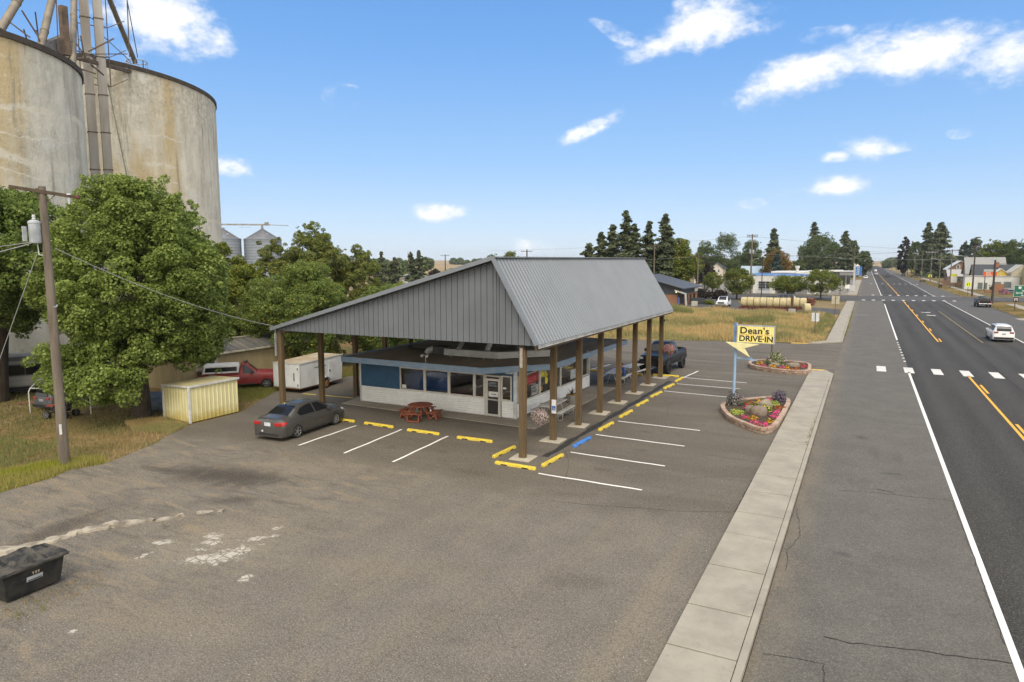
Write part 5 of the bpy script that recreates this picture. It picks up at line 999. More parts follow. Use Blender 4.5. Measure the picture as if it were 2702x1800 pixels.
def grass(name, label, cat, poly, n, h, wd, mat, z0=0., seed=0, tuft=3, hmod=None):
    rg = np.random.default_rng(seed); P_ = np.array(poly); m = int(n*2.5); px = rg.uniform(P_[:,0].min(), P_[:,0].max(), m); py = rg.uniform(P_[:,1].min(), P_[:,1].max(), m); k = inpoly(px, py, poly); px, py = px[k][:n//tuft], py[k][:n//tuft]
    px = np.repeat(px, tuft)+rg.normal(size=len(px)*tuft)*wd*2; py = np.repeat(py, tuft)+rg.normal(size=len(px))*wd*2
    hv = 1+.45*np.sin(px*.7+1.3*np.sin(py*.35))*np.cos(py*.5+px*.2)
    if hmod is not None: hv = hv*hmod(px, py)
    H_ = h*hv*rg.uniform(.5,1.25,len(px)); a_ = rg.uniform(0, 2*pi, len(px)); ln = rg.uniform(0,.5,len(px))*H_; b_ = rg.uniform(0, 2*pi, len(px)); w2 = wd*rg.uniform(.6,1.4,len(px))
    base = np.stack([px,py,np.full(len(px), z0)], 1); u = np.stack([np.cos(a_)*w2, np.sin(a_)*w2, 0*a_], 1); tip = base+np.stack([np.cos(b_)*ln, np.sin(b_)*ln, H_], 1)
    V = np.stack([base-u, base+u, tip], 1).reshape(-1,3); o = npmesh(name, V, np.arange(len(V)).reshape(-1,3), mat); return tag(o, label, cat, kind='stuff')
DRY = m_blade('dry_field_grass', ((.42,.29,.12), (.56,.43,.21), (.26,.24,.09), (.36,.33,.15), (.16,.20,.07)))
VERGEG = m_blade('verge_grass', ((.17,.17,.055), (.28,.23,.10), (.32,.24,.11), (.42,.31,.17), (.12,.13,.045)))
LIME = m_blade('lime_weeds', ((.20,.24,.03), (.38,.36,.06), (.24,.24,.05), (.40,.34,.12), (.14,.18,.04)))
GREENW = m_blade('green_weeds', ((.15,.17,.06), (.26,.26,.10), (.20,.19,.08), (.30,.26,.12), (.13,.15,.06)))
fld = [(-31,68),(-26,66.6),(-21.8,67.8),(-14.6,70.6),(-11.4,71.8),(-5.2,73),(-3.5,76),(-3.5,112),(-6.5,113.5),(-18,115.5),(-25,116.8),(-31,117.5),(-60,118),(-60,75)]
b = MB(); b.sheet(fld, -.06); struct('field_soil', b, m_ground())
grass('dry_grass', 'tall dry golden grass filling the empty lot beyond the parking area', 'grass', fld, 150000, .62, .035, DRY, -.06, 1, hmod=lambda x,y: np.clip((y-66)/8, .35, 1)*np.where(x > -5.2, .45, 1))
def patch(cx_, cy_, rx, ry, n=14, s_=0):
    R = random.Random(s_); return [(cx_+rx*cos(2*pi*i/n)*R.uniform(.75,1.2), cy_+ry*sin(2*pi*i/n)*R.uniform(.75,1.2)) for i in range(n)]
for i, (cx_, cy_, rx, ry, h_, n_, lab) in enumerate([(-29,100,2.4,5,1.6,5000,'tall green weeds in the dry field right behind the canopy eave'),(-25,104,1.8,3,1.7,3500,'tall green weed clump in the dry field left of the white pickup'),(-12.5,93,2.2,5,1.5,5000,'pale green weeds in the dry field above the yellow sign'),(-18,88,5,4,.8,7000,'low green weeds in the middle of the dry field'),(-22.5,74,3.5,2,.5,5000,'low green weeds along the near edge of the dry field'),(-9,76,3,2.4,.6,5000,'green weeds along the field edge behind the yellow sign'),(-5.0,98,1.5,16,.6,8000,'green weeds along the far sidewalk beside the dry field'),(-1.75,100,.15,24,.22,2500,'thin weeds growing along the far kerb')]):
    grass('weeds', lab, 'weeds', patch(cx_,cy_,rx,ry,s_=i), int(n_*.55), h_*.8, .03, GREENW, -.06, 20+i)
vg = [(-52,2),(-27.0,4),(-26.6,9),(-26.5,12.2),(-26.6,13.9),(-27.05,14.9),(-26.7,15.8),(-26.75,16.6),(-27.2,17.8),(-27.8,19.2),(-28.3,19.9),(-29.35,22.1),(-31.5,22.3),(-31.8,25.5),(-29.6,25.6),(-31.5,28.7),(-34,32),(-47,33),(-60,30)]
grass('verge_grass', 'patchy dry and green grass on the left verge under the maple', 'grass', vg, 120000, .13, .014, VERGEG, -.035, 3)
grass('lime_weeds', 'bright lime green weeds along the gravel edge at the utility pole', 'weeds', [(-29.5,6),(-26.5,8),(-26.4,12.2),(-26.5,13.9),(-26.95,14.9),(-26.6,16.2),(-27.4,16.4),(-28.6,15.0),(-29.6,12)], 26000, .22, .014, LIME, -.035, 4)
grass('tall_weeds', 'tall dull green weeds left of the utility pole foot', 'weeds', [(-34,9),(-30,9),(-29.5,14),(-31,17),(-36,16)], 7000, .2, .014, GREENW, -.035, 5)
grass('dry_straw', 'dry tan straw heaped on the verge in front of the yellow shed', 'grass', [(-30.4,19.9),(-28.6,20.5),(-29.4,22.0),(-31.8,22.3),(-32.6,20.8)], 14000, .16, .014, DRY, -.035, 6)
grass('strip_grass', 'green grass strip in front of the red pickup and the trailer', 'grass', [(-31.5,26),(-31.1,28.4),(-32,30.1),(-33,33.5),(-32,35.2),(-31.8,40),(-33.5,42),(-36,34),(-35,27)], 26000, .18, .016, m_blade('strip_blades', ((.15,.18,.04), (.26,.24,.07), (.2,.18,.05), (.3,.25,.1), (.1,.14,.03))), -.03, 7)
grass('roadside_grass_blades', 'dry roadside grass beyond the right kerb of the highway', 'grass', [(20.2,122),(23.4,124),(23.4,158),(20.4,158)], 16000, .16, .03, VERGEG, -.03, 8)
grass('right_verge_blades', 'patchy grass on the right verge past the side street', 'grass', [(19.8,190),(23.2,192),(23.2,330),(19,330)], 16000, .16, .04, VERGEG, -.03, 9)
# weeds in the sidewalk gutter and around the dumpster
grass('gutter_weeds', 'dry weed tufts growing in the near kerb joint', 'weeds', [(-1.97,31.5),(-1.89,31.5),(-1.89,37.5),(-1.97,37.5)], 160, .05, .012, VERGEG, .1, 10)
grass('dumpster_weeds', 'thin dry and green weeds around the black dumpster', 'weeds', [(-17.2,7.0),(-16.3,8.0),(-16.6,10.2),(-17.4,10.0),(-17.25,8.0)], 420, .09, .006, VERGEG, 0, 11)

# ================================================================== GRAIN ELEVATOR
def m_silo():
    t = T('weathered_silo_concrete')
    v = t.vec((1,1,.25)); a = t.noise(.16, 8, .62, v); b_ = t.noise(.6, 8, .68, t.vec((1,1,.5))); c_ = t.noise(2.2, 6, .7)
    c = t.mix(t.ramp(b_, .3, .7), (.68,.64,.54), (.50,.47,.39))
    c = t.mix(t.ramp(a, .50, .66, 0, .7), c, (.50,.36,.15))
    c = t.mix(t.ramp(t.noise(.22, 7, .66, t.vec((1,1,.14), loc=(4,7,2))), .57, .70, 0, .6), c, (.26,.22,.15))
    sep = t.n('ShaderNodeSeparateXYZ'); t.l(t.tc.outputs['Object'], sep.inputs[0]); z = sep.outputs[2]
    wob = t.math('ADD', z, t.math('MULTIPLY', t.math('SUBTRACT', t.noise(.14, 4, .6), .5), 2.6)); wob = t.math('ADD', wob, t.math('MULTIPLY', t.math('SUBTRACT', t.noise(1.4, 5, .7), .5), .7))
    for z0_, wd_ in ((10.6,.35),(12.6,.28),(15.0,.42),(18.3,.30),(13.9,.1),(21.3,.12),(16.6,.08)):
        d = t.math('ABSOLUTE', t.math('SUBTRACT', wob, z0_)); m = t.math('MULTIPLY', t.ramp(d, wd_*.35, wd_, 1, 0), t.ramp(t.noise(.12, 4, .6, t.vec((1,1,.3), loc=(z0_,0,0))), .42, .52))
        c = t.mix(t.math('MULTIPLY', m, .8), c, (.66,.61,.50))
    c = t.mix(t.math('MULTIPLY', t.ramp(z, 20.5, 27, 0, .5), t.ramp(c_, .4, .6)), c, (.27,.24,.19))
    c = t.mix(t.ramp(c_, .60, .72, 0, .55), c, (.24,.22,.18)); c = t.mix(t.ramp(t.noise(.33,6,.6,t.vec((1,1,1),loc=(9,3,1))), .60,.68,0,.7), c, (.66,.64,.58))
    c = t.mix(t.math('MULTIPLY', t.ramp(t.noise(1.1, 7, .72, t.vec((1,1,.10), loc=(2,5,0))), .54, .68), t.ramp(t.noise(.3,4), .35, .6, .2, .75)), c, (.25,.225,.17))
    c = t.mix(t.ramp(t.noise(.9, 8, .78, t.vec((1,1,.8), loc=(6,1,4))), .56, .66, 0, .5), c, (.30,.28,.23))
    c = t.mix(t.ramp(t.noise(3.5, 5, .75), .57, .66, 0, .5), c, (.74,.70,.60))
    t.col(c); t.set(.92, 0, .15); t.bump(t.noise(1.5, 6, .7), .5, .15); return t.m
SILO = m_silo(); RIMM = M('silo_rim_dark', (.075,.06,.045), .85, .2, 2)
def silo(x, y, r, h, lab):
    t_ = thing('concrete_grain_silo', lab, 'silo', (x,y,0), 0, 'concrete grain silos')
    b = MB(); n = 96; b.tube([(0,0,-.5),(0,0,h)], r, n); b.build('wall', SILO, t_, smooth=True)
    b = MB(); b.tube([(0,0,h-.02),(0,0,h+.38)], [r+.14,r+.14], n); b.build('roof_rim', RIMM, t_, smooth=True); b = MB(); b.lathe((0,0,h+.38), [(r,0),(1.2,1.3),(.2,1.4)], 48); b.build('roof_cone', M('silo_roof', (.2,.19,.17), .8), t_); return t_
silo(-88, 47.4, 20, 27.6, 'weathered concrete silo on the right with ochre stains behind the elevator leg'); silo(-64.6, 23, 14, 22.6, 'nearer weathered concrete silo cut off by the left edge of the picture')
LEG = M('elevator_steel', (.33,.32,.30), .6, .2, .8, (.22,.19,.16), metal=.3, stretch=(1,1,.2)); DST = M('rusty_steel', (.15,.105,.075), .8, .3, 2); RPIPE = M('spout_pipe', (.25,.215,.17), .6, .2, 1, metal=.2)
el = thing('bucket_elevator', 'tall twin leg steel grain elevator tower rising between the two concrete silos', 'grain elevator', (-63.4,40.0,0)); Oe = (-63.4,40.0,0)
for k, (x, y) in enumerate(((-63.72,39.5),(-63.2,40.4))):
    b = MB(); b.cbox((x,y,25),(.62,.72,52), radians(-28)); b.build('leg_casing', LEG, el, off=Oe)
    b = MB()
    for z in np.arange(3, 50, 3.35): b.cbox((x,y,z+k*.05),(.72,.82,.07), radians(-28))
    b.build('leg_flanges', DST, el, off=Oe)
b = MB(); b.bar((-63.9,38.9,0),(-63.9,38.9,50),.06); b.bar((-62.9,41.0,24),(-62.9,41.0,50),.06); b.bar((-63.9,38.9,10),(-62.9,41.0,10),.06)
for z in np.arange(24, 48, 2.6): b.bar((-63.9,38.9,z),(-62.9,41.0,z),.07); b.bar((-62.9,41.0,z),(-62.3,42.3,z+.9),.06); b.bar((-63.9,38.9,z+1.2),(-62.9,41.0,z),.05)
b.build('bracing', DST, el, off=Oe)
b = MB(); b.bar((-62.9,42.4,14),(-63.5,41.2,24.4),.2); b.build('stay_pole', M('pale_pole', (.5,.47,.36), .7), el, off=Oe)
def spout(p, q, r, lab):
    b = MB(); P0 = Vector(p); b.cyl(Vector(p)-P0, Vector(q)-P0, r, n=14)
    for t__ in (.3,.6): m_ = (Vector(q)-P0)*t__; d = (Vector(q)-P0).normalized(); b.cyl(m_-d*.06, m_+d*.06, r*1.12, n=14)
    tag(b.build('grain_spout', RPIPE, smooth=True, loc=P0), lab, 'pipe', 'grain spouts over the silos')
spout((-60.6,30.9,23.2+2.6),(-62.4,36.3,34.5),.30,'fat spout slanting up at the far left above the near silo'); spout((-57.4,31.6,23.0),(-62.8,37.2,33.5),.28,'spout slanting up to the tower left of the vertical pipe')
spout((-57.9,34.6,23.2),(-61.9,37.7,32),.25,'nearly vertical spout just left of the elevator tower'); spout((-69.9,48.4,28.9),(-64.3,41.2,35.0),.24,'long spout running down right from the tower to the far silo')
hd = thing('spout_platform', 'small railed platform where the right spout meets the far silo rim', 'platform', (-70.2,48.8,27.9))
b = MB(); b.lathe((0,0,0),[(.4,0),(.5,.3),(1.0,.35),(1.0,.45)],12); b.build('base', DST, hd)
b = MB(); b.tube([(1.0*cos(q),1.0*sin(q),1.2) for q in np.linspace(0,2*pi,13)], .05, 5)
for q in np.linspace(0,2*pi,9): b.bar((1.0*cos(q),1.0*sin(q),.4),(1.0*cos(q),1.0*sin(q),1.2),.06)
b.build('railing', M('pale_rail', (.4,.38,.34), .6), hd)
b = MB(); b.bar((-60.0,35.8,25.0),(-70.5,49.6,28.0),.35,.3); b.bar((-60.0,35.8,25.6),(-63.2,39.8,26.5),.08); tag(b.build('conveyor_beam', DST), 'rusty walkway beam running from the near silo across to the far silo', 'beam')
gb = thing('gantry_frame', 'tangle of rusty conveyor housings and struts above the near silo rim', 'conveyor', (-58.5,33.5,23))
Og = (-58.5,33.5,23)
b = MB(); b.bar((-57.6,31.6,23.8),(-60.6,35.6,26.2),.5,1.0); b.build('conveyor_housing', M('housing_grey', (.24,.23,.22), .7, .3, 2), gb, off=Og)
b = MB(); b.bar((-58.6,34.6,24.6),(-58.6,34.6,28.4),.5,.5); b.build('vertical_housing', DST, gb, off=Og)
b = MB(); R = random.Random(8)
for k in range(16):
    p = Vector((-57.8-R.uniform(0,4.6), 32.2+R.uniform(0,5.8), 23.5+R.uniform(0,2.5))); q = p+Vector((R.uniform(-1.8,1.8), R.uniform(-1.8,1.8), R.uniform(-.3,2.6))); b.bar(p, q, .09)
b.bar((-58.3,33.2,24.3),(-62.3,42.4,27.2),.08); b.bar((-57.9,33.6,24.6),(-58.1,33.9,30.5),.06); b.bar((-62.3,42.6,27),(-62.4,42.8,33),.07); b.bar((-62.4,42.8,32),(-66,46,28.3),.07); b.bar((-62.4,42.8,26.6),(-63.6,40.4,29),.06)
b.build('struts', DST, gb, off=Og)
# corrugated steel bins
def m_bin():
    t = T('bin_steel'); sep = t.n('ShaderNodeSeparateXYZ'); t.l(t.tc.outputs['Object'], sep.inputs[0]); s_ = t.math('SINE', t.math('MULTIPLY', sep.outputs[2], 5.5))
    c = t.mix(t.ramp(s_, -.2, .6), (.19,.215,.25), (.26,.29,.325)); c = t.mix(t.ramp(t.noise(.4,5), .4,.7,0,.5), c, (.17,.19,.22)); t.col(c); t.set(.6,.2,.4); return t.m
BIN = m_bin(); BINR = M('bin_roof', (.22,.225,.24), .5, .15, .6, metal=.4)
def gbin(x, y, r, h, hp, lab):
    t_ = thing('grain_bin', lab, 'grain bin', (x,y,0), 0, 'corrugated steel grain bins'); b = MB(); prof = []
    z = 0
    while z < h: prof += [(r, z), (r, z+.95), (r-.07, z+1.0), (r-.07, z+1.1)]; z += 1.15
    b.lathe((0,0,0), prof, 56); b.build('wall', BIN, t_, smooth=True)
    b = MB(); n = 40
    for k in range(n): a0, a1 = 2*pi*k/n, 2*pi*(k+1)/n; b.quad(((r+.2)*cos(a0),(r+.2)*sin(a0),h),((r+.2)*cos(a1),(r+.2)*sin(a1),h),(.7*cos(a1),.7*sin(a1),hp),(.7*cos(a0),.7*sin(a0),hp))
    for k in range(n): a0 = 2*pi*k/n; b.bar(((r+.2)*cos(a0),(r+.2)*sin(a0),h+.05),(.7*cos(a0),.7*sin(a0),hp+.05),.12,.14)
    b.build('roof', BINR, t_); b = MB(); b.cyl((0,0,hp-.1),(0,0,hp+.8),.55); b.build('cap', BINR, t_)
    b = MB(); a_ = atan2(-y,-x)+.5; p = Vector(((r*.45)*cos(a_),(r*.45)*sin(a_),h+(hp-h)*.55)); b.cbox(p,(.9,.9,.5), a_); b.build('roof_hatch', M('hatch_pale', (.55,.56,.57), .4), t_); return t_
gbin(-220.3,203.8,7.3,16.6,20.9,'right steel grain bin with cone roof and conveyor over it'); gbin(-229.8,192.5,6.6,16.6,20.6,'left steel grain bin, partly hidden by the elm and silo')
b = MB(); b.bar((-238,184,22.6),(-218,206,22.9),.7,.6); b.cyl((-220.3,203.8,21.4),(-220.3,203.8,22.8),.4); b.bar((-219,205,22.9),(-213,211,22.6),.25,.25); b.cbox((-219,205,23.4),(1.2,1.2,1.0)); b.bar((-226,197,21.7),(-223,200.5,21.7),.1)
tag(b.build('overhead_conveyor', M('conveyor_pale', (.33,.31,.29), .7, .3, .8)), 'long overhead conveyor running across the tops of the steel bins', 'conveyor')

# ================================================================== UTILITY POLES AND WIRES
WOODP = M('weathered_pole', (.185,.155,.122), .9, .3, 5, (.095,.075,.057), .4, 14, stretch=(1,1,.12)); ARM = M('crossarm_wood', (.10,.07,.05), .9, .2, 5); INS = M('insulator', (.55,.57,.58), .3); WIRE = M('wire_grey', (.30,.30,.29), .6); WIRED = M('wire_dark', (.06,.06,.06), .6)
def bigpole():
    t_ = thing('utility_pole', 'tall weathered wooden pole with crossarm and transformer on the left verge', 'utility pole', (-27.7,15.15,-.05)); d = Vector((.46,.887,0))
    b = MB(); b.tube([(0,0,-.3),(-.0,-.02,5),(0,-.05,10.85)], [.19,.16,.125], 14); b.build('pole', WOODP, t_, smooth=True)
    b = MB(); b.bar(d*-1.12+Vector((.14,0,10.78)), d*.98+Vector((.14,0,10.5)), .09, .12); a_ = b.build('crossarm', ARM, t_)
    b = MB(); b.bar(d*-.45+Vector((.12,0,10.63)), (.12,0,10.2), .03); b.bar(d*.3+Vector((.12,0,10.55)), (.12,0,10.25), .03); b.build('arm_brace', ARM, a_)
    b = MB(); p = d*.72+Vector((.14,0,10.45)); b.cyl(p+Vector((0,0,-.22)), p+Vector((0,0,.05)), .04); b.lathe(p+Vector((0,0,.1)), [(.03,0),(.09,.02),(.08,.07)], 10); b.build('cutout_fuse', INS, a_)
    b = MB(); p = d*1.0+Vector((.14,0,10.5)); b.lathe(p+Vector((0,0,-.08)), [(.05,0),(.09,.03),(.09,.12),(.05,.16)], 12); b.build('insulator', M('brown_insulator', (.12,.04,.02), .3), a_)
    p = d*-.30+Vector((.0,-.08,9.15)); b = MB(); b.lathe(p+Vector((0,0,-.42)), [(.17,0),(.20,.05),(.20,.72),(.215,.73),(.215,.80),(.12,.86),(.05,.88)], 20); tf = b.build('transformer', M('transformer_grey', (.42,.45,.48), .45), t_, smooth=True)
    b = MB(); b.lathe(p+Vector((0,0,.45)), [(.05,0),(.07,.04),(.05,.08),(.07,.12),(.05,.16),(.06,.2)], 10); b.build('bushing', INS, tf)
    b = MB()
    for k in range(5): b.bar(p+d*(-.27-.045*k*.6)+Vector((0,0,-.35)), p+d*(-.27-.045*k*.6)+Vector((0,0,.2)), .018, .05)
    b.build('cooling_fins', M('transformer_grey', (.42,.45,.48), .45), tf)
    b = MB(); b.tube([p+d*.05+Vector((0,0,-.42)), p+d*.08+Vector((0,0,-.85)), p+d*.28+Vector((0,0,-.9))], .022); b.build('conduit', INS, t_)
    b = MB(); b.box(.10,.17,-.16,-.10,1.35,1.75); b.build('pole_tag', M('tag_white', (.7,.7,.7), .5), t_); b = MB(); b.tube([(-.02,-.0,6.35),(0,0,6.4)], .175, 14); b.build('metal_band', INS, t_)
bigpole()
def wire(p, q, sag, r, lab, mat=WIRE, grp='overhead wires'):
    p, q = Vector(p), Vector(q); n = 16; b = MB(); b.tube([(p.lerp(q, i/n)+Vector((0,0,-4*sag*(i/n)*(1-i/n))))-p for i in range(n+1)], r, 5); tag(b.build('wire', mat, smooth=True, loc=p), lab, 'wire', grp)
wire((-27.6,15.35,8.5),(-26.87,25.3,4.72),.35,.016,'service wire from the pole transformer down to the left canopy corner')
wire((-27.85,14.85,8.75),(-30,2,8.2),.5,.014,'upper wire leaving the transformer towards the left edge'); wire((-27.85,14.8,8.72),(-27.5,4,7.2),.5,.018,'thicker wire dropping from the transformer to the left edge')
wire((-27.9,14.9,8.4),(-29.6,12.5,.3),.0,.012,'slanting guy wire from the pole to the left verge'); 
def pole(x, y, h, lab, arm=0, r=.15, mat=WOODP, lamp=0, arms=None, tr=False, az=0, base=0, grp='utility poles along the highway', white=False):
    t_ = thing('utility_pole', lab, 'utility pole', (x,y,base), 0, grp); b = MB(); b.tube([(0,0,-.2),(0,0,h)], [r*1.15,r*.8], 10); b.build('pole', mat, t_, smooth=True)
    d = Vector((cos(az), sin(az), 0))
    for z in (arms or ([h-.35] if arm else [])):
        b = MB(); b.bar(d*-arm/2+Vector((0,-r,z)), d*arm/2+Vector((0,-r,z)), .12, .14)
        for k in (-.48,-.25,.25,.48): b.cyl(d*arm*k+Vector((0,-r,z+.06)), d*arm*k+Vector((0,-r,z+.26)), .05, n=6)
        b.build('crossarm', M('pale_arm', (.5,.48,.44), .8) if white else ARM, t_)
    if lamp: b = MB(); b.tube([(0,0,h*.72),(d.x*lamp*.5,d.y*lamp*.5,h*.72+.75),(d.x*lamp,d.y*lamp,h*.72+.95)], .05, 6); a_ = b.build('lamp_arm', M('lamp_arm_grey', (.4,.41,.42), .5), t_); b = MB(); b.cbox((d.x*lamp*1.08,d.y*lamp*1.08,h*.72+.95),(.7,.25,.14)); b.build('lamp_head', M('lamp_head_grey', (.5,.51,.52), .4), a_, bevel=.03)
    if tr:
        for s_ in (-1,1): b = MB(); b.lathe((s_*.34,0,h*.68), [(.2,0),(.24,.05),(.24,.8),(.1,.9)], 12); b.build('transformer', M('transformer_grey', (.42,.45,.48), .45), t_, smooth=True)
    return t_
DKP = M('dark_pole', (.06,.05,.045), .85, .2, 4)
pole(21.27,155.9,8.3,'stout dark pole at the right kerb behind the black pickup',0,.2,DKP); pole(21.95,189.9,11.7,'dark pole with curved street lamp before the white shop',2.0,.17,DKP,lamp=-3.4)
pole(22.1,240.4,11.5,'pole with crossarm beside the yellow and white sign',3.0,.17); pole(22.9,284.8,11.3,'plain pole with street lamp left of the yellow and white sign',0,.16,lamp=-2.5); pole(22.6,319,12,'pole with pale wide crossarm behind the school crossing sign',4.2,.17,white=True); pole(21.7,355.8,11.9,'pole with a white top far along the right kerb',0,.16,white=True)
for i, (x, y, h) in enumerate([(22.3,420,12.5),(21.5,470,12.5),(21.8,540,11.5),(21.2,640,12),(21.5,760,12),(21,900,12)]): pole(x,y,h,['far right kerb pole first beyond the white topped one','far right kerb pole second beyond the white topped one','far right kerb pole third beyond the white topped one','far right kerb pole fourth beyond the white topped one','tiny pole near the vanishing point, nearer one','tiny pole nearest the vanishing point on the right'][i],3,.17,white=i<2)
pole(-21.3,166,9.2,'slim dark pole standing behind the hay bales before the white garage',0,.1,DKP); pole(-24.8,173.3,14.5,'tall brown pole with twin transformers left of the white garage',2.4,.2,tr=True,arms=[13.8,14.2])
pole(-32.8,151.9,9.4,'pole with crossarm right of the bright green tree',3.2,.14); pole(-33.8,162.4,7.9,'thin dark lamp pole by the round shrubs',0,.08,DKP); pole(-33,230,11,'grey pole with lamp in front of the poplars',2.5,.15,lamp=1.8); pole(-4.6,300,13,'pole in front of the dense trees left of the price sign',2.4,.15)
pole(-135.8,209.9,10.5,'crossarm pole over the canopy gable in front of the far field',3.6,.2,DKP); pole(-79.2,161.6,11.1,'dark double arm pole top peeking over the canopy ridge',3.2,.2,DKP,arms=[10.6]); pole(-139.5,187,9,'pale pole left of the paired conifers',0,.16); pole(-137,189,11,'pale pole between the far conifers',0,.16)
pole(-42.2,150.5,11.8,'small crossarm pole just over the right end of the ridge',2.6,.15); pole(2,700,9,'tiny pole left of the vanishing road',0,.2)
for i, (p, q, lab) in enumerate([((-90,160,10.8),(-24.8,173.2,14.0),'upper wire crossing in front of the poplars'),((-24.8,173.2,14.0),(22.1,240.3,11.2),'upper wire crossing the highway in the distance'),((-60,150,8.9),(-32.8,151.9,9.1),'wire reaching the crossarm pole by the green tree'),((-32.8,151.9,9.1),(21.9,189.8,11.0),'long wire over the garage and the highway'),
    ((21.3,155.8,8.1),(21.95,189.9,10.9),'wire between the two dark right kerb poles'),((21.95,189.9,10.9),(22.1,240.4,11.0),'wire between the lamp pole and the sign pole'),((22.1,240.4,11.0),(22.6,319,11.6),'wire from the sign pole to the pale crossarm pole'),((21.3,155.8,7.6),(46,120,10),'wire leaving the stout dark pole to the right edge'),((21.95,189.9,8.5),(-24.8,173.2,10),'lower wire crossing over the side street junction'),((22.6,319,11.8),(-4.6,300,12.4),'far wire crossing the highway before the trees')]):
    wire(p, q, .6, .022, lab, WIRED if i % 2 else WIRE)

# ================================================================== YARD THINGS ON THE LEFT
def m_shed():
    t = T('yellow_ribbed_steel'); sep = t.n('ShaderNodeSeparateXYZ'); t.l(t.tc.outputs['Object'], sep.inputs[0])
    c = t.mix(t.ramp(t.noise(1.2, 5, .6), .35, .7), (.68,.63,.36), (.61,.55,.29)); low = t.math('ADD', sep.outputs[2], t.math('MULTIPLY', t.noise(2.5, 6, .7), -.9))
    c = t.mix(t.ramp(low, -.5, .2, .8, 0), c, (.42,.32,.06)); c = t.mix(t.math('MULTIPLY', t.ramp(t.noise(2.0, 7, .75, t.vec((1,1,.4))), .64, .70), .5), c, (.20,.15,.07)); t.col(c); t.set(.55, 0, .35); return t.m
SHY = m_shed(); sh = thing('storage_shed', 'small pale yellow ribbed metal shed with white corner trim under the maple', 'shed', (-30.7,23.8,0))
P0, P1, P2, P3 = Vector((-31.75,22.45,0)), Vector((-29.5,22.2,0)), Vector((-29.5,25.15,0)), Vector((-31.75,25.4,0)); Os = (-30.7,23.8,0)
def ribwall(b, p, q, z0, z1a, z1b, per=.23):
    d = (q-p); L_ = d.length; d.normalize(); nr = Vector((d.y,-d.x,0)); n = int(L_/per)
    for i in range(n):
        for (a0,o0),(a1,o1) in zip(((0,0),(.62,0),(.72,.022),(.9,.022)), ((.62,0),(.72,.022),(.9,.022),(1,0))):
            s0, s1 = (i+a0)*L_/n, (i+a1)*L_/n; u0, u1 = p+d*s0+nr*o0, p+d*s1+nr*o1; h0 = z1a+(z1b-z1a)*s0/L_; h1 = z1a+(z1b-z1a)*s1/L_
            b.quad((u0.x,u0.y,z0),(u1.x,u1.y,z0),(u1.x,u1.y,h1),(u0.x,u0.y,h0))
b = MB(); ribwall(b, P0, P1, .02, 1.70, 1.82); ribwall(b, P1, P2, .02, 1.82, 1.82); ribwall(b, P2, P3, .02, 1.82, 1.7); ribwall(b, P3, P0, .02, 1.7, 1.7); b.build('wall', SHY, sh, off=Os)
b = MB(); b.add([(-31.8,22.38,1.71),(-29.44,22.13,1.83),(-29.44,25.2,1.83),(-31.8,25.45,1.71),(-31.8,22.38,1.745),(-29.44,22.13,1.865),(-29.44,25.2,1.865),(-31.8,25.45,1.745)], [(0,3,2,1),(4,5,6,7),(0,1,5,4),(1,2,6,5),(2,3,7,6),(3,0,4,7)]); b.build('roof', M('shed_roof_yellow', (.50,.43,.20), .7, .25, 2, (.36,.31,.17)), sh, off=Os)
b = MB(); b.bar((-29.46,22.16,0),(-29.46,22.16,1.84),.10,.10); b.bar((-31.78,22.42,0),(-31.78,22.42,1.72),.08,.08); b.bar((-29.43,22.15,1.83),(-29.43,25.2,1.83),.07,.10); b.bar((-31.8,22.37,1.71),(-29.44,22.12,1.83),.05,.08); b.build('white_trim', M('white_trim', (.66,.66,.64), .5), sh, off=Os)
# dumpster
db = thing('dumpster', 'small black plastic dumpster with a crumpled lid at the lower left corner', 'dumpster', (-17.85,8.65,0), radians(92)); PB = M('dumpster_black', (.013,.014,.015), .7, .35, 3, (.04,.037,.032), bump=.3, bs=9, spec=.2); LB = M('dumpster_lid', (.018,.020,.022), .65, .4, 3, (.10,.088,.07), bump=.8, bs=5, spec=.25)
b = MB(); b.add([(-.62,-.33,.06),(.62,-.33,.06),(.62,.33,.06),(-.62,.33,.06),(-.72,-.45,.74),(.70,-.45,.78),(.70,.45,.86),(-.72,.45,.86)], [(0,3,2,1),(0,1,5,4),(1,2,6,5),(2,3,7,6),(3,0,4,7),(4,5,6,7)]); b.build('bin_body', PB, db, bevel=.02)
vs = []; nx, ny = 22, 12; R = random.Random(2)
for j in range(ny+1):
    for i in range(nx+1):
        u, v = i/nx, j/ny; x = -.80+1.58*u; y = -.52+1.02*v; z = .785+.05*v+.02*sin(7*u+3*v)+R.uniform(-.012,.012)
        if .28 < u < .72 and .3 < v < .98: z += .09+.025*sin(20*u)*cos(9*v)
        vs.append((x,y,z))
fs = [(j*(nx+1)+i, j*(nx+1)+i+1, (j+1)*(nx+1)+i+1, (j+1)*(nx+1)+i) for j in range(ny) for i in range(nx)]
o = MB().add(vs, fs).build('lid', LB, db); m_ = o.modifiers.new('thick', 'SOLIDIFY'); m_.thickness = .035
b = MB(); b.bar((-.78,-.5,.76),(.76,-.5,.76),.03,.05); b.build('rim_lip', LB, db)
b = MB(); b.add([(-.20,-.408,.38),(.17,-.408,.38),(.17,-.428,.50),(-.20,-.428,.50)], [(0,1,2,3)]); st_ = b.build('sticker', M('silver_sticker', (.42,.44,.46), .4), db); b = MB(); b.add([(-.17,-.415,.395),(.14,-.415,.395),(.14,-.421,.42),(-.17,-.421,.42)],[(0,1,2,3)]); b.build('sticker_band', BLKP, st_)
b = MB()
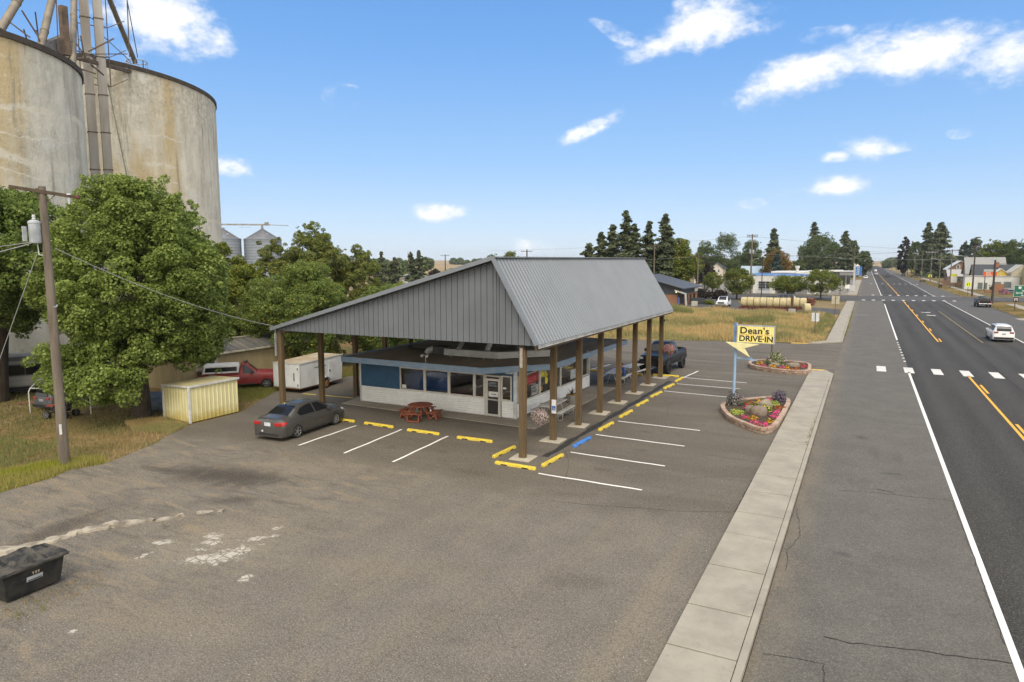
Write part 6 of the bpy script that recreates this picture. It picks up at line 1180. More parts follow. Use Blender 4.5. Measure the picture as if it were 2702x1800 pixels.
for k, (x0, x1) in enumerate(((-.08,-.04),(-.02,.02),(.04,.075))): b.add([(x0+.03,-.432,.52),(x1,-.432,.52),(x1+.01*k,-.445,.60),(x0,-.445,.60)], [(0,1,2,3)])
b.build('worn_emblem', M('emblem_cream', (.5,.42,.32), .6), db)
# mobile home
mh = thing('mobile_home', 'long tan mobile home with low dark metal roof behind the red pickup', 'mobile home', (-39.5,31,0)); Om = (-39.5,31,0)
b = MB(); b.box(-41.6,-37.7,27.6,38.5,-.2,2.05); b.add([(-41.6,27.6,2.05),(-37.7,27.6,2.05),(-39.3,27.6,2.6),(-41.6,38.5,2.05),(-37.7,38.5,2.05),(-39.3,38.5,2.6)], [(0,1,2),(3,5,4)]); b.build('wall', M('tan_siding', (.34,.275,.15), .7, .12, 2, stretch=(1,1,.2)), mh, off=Om)
b = MB(); b.add([(-37.4,27.3,2.02),(-37.4,38.8,2.02),(-39.3,38.8,2.66),(-39.3,27.3,2.66)], [(0,1,2,3)]); b.add([(-41.9,27.3,2.02),(-41.9,38.8,2.02),(-39.3,38.8,2.66),(-39.3,27.3,2.66)], [(3,2,1,0)])
for y in np.arange(27.4, 38.8, .6): b.bar((-37.4,y,2.04),(-39.3,y,2.68),.04,.03)
b.build('roof', M('dark_metal_roof', (.085,.083,.080), .75, .25, .6, (.15,.14,.12), spec=.2), mh, off=Om)
b = MB(); b.bar((-37.38,27.3,2.0),(-37.38,38.8,2.0),.05,.12); b.bar((-39.3,27.3,2.69),(-39.3,38.8,2.69),.25,.04); b.build('eave_trim', M('dirty_cream', (.48,.44,.34), .7, .25, 3), mh, off=Om)
wn = MB(); wn.box(-37.69,-37.64,28.9,30.6,1.0,1.82); wo = wn.build('window', M('window_frame_pale', (.5,.47,.4), .6), mh, off=Om)
b = MB(); b.box(-37.64,-37.62,29.2,29.7,1.12,1.74); b.box(-37.64,-37.62,29.76,30.3,1.12,1.74); b.build('pane', VGL, wo, off=Om)
b = MB(); b.box(-37.68,-37.3,29.1,29.65,1.0,1.35); ac_ = b.build('window_air_conditioner', M('ac_cream', (.5,.48,.42), .6), mh, off=Om, bevel=.02); b = MB()
for k in range(6): b.box(-37.3,-37.29,29.15,29.6,1.04+k*.05,1.06+k*.05)
b.build('grille', BLKP, ac_, off=Om)
# caravan under the leaning tree
rv = thing('caravan', 'old white travel trailer half hidden under the left trees', 'caravan', (-45.2,24.6,0), radians(64)); RVW = M('caravan_white', (.36,.35,.33), .6, .12, 2, stretch=(.3,1,3))
b = MB(); b.prism([(-3.4,-1.1),(3.2,-1.1),(3.4,1.1),(-3.4,1.1)], .45, 2.3); b.build('body', RVW, rv, bevel=.12); b = MB(); b.box(-2.5,-.3,-1.14,-1.105,1.15,1.85); w_ = b.build('window', M('window_frame_dark', (.08,.08,.08), .5), rv); b = MB(); b.box(-2.4,-1.6,-1.15,-1.141,1.22,1.78); b.box(-1.55,-.4,-1.15,-1.141,1.22,1.78); b.build('pane', VGL, w_)
b = MB(); b.box(-3.2,3.0,-1.0,1.0,.2,.45); b.build('chassis', BLKP, rv); wheel(rv, .3, -1.1, .33, .2, -1, 5); wheel(rv, .3, 1.1, .33, .2, 1, 5)
b = MB(); b.box(-3.4,3.4,-1.12,-1.102,2.05,2.3); b.build('upper_stripe', M('caravan_grey', (.16,.17,.18), .6), rv)
# pale pipe frame for a vanished carport
pf = thing('pipe_frame', 'bare white pipe frame of a carport standing in the verge grass', 'frame', (-39,21,0)); PW = M('white_pipe', (.62,.61,.58), .5); Op = (-39,21,0)
for k, (p, q) in enumerate([((-39.0,19.8),(-41.6,22.3)),((-36.0,21.2),(-38.4,23.9))]):
    b = MB(); m_ = Vector(((p[0]+q[0])/2,(p[1]+q[1])/2,0)); b.tube([(*p,-.05),(*p,1.15),(p[0]*.92+q[0]*.08,p[1]*.92+q[1]*.08,1.3),(m_.x,m_.y,1.5),(q[0]*.92+p[0]*.08,q[1]*.92+p[1]*.08,1.3),(*q,1.15),(*q,-.05)], .03, 8); b.build('hoop', PW, pf, off=Op, smooth=True)
b = MB(); b.bar((-39.2,20.0,1.3),(-36.3,21.4,1.25),.045); b.build('rail', PW, pf, off=Op)
bt_ = thing('tarpaulin', 'crumpled grey blue tarpaulin heap behind the maple trunk', 'tarp', (-34.7,24.0,0)); b = MB(); b.blob((0,0,.3),(1.9,.8,.55),3,.35,3); b.blob((1.6,1.4,.25),(1.2,.7,.4),5,.4,3); b.build('sheet', M('tarp_blue', (.17,.21,.25), .7, .25, 2), bt_)
for i, (x, y, z, L_, az, lab) in enumerate([(-36.2,22.6,.2,2.4,.7,'weathered board leaning on the scrap heap left of the maple trunk'),(-35.9,22.9,.28,2.2,.9,'second grey board on the scrap heap left of the maple trunk'),(-36.9,20.7,.0,1.6,.5,'board lying flat in the grass by the quad bike'),(-41.2,21.0,.15,1.8,.3,'rust coloured board lying under the caravan edge')]):
    b = MB(); b.bar((-L_/2*cos(az),-L_/2*sin(az),-.08),(L_/2*cos(az),L_/2*sin(az),.12),.16,.04); tag(b.build('loose_board', M('board_rust', (.2,.09,.05), .8) if i == 3 else M('board_grey', (.22,.18,.14), .85), loc=(x,y,z)), lab, 'board', 'loose boards in the yard')
for i, (p, q) in enumerate([((-31.4,42),(-31.9,37.9)),((-33.4,41.8),(-31.4,42.1))]):
    t_ = thing('picket_fence', ['dark picket fence panel behind the trailer hitch','dark picket fence panel turning away beside the shrubs'][i], 'fence', (*p,0)); d = Vector((q[0]-p[0],q[1]-p[1],0)); L_ = d.length; d.normalize()
    b = MB(); b.bar(Vector((0,0,.25)), d*L_+Vector((0,0,.25)), .05, .08); b.bar(Vector((0,0,.8)), d*L_+Vector((0,0,.8)), .05, .08); b.build('rail', M('fence_dark', (.05,.04,.035), .85), t_); b = MB()
    for k in range(int(L_/.18)): b.cbox(d*(k*.18)+Vector((0,0,.5)), (.08,.08,1.0)); 
    b.build('pickets', M('fence_dark', (.05,.04,.035), .85), t_)
dk = thing('wooden_deck', 'small dark wooden steps and deck behind the fence near the diner', 'deck', (-30.2,42.5,0)); b = MB()
for k in range(4): b.box(-1.2,1.2,-.5+k*.35,-.2+k*.35,.12+k*.18,.17+k*.18)
b.build('treads', M('deck_dark', (.07,.05,.04), .85), dk)
wb = thing('white_building', 'long white and cream building seen through the gap over the flat roof', 'building', (-45,78,0), radians(0)); b = MB(); b.box(-9,-3.3,-3,3,0,4.4); b.build('wall', M('wb_white', (.6,.6,.6), .7), wb); b = MB(); b.box(-3.3,6,-3,3,0,4.2); b.build('wall', M('wb_cream', (.55,.48,.33), .7), wb); b = MB(); b.box(-9.3,6.3,-3.3,3.3,4.4,4.55); b.build('roof', M('wb_roof', (.5,.5,.48), .7), wb)

# ================================================================== ROADSIDE SIGN
PBL = M('sign_blue_paint', (.20,.33,.50), .6, .15, 3, (.28,.39,.52)); SBL = M('sign_edge_blue', (.11,.20,.36), .5); CRM = M('sign_cream', (.74,.68,.36), .5, .08, 3); CHR = M('sign_frame_silver', (.45,.46,.47), .35, metal=.5)
def m_signface():
    t = T('sign_yellow_face'); sep = t.n('ShaderNodeSeparateXYZ'); t.l(t.tc.outputs['Object'], sep.inputs[0])
    s_ = t.math('SINE', t.math('MULTIPLY', sep.outputs[0], 52)); c = t.mix(t.ramp(s_, .2, .9), (.70,.57,.14), (.82,.75,.38)); t.col(c); t.set(.4, 0, .4); return t.m
sg_ = thing('pole_sign', 'yellow lettered drive-in sign box with cream arrow on a tall blue pole by the planter', 'sign', (-6.35,39.7,0)); lean = Vector((.0,0,0))
b = MB(); b.tube([(0,0,0),(0,0,4.55)], [.085,.075], 14); b.build('pole', PBL, sg_, smooth=True)
b = MB(); b.box(-.10,.02,-.13,.13,3.40,4.58); b.build('side_post', SBL, sg_)
b = MB(); b.box(.04,2.08,-.13,.13,3.47,4.47); b.build('sign_box', CHR, sg_, bevel=.01)
fc = MB(); fc.box(.10,2.02,-.142,-.132,3.52,4.42); fo = fc.build('sign_face', m_signface(), sg_)
BLT = M('sign_black_letters', (.015,.015,.015), .5)
text('lettering', "Dean's", .50, BLT, fo, (.22,-.146,4.02), (radians(90),0,0), bold=.011, sx=1.08, spacing=1.06)
text('lettering', "DRIVE\u00b7IN", .44, BLT, fo, (.19,-.146,3.59), (radians(90),0,0), bold=.011, sx=1.03, spacing=1.0)
b = MB(); b.box(.16,1.96,-.146,-.1425,3.945,3.96); b.build('red_rule', M('sign_red_rule', (.5,.08,.04), .6), fo)
b = MB(); A_ = [(-.50,3.50),(1.28,3.44),(.52,3.20),(.80,2.72)]
b.add([(x,-.30,z) for x,z in A_]+[(x,-.13,z) for x,z in A_], [(0,3,2),(0,2,1),(4,6,7),(4,5,6),(0,1,5,4),(1,2,6,5),(2,3,7,6),(3,0,4,7)]); b.build('arrow', CRM, sg_, bevel=.008)
b = MB(); b.bar((.05,0,2.62),(1.15,0,2.52),.05,.09); b.bar((.1,0,3.3),(.95,0,2.55),.03,.03); b.build('bracket_arm', PBL, sg_)

# ================================================================== PLANTERS
def m_block():
    t = T('planter_blocks'); c = t.mix(t.n('ShaderNodeNewGeometry').outputs['Random Per Island'], (.30,.20,.145), (.44,.335,.265)); c = t.mix(t.ramp(t.noise(14, 4, .7), .45, .7, 0, .5), c, (.18,.13,.10)); t.col(c); t.set(.9, 0, .2); t.bump(t.noise(30, 3), .5, .01); return t.m
BLOCK = m_block(); SOIL = M('planter_soil', (.035,.025,.018), .95, .4, 6, (.08,.055,.035), .8, 20)
def resample(poly, L_):
    P_ = [Vector((*p,0)) for p in poly]; out_ = []; n = len(P_)
    # smooth closed curve
    for i in range(n):
        p0, p1, p2, p3 = P_[i-1], P_[i], P_[(i+1) % n], P_[(i+2) % n]
        for k in range(8):
            t_ = k/8; out_.append(.5*((2*p1)+(-p0+p2)*t_+(2*p0-5*p1+4*p2-p3)*t_*t_+(-p0+3*p1-3*p2+p3)*t_**3))
    res = []; acc = 0; prev = out_[0]; res.append(prev)
    for q in out_[1:]+[out_[0]]:
        d = (q-prev).length
        while acc+d >= L_: f_ = (L_-acc)/d; prev = prev.lerp(q, f_); res.append(prev); d = (q-prev).length; acc = 0
        acc += d; prev = q
    return res
def planter(label, poly, h, courses, bl=.29):
    c = sum((Vector((*p,0)) for p in poly), Vector())/len(poly); t_ = thing('planter', label, 'planter', c, 0, 'block edged flower beds'); b = MB(); R = random.Random(5)
    pts = resample(poly, bl)
    for k in range(courses):
        z0 = k*h/courses
        for i in range(len(pts)):
            p, q = pts[i], pts[(i+1) % len(pts)]
            if (q-p).length > bl*1.8: continue
            m_ = (p+q)/2 if k % 2 == 0 else q; d = (pts[(i+2) % len(pts)]-p); nr = Vector((d.y,-d.x,0)).normalized(); m_ = m_-c-nr*(.03*(courses-1-k)*-1+R.uniform(-.01,.01))
            b.cbox((m_.x,m_.y,z0+h/courses/2+.002*k), (bl*.95,.22,h/courses-.012), atan2(d.y,d.x)+R.uniform(-.03,.03))
    b.build('stone_edging', BLOCK, t_, bevel=.012); b = MB(); b.sheet([(p.x-c.x,p.y-c.y) for p in pts], h-.07); b.build('soil', SOIL, t_); return t_
PL1 = [(-6.55,37.6),(-6.4,38.7),(-5.7,39.85),(-4.5,41.2),(-3.8,41.2),(-3.52,40.4),(-3.46,38.5),(-3.46,36.1),(-3.55,34.0),(-3.85,33.1),(-4.3,33.3),(-4.95,34.0),(-5.6,34.85),(-6.2,36.2)]
PL2 = [(-7.6,55.2),(-7.2,56.2),(-6.0,56.6),(-4.5,56.6),(-3.6,55.9),(-3.38,54.2),(-3.42,52.3),(-4.6,51.8),(-5.8,52.2),(-7.0,52.9),(-7.5,53.9)]
planter('block edged teardrop flower bed at the foot of the blue sign pole', PL1, .30, 2); planter('block edged flower bed by the driveway beyond the blue sign pole', PL2, .34, 3)
def m_flower(name, c1, c2, leaf, thr=.45):
    t = T(name); r = t.n('ShaderNodeNewGeometry').outputs['Random Per Island']; c = t.mix(t.ramp(r, thr, thr+.02), leaf, t.mix(t.ramp(r, thr, 1, 0, 1, False), c1, c2)); t.col(c); t.set(.7, 0, .2); return t.m
def clump(name, label, cat, x, y, z, r, h, mat, n=500, size=.035, grp='bedding plants in the planters', seed=0, up=.6):
    rg = np.random.default_rng(seed); d = rg.normal(size=(n,3)); d /= np.linalg.norm(d, axis=1, keepdims=True); d[:,2] = np.abs(d[:,2]); k = rg.uniform(.55,1.08,n)[:,None]
    c = d*np.array([r,r,h])*k*(1+.12*np.sin(d[:,:1]*9+seed)); nr = d+rg.normal(size=(n,3))*.5+np.array([0,0,up]); nr /= np.linalg.norm(nr, axis=1, keepdims=True); V, F = cards(c, nr, size, rg, .9); o = npmesh(name, V, F, mat); o.location = (x,y,z); return tag(o, label, cat, grp)
LEAFG = (.07,.12,.03)
MAG = m_flower('magenta_flowers', (.62,.02,.16), (.75,.10,.30), LEAFG, .4); ORA = m_flower('orange_flowers', (.72,.24,.01), (.80,.42,.03), LEAFG, .45); REDF = m_flower('red_flowers', (.50,.03,.02), (.62,.08,.04), LEAFG, .5)
YLF = m_flower('yellow_flowers', (.70,.52,.05), (.62,.50,.12), (.11,.14,.04), .7); LIMEP = m_flower('lime_foliage', (.28,.34,.05), (.40,.42,.10), (.18,.25,.04), .3); LAV = m_flower('lavender_flowers', (.30,.20,.30), (.42,.32,.40), (.06,.08,.04), .72); PURP = m_flower('purple_foliage', (.09,.07,.11), (.16,.12,.20), (.04,.05,.04), .4)
PINKG = m_flower('pink_green_plant', (.55,.38,.48), (.62,.46,.55), (.13,.16,.05), .82)
def at1(px, py): return px, py
PLS = [('tall_plant','tall airy green plant with pale flowers around the sign pole foot','plant',-6.05,38.2,.5,.75,LAV,900,.045),('lime_plant','lime green mound at the left front of the sign planter','plant',-5.55,35.9,.36,.24,LIMEP,500,.04),('yellow_plant','yellow flowering mound behind the large boulder of the sign planter','plant',-4.35,37.35,.38,.32,YLF,600,.04),
 ('purple_plant','dark purple plant at the back of the sign planter','plant',-3.98,40.4,.42,.62,PURP,700,.045),('lime_plant','small lime plant before the dark purple plant','plant',-4.1,39.0,.28,.26,LIMEP,350,.04),('magenta_flower','magenta flowers at the left front kerb of the sign planter','flower',-4.98,35.0,.26,.16,MAG,320,.035),
 ('magenta_flower','magenta flowers at the nearest tip of the sign planter','flower',-3.98,33.75,.36,.17,MAG,420,.035),('magenta_flower','magenta flowers left of the nearest tip of the sign planter','flower',-4.4,34.25,.28,.15,MAG,320,.035),('orange_flower','orange flowers in front of the large boulder in the sign planter','flower',-4.62,34.85,.26,.2,ORA,320,.035),('orange_flower','orange flowers near the sidewalk tip of the sign planter','flower',-3.8,34.6,.24,.18,ORA,300,.035),
 ('magenta_flower','magenta flowers lower one of the pair beside the sidewalk','flower',-3.72,35.9,.24,.16,MAG,300,.035),('magenta_flower','magenta flowers upper one of the pair beside the sidewalk','flower',-3.75,37.0,.25,.16,MAG,300,.035),('red_flower','red flowers by the sidewalk above the magenta pair','flower',-3.75,38.2,.3,.17,REDF,300,.035),('orange_flower','golden orange flowers at the back middle of the sign planter','flower',-4.85,38.9,.3,.3,ORA,350,.035),
 ('red_flower','red flowers at the back left of the sign planter','flower',-5.4,38.6,.28,.2,REDF,300,.035),('magenta_flower','magenta flowers at the far back edge of the sign planter','flower',-4.5,40.3,.22,.17,MAG,250,.035),('magenta_flower','magenta flowers just left of the centre of the sign planter','flower',-5.25,37.4,.2,.2,MAG,240,.035),('olive_plant','olive green mound left of the small boulder in the sign planter','plant',-4.95,37.7,.34,.34,m_flower('olive_mound', (.2,.2,.06), (.3,.22,.06), (.11,.13,.04), .5),450,.04),
 ('aster_bush','big green bush topped with lilac flowers in the far planter','bush',-5.75,54.6,.75,.95,PINKG,1600,.06),('orange_flower','orange flowers at the left end of the far planter','flower',-6.85,54.2,.3,.22,ORA,300,.045),('magenta_flower','magenta flowers next to the orange ones at the left of the far planter','flower',-6.5,53.2,.25,.2,MAG,280,.045),('orange_flower','orange flowers before the boulder in the far planter','flower',-5.75,52.9,.25,.22,ORA,280,.045),
 ('magenta_flower','magenta flowers in the middle front of the far planter','flower',-5.1,52.55,.28,.2,MAG,280,.045),('orange_flower','yellow orange flowers right of the middle in the far planter','flower',-4.75,52.5,.2,.24,ORA,260,.045),('red_flower','crimson flowers at the right front of the far planter','flower',-4.2,52.6,.3,.17,REDF,280,.045),('red_flower','crimson flowers at the right back of the far planter','flower',-3.9,54.2,.4,.22,m_flower('crimson_flowers', (.45,.02,.08), (.55,.05,.12), LEAFG, .5),420,.045)]
for i, (nm, lab, ct, x, y, r, h, m_, n_, s_) in enumerate(PLS): clump(nm, lab, ct, x, y, .22 if y < 45 else .26, r, h, m_, n_, s_, seed=i)
BOU = M('boulder_brown', (.20,.155,.115), .9, .25, 4, (.13,.10,.08), .7, 14); BOU2 = M('boulder_grey', (.26,.22,.17), .9, .25, 4, bump=.6, bs=12)
for x, y, r, m_, lab in [(-4.55,36.1,(.47,.40,.40),BOU,'largest brown boulder in the middle of the sign planter'),(-4.45,38.0,(.40,.34,.38),BOU2,'greyish boulder behind the largest one in the sign planter'),(-5.05,36.9,(.24,.2,.22),BOU,'small boulder left of the largest one in the sign planter'),(-5.7,53.4,(.40,.3,.26),BOU2,'tan boulder in front of the lilac bush in the far planter'),(-4.5,54.0,(.5,.34,.26),BOU2,'flat tan boulder at the right of the far planter')]:
    b = MB(); b.blob((0,0,0), r, int(x*-10), .16, 3); tag(b.build('boulder', m_, smooth=False, loc=(x,y,.3)), lab, 'rock', 'planter boulders')
b = MB(); b.cyl((0,0,0),(0,0,1.55),.05); b.build('post', M('brown_steel_post', (.10,.06,.045), .7)).location = (-6.55,58.8,0); tag(C.objects['post.016'] if 'post.016' in C.objects else bpy.context.scene.collection.objects[-1], 'thin brown post standing behind the far planter under the yellow sign', 'post')
for i, (x, y, h, w_, hh, lab) in enumerate([(-4.8,82.6,2.35,.78,.98,'white blank backed sign on a thin brown post in the dry field'),(-3.7,106.4,3.2,1.0,1.15,'pale sign back on a tall brown post by the far sidewalk')]):
    t_ = thing('road_sign', lab, 'sign', (x,y,0), 0, 'blank signs seen from behind'); b = MB(); b.cyl((0,-.02,0),(0,-.02,h),.035,n=8); b.build('post', M('brown_steel_post', (.10,.06,.045), .7), t_); b = MB(); b.box(-w_/2,w_/2,0.02,.04,h-hh,h-.02); b.build('panel', M('sign_back_white', (.60,.62,.63), .5) if i == 0 else M('sign_back_tan', (.45,.41,.30), .6), t_, bevel=.004)

# ================================================================== TABLES, BASKETS, PERSON
WHT = M('table_white', (.55,.53,.49), .5, .08, 3); GALV = M('table_tube', (.45,.45,.44), .35, metal=.6)
def ptable(label, x, y, rz):
    t_ = thing('picnic_table', label, 'picnic table', (x,y,.03), rz, 'white picnic tables'); b = MB()
    for k in (-.27,0,.27): b.box(-1.12,1.12,k-.128,k+.128,.70,.74)
    b.build('tabletop', WHT, t_, bevel=.01)
    for s_ in (-1,1): b = MB(); b.box(-1.12,1.12,s_*.72-.13,s_*.72+.13,.41,.45); b.build('bench', WHT, t_, bevel=.01)
    for xx in (-.8,.8):
        for s_ in (-1,1):
            b = MB(); b.tube([(xx,s_*.05,.69),(xx,s_*.22,.40),(xx,s_*.30,.04),(xx,s_*.42,.02),(xx,s_*.72,.02),(xx,s_*.84,.08),(xx,s_*.84,.33),(xx,s_*.72,.40),(xx,s_*.60,.33),(xx,s_*.60,.06)], .022, 7); b.build('leg', GALV, t_, smooth=True)
    return t_
ptable('white picnic table nearest the diner door, under the first canopy posts', -14.05, 31.75, radians(93)); ptable('white picnic table farther off with a person in blue on its bench', -14.5, 43.0, radians(93)); ptable('white picnic table farthest back, just beyond the seated person', -14.3, 45.9, radians(80))
RW = M('red_stained_wood', (.235,.062,.028), .6, .2, 4, (.16,.045,.022), stretch=(3,3,3))
oc = thing('octagonal_picnic_table', 'rust red octagonal wooden picnic table with attached benches before the diner windows', 'picnic table', (-19.95,28.35,0), radians(12))
def octo(r, z, n=8, rot=pi/8): return [(r*cos(2*pi*k/n+rot), r*sin(2*pi*k/n+rot)) for k in range(n)]
b = MB(); b.prism(octo(.66,0), .69, .735); b.build('tabletop', RW, oc, bevel=.008)
for k in range(4):
    a_ = pi/2*k; d = Vector((cos(a_), sin(a_), 0)); s_ = Vector((-sin(a_), cos(a_), 0)); b = MB()
    for r_ in (.86,.985): p = d*r_; L_ = .40+(r_-.86)*.5; b.bar(p-s_*L_+Vector((0,0,.42)), p+s_*L_+Vector((0,0,.42)), .115, .04)
    b.build('bench', RW, oc, bevel=.006); b = MB()
    for q in (-.3,.3):
        b.bar(d*.30+s_*q*.5+Vector((0,0,.66)), d*.62+s_*q+Vector((0,0,.03)), .05, .08); b.bar(d*1.0+s_*q+Vector((0,0,.03)), d*.9+s_*q+Vector((0,0,.40)), .05, .08); b.bar(d*.40+s_*q+Vector((0,0,.37)), d*1.02+s_*q+Vector((0,0,.37)), .04, .07)
        b.bar(d*.62+s_*q+Vector((0,0,.05)), d*.98+s_*q+Vector((0,0,.34)), .04, .06)
    b.bar(d*.98-s_*.34+Vector((0,0,.06)), d*.98+s_*.34+Vector((0,0,.06)), .05, .07); b.build('leg_frame', RW, oc)
b = MB(); b.cyl((0,0,0),(0,0,.09),.035,n=10); tag(b.build('condiment_jar', PAPER, loc=(-19.25,28.25,.46)), 'small white cup on the right bench of the red octagonal table', 'cup')
def basket(label, x, y, z, m_, seed):
    t_ = thing('hanging_basket', label, 'flower basket', (x,y,z), 0, 'hanging flower baskets'); rg = np.random.default_rng(seed); n = 2600; d = rg.normal(size=(n,3)); d /= np.linalg.norm(d, axis=1, keepdims=True); k = rg.uniform(.6,1.06,n)[:,None]
    c = d*np.array([.43,.43,.40])*k+np.array([0,0,-.08]); c[:,:2] *= (1-.35*np.clip(-c[:,2:3]/.4,0,1)); nr = d+rg.normal(size=(n,3))*.5; nr /= np.linalg.norm(nr, axis=1, keepdims=True); V, F = cards(c, nr, .026, rg, .9); npmesh('flowers', V, F, m_, t_)
    b = MB(); b.lathe((0,0,-.2),[(.12,0),(.2,.1),(.22,.22)],14); b.build('pot', M('pot_dark', (.03,.03,.03), .7), t_); b = MB(); b.bar((0,0,.02),(.0,0,.55),.012); b.bar((0,0,.55),(.42,0,.62),.025); b.build('bracket', M('iron_black', (.02,.02,.02), .6), t_)
basket('full hanging basket of pale pink flowers left of the second canopy post', -12.72,27.3,1.12, m_flower('pale_pink_flowers', (.68,.55,.54), (.62,.44,.46), (.10,.12,.04), .38), 1); basket('hanging basket of pink and red flowers right of the last canopy post', -11.75,46.2,2.05, m_flower('pink_flowers', (.60,.16,.24), (.60,.32,.34), (.12,.14,.05), .5), 2)
bp = thing('barrel_planter', 'round whitewashed barrel planter with dark spiky leaves by the diner wall', 'planter', (-14.5,35.4,.03)); b = MB(); b.lathe((0,0,0),[(.25,0),(.31,.2),(.33,.32),(.31,.46),(.27,.46),(.26,.40)],20); b.build('barrel', M('barrel_grey', (.32,.30,.27), .8, .2, 4, stretch=(3,3,.3)), bp, smooth=True)
b = MB(); R = random.Random(3)
for k in range(26): a_ = R.uniform(0,2*pi); e_ = R.uniform(.5,1.3); d = Vector((cos(a_)*cos(e_), sin(a_)*cos(e_), sin(e_))); L_ = R.uniform(.35,.62); s_ = Vector((-sin(a_),cos(a_),0))*.018; p0 = Vector((0,0,.40)); p1 = p0+d*L_*.6; p2 = p0+d*L_-Vector((0,0,.04)); b.quad(p0-s_,p0+s_,p1+s_*.9,p1-s_*.9); b.quad(p1-s_*.9,p1+s_*.9,p2)
b.build('spiky_leaves', M('burgundy_leaves', (.06,.025,.022), .6), bp); clump('trailing_flowers','orange trailing flowers around the rim of the barrel planter','flower',-14.5,35.4,.42,.28,.12,ORA,260,.03,None,9)
b = MB(); b.bar((0,0,0),(0,0,.55),.015); b.cbox((0,0,.72),(.18,.02,.34)); tag(b.build('menu_stand', M('iron_black', (.02,.02,.02), .6), loc=(-15.05,34.35,.03)), 'small black iron stand against the corrugated skirt by the barrel', 'stand')
ps = thing('parking_sign', 'small white and blue accessible parking sign on the second canopy post', 'sign', (-12.0,27.35,1.5)); b = MB(); b.box(-.11,.11,-.12,-.105,-.2,.42); b.build('plate', M('sign_white', (.66,.67,.68), .4), ps, bevel=.004)
b = MB(); b.box(-.085,.085,-.1235,-.1205,-.06,.14); sp_ = b.build('blue_square', M('sign_blue', (.03,.12,.42), .4), ps)
b = MB(); n = 10; b.tube([(.035*cos(q)-.0,-.1255,-.005+.035*sin(q)) for q in np.linspace(.4,5.4,n)], .006, 4); b.bar((-.01,-.1255,.10),(-.005,-.1255,.03),.016,.004); b.bar((-.005,-.1255,.03),(.04,-.1255,.03),.012,.004); b.bar((.04,-.1255,.03),(.06,-.1255,-.03),.012,.004); b.build('wheelchair_symbol', PAPER, sp_)
b = MB(); b.cyl((0,0,0),(0,0,.15),.07,n=12); b.bar((-.3,0,.1),(.25,.1,.1),.04); tag(b.build('security_camera', BLKP, loc=(-12.2,46.3,3.9)), 'small dark camera arm near the top of the last canopy post', 'camera')
# seated person, seen from behind: skin-modifier figure
def person_seated():
    t_ = thing('person', 'person in a blue shirt sitting at the white picnic table behind the posts', 'person', (-13.83,42.9,.03), radians(90))   # local +X faces +Y, +Y faces the table
    # skeleton: pelvis on the bench, torso leaning to the table, legs under it
    J = [(0,0,.53),(0,.03,.70),(0,.10,.92),(0,.16,1.03),(0,.19,1.10),(0,.22,1.17),(0,.235,1.27),
         (.17,.12,.99),(.22,.30,.80),(.12,.52,.78),(-.17,.12,.99),(-.22,.30,.80),(-.12,.52,.78),
         (.10,.02,.50),(.13,.42,.52),(.13,.46,.12),(.13,.58,.04),(-.10,.02,.50),(-.13,.42,.52),(-.13,.46,.12),(-.13,.58,.04)]
    E_ = [(0,1),(1,2),(2,3),(3,4),(4,5),(5,6),(3,7),(7,8),(8,9),(3,10),(10,11),(11,12),(0,13),(13,14),(14,15),(15,16),(0,17),(17,18),(18,19),(19,20)]
    Rr = [(.16,.12),(.15,.11),(.17,.11),(.11,.09),(.055,.055),(.085,.095),(.075,.085),(.065,.065),(.05,.05),(.035,.035),(.065,.065),(.05,.05),(.035,.035),(.10,.09),(.07,.07),(.045,.045),(.04,.035),(.10,.09),(.07,.07),(.045,.045),(.04,.035)]
    me = bpy.data.meshes.new('body'); me.from_pydata(J, E_, []); o = bpy.data.objects.new('body', me); C.objects.link(o)
    sk = o.modifiers.new('skin', 'SKIN'); o.modifiers.new('sub', 'SUBSURF').levels = 1
    for v, r in zip(me.skin_vertices[0].data, Rr): v.radius = r
    me.skin_vertices[0].data[0].use_root = True
    bpy.context.view_layer.update(); m2 = bpy.data.meshes.new_from_object(o.evaluated_get(bpy.context.evaluated_depsgraph_get())); bpy.data.objects.remove(o)
    sk_, bl, jn, sh_ = M('skin', (.45,.26,.18), .6), M('blue_shirt', (.03,.07,.27), .8, .1, 6), M('dark_trousers', (.05,.055,.07), .8), M('shoes', (.05,.05,.05), .7)
    for m_ in (sk_, bl, jn, sh_): m2.materials.append(m_)
    for p in m2.polygons:
        c = p.center; x, y, z = c
        p.material_index = 0 if (z > 1.07 and abs(x) < .12) or (y > .36 and z > .74 and abs(x) > .06) else (3 if z < .09 else (1 if z > .56 and not (y > .2 and z < .62) else 2)); p.use_smooth = True
    o = bpy.data.objects.new('body', m2); C.objects.link(o); o.parent = t_
    b = MB(); b.blob((0,.205,1.245),(.092,.10,.085),2,.05,3); b.build('hair', M('hair_brown', (.10,.055,.03), .8), t_, smooth=True)
    for s_ in (-1,1):
        b = MB()
        for k in range(5):
            a_ = (k-2)*.22; L_ = (.055,.072,.078,.072,.055)[k]; p0 = Vector((s_*.12+.016*(k-2), .555, .785)); b.tube([p0, p0+Vector((.01*(k-2), L_*.6, .004)), p0+Vector((.013*(k-2), L_, -.008))], [.009,.008,.006], 6)
        b.tube([(s_*.12-s_*.035,.53,.785),(s_*.12-s_*.06,.56,.782)], [.010,.007], 6); b.build('hand_fingers', sk_, t_, smooth=True)
person_seated()

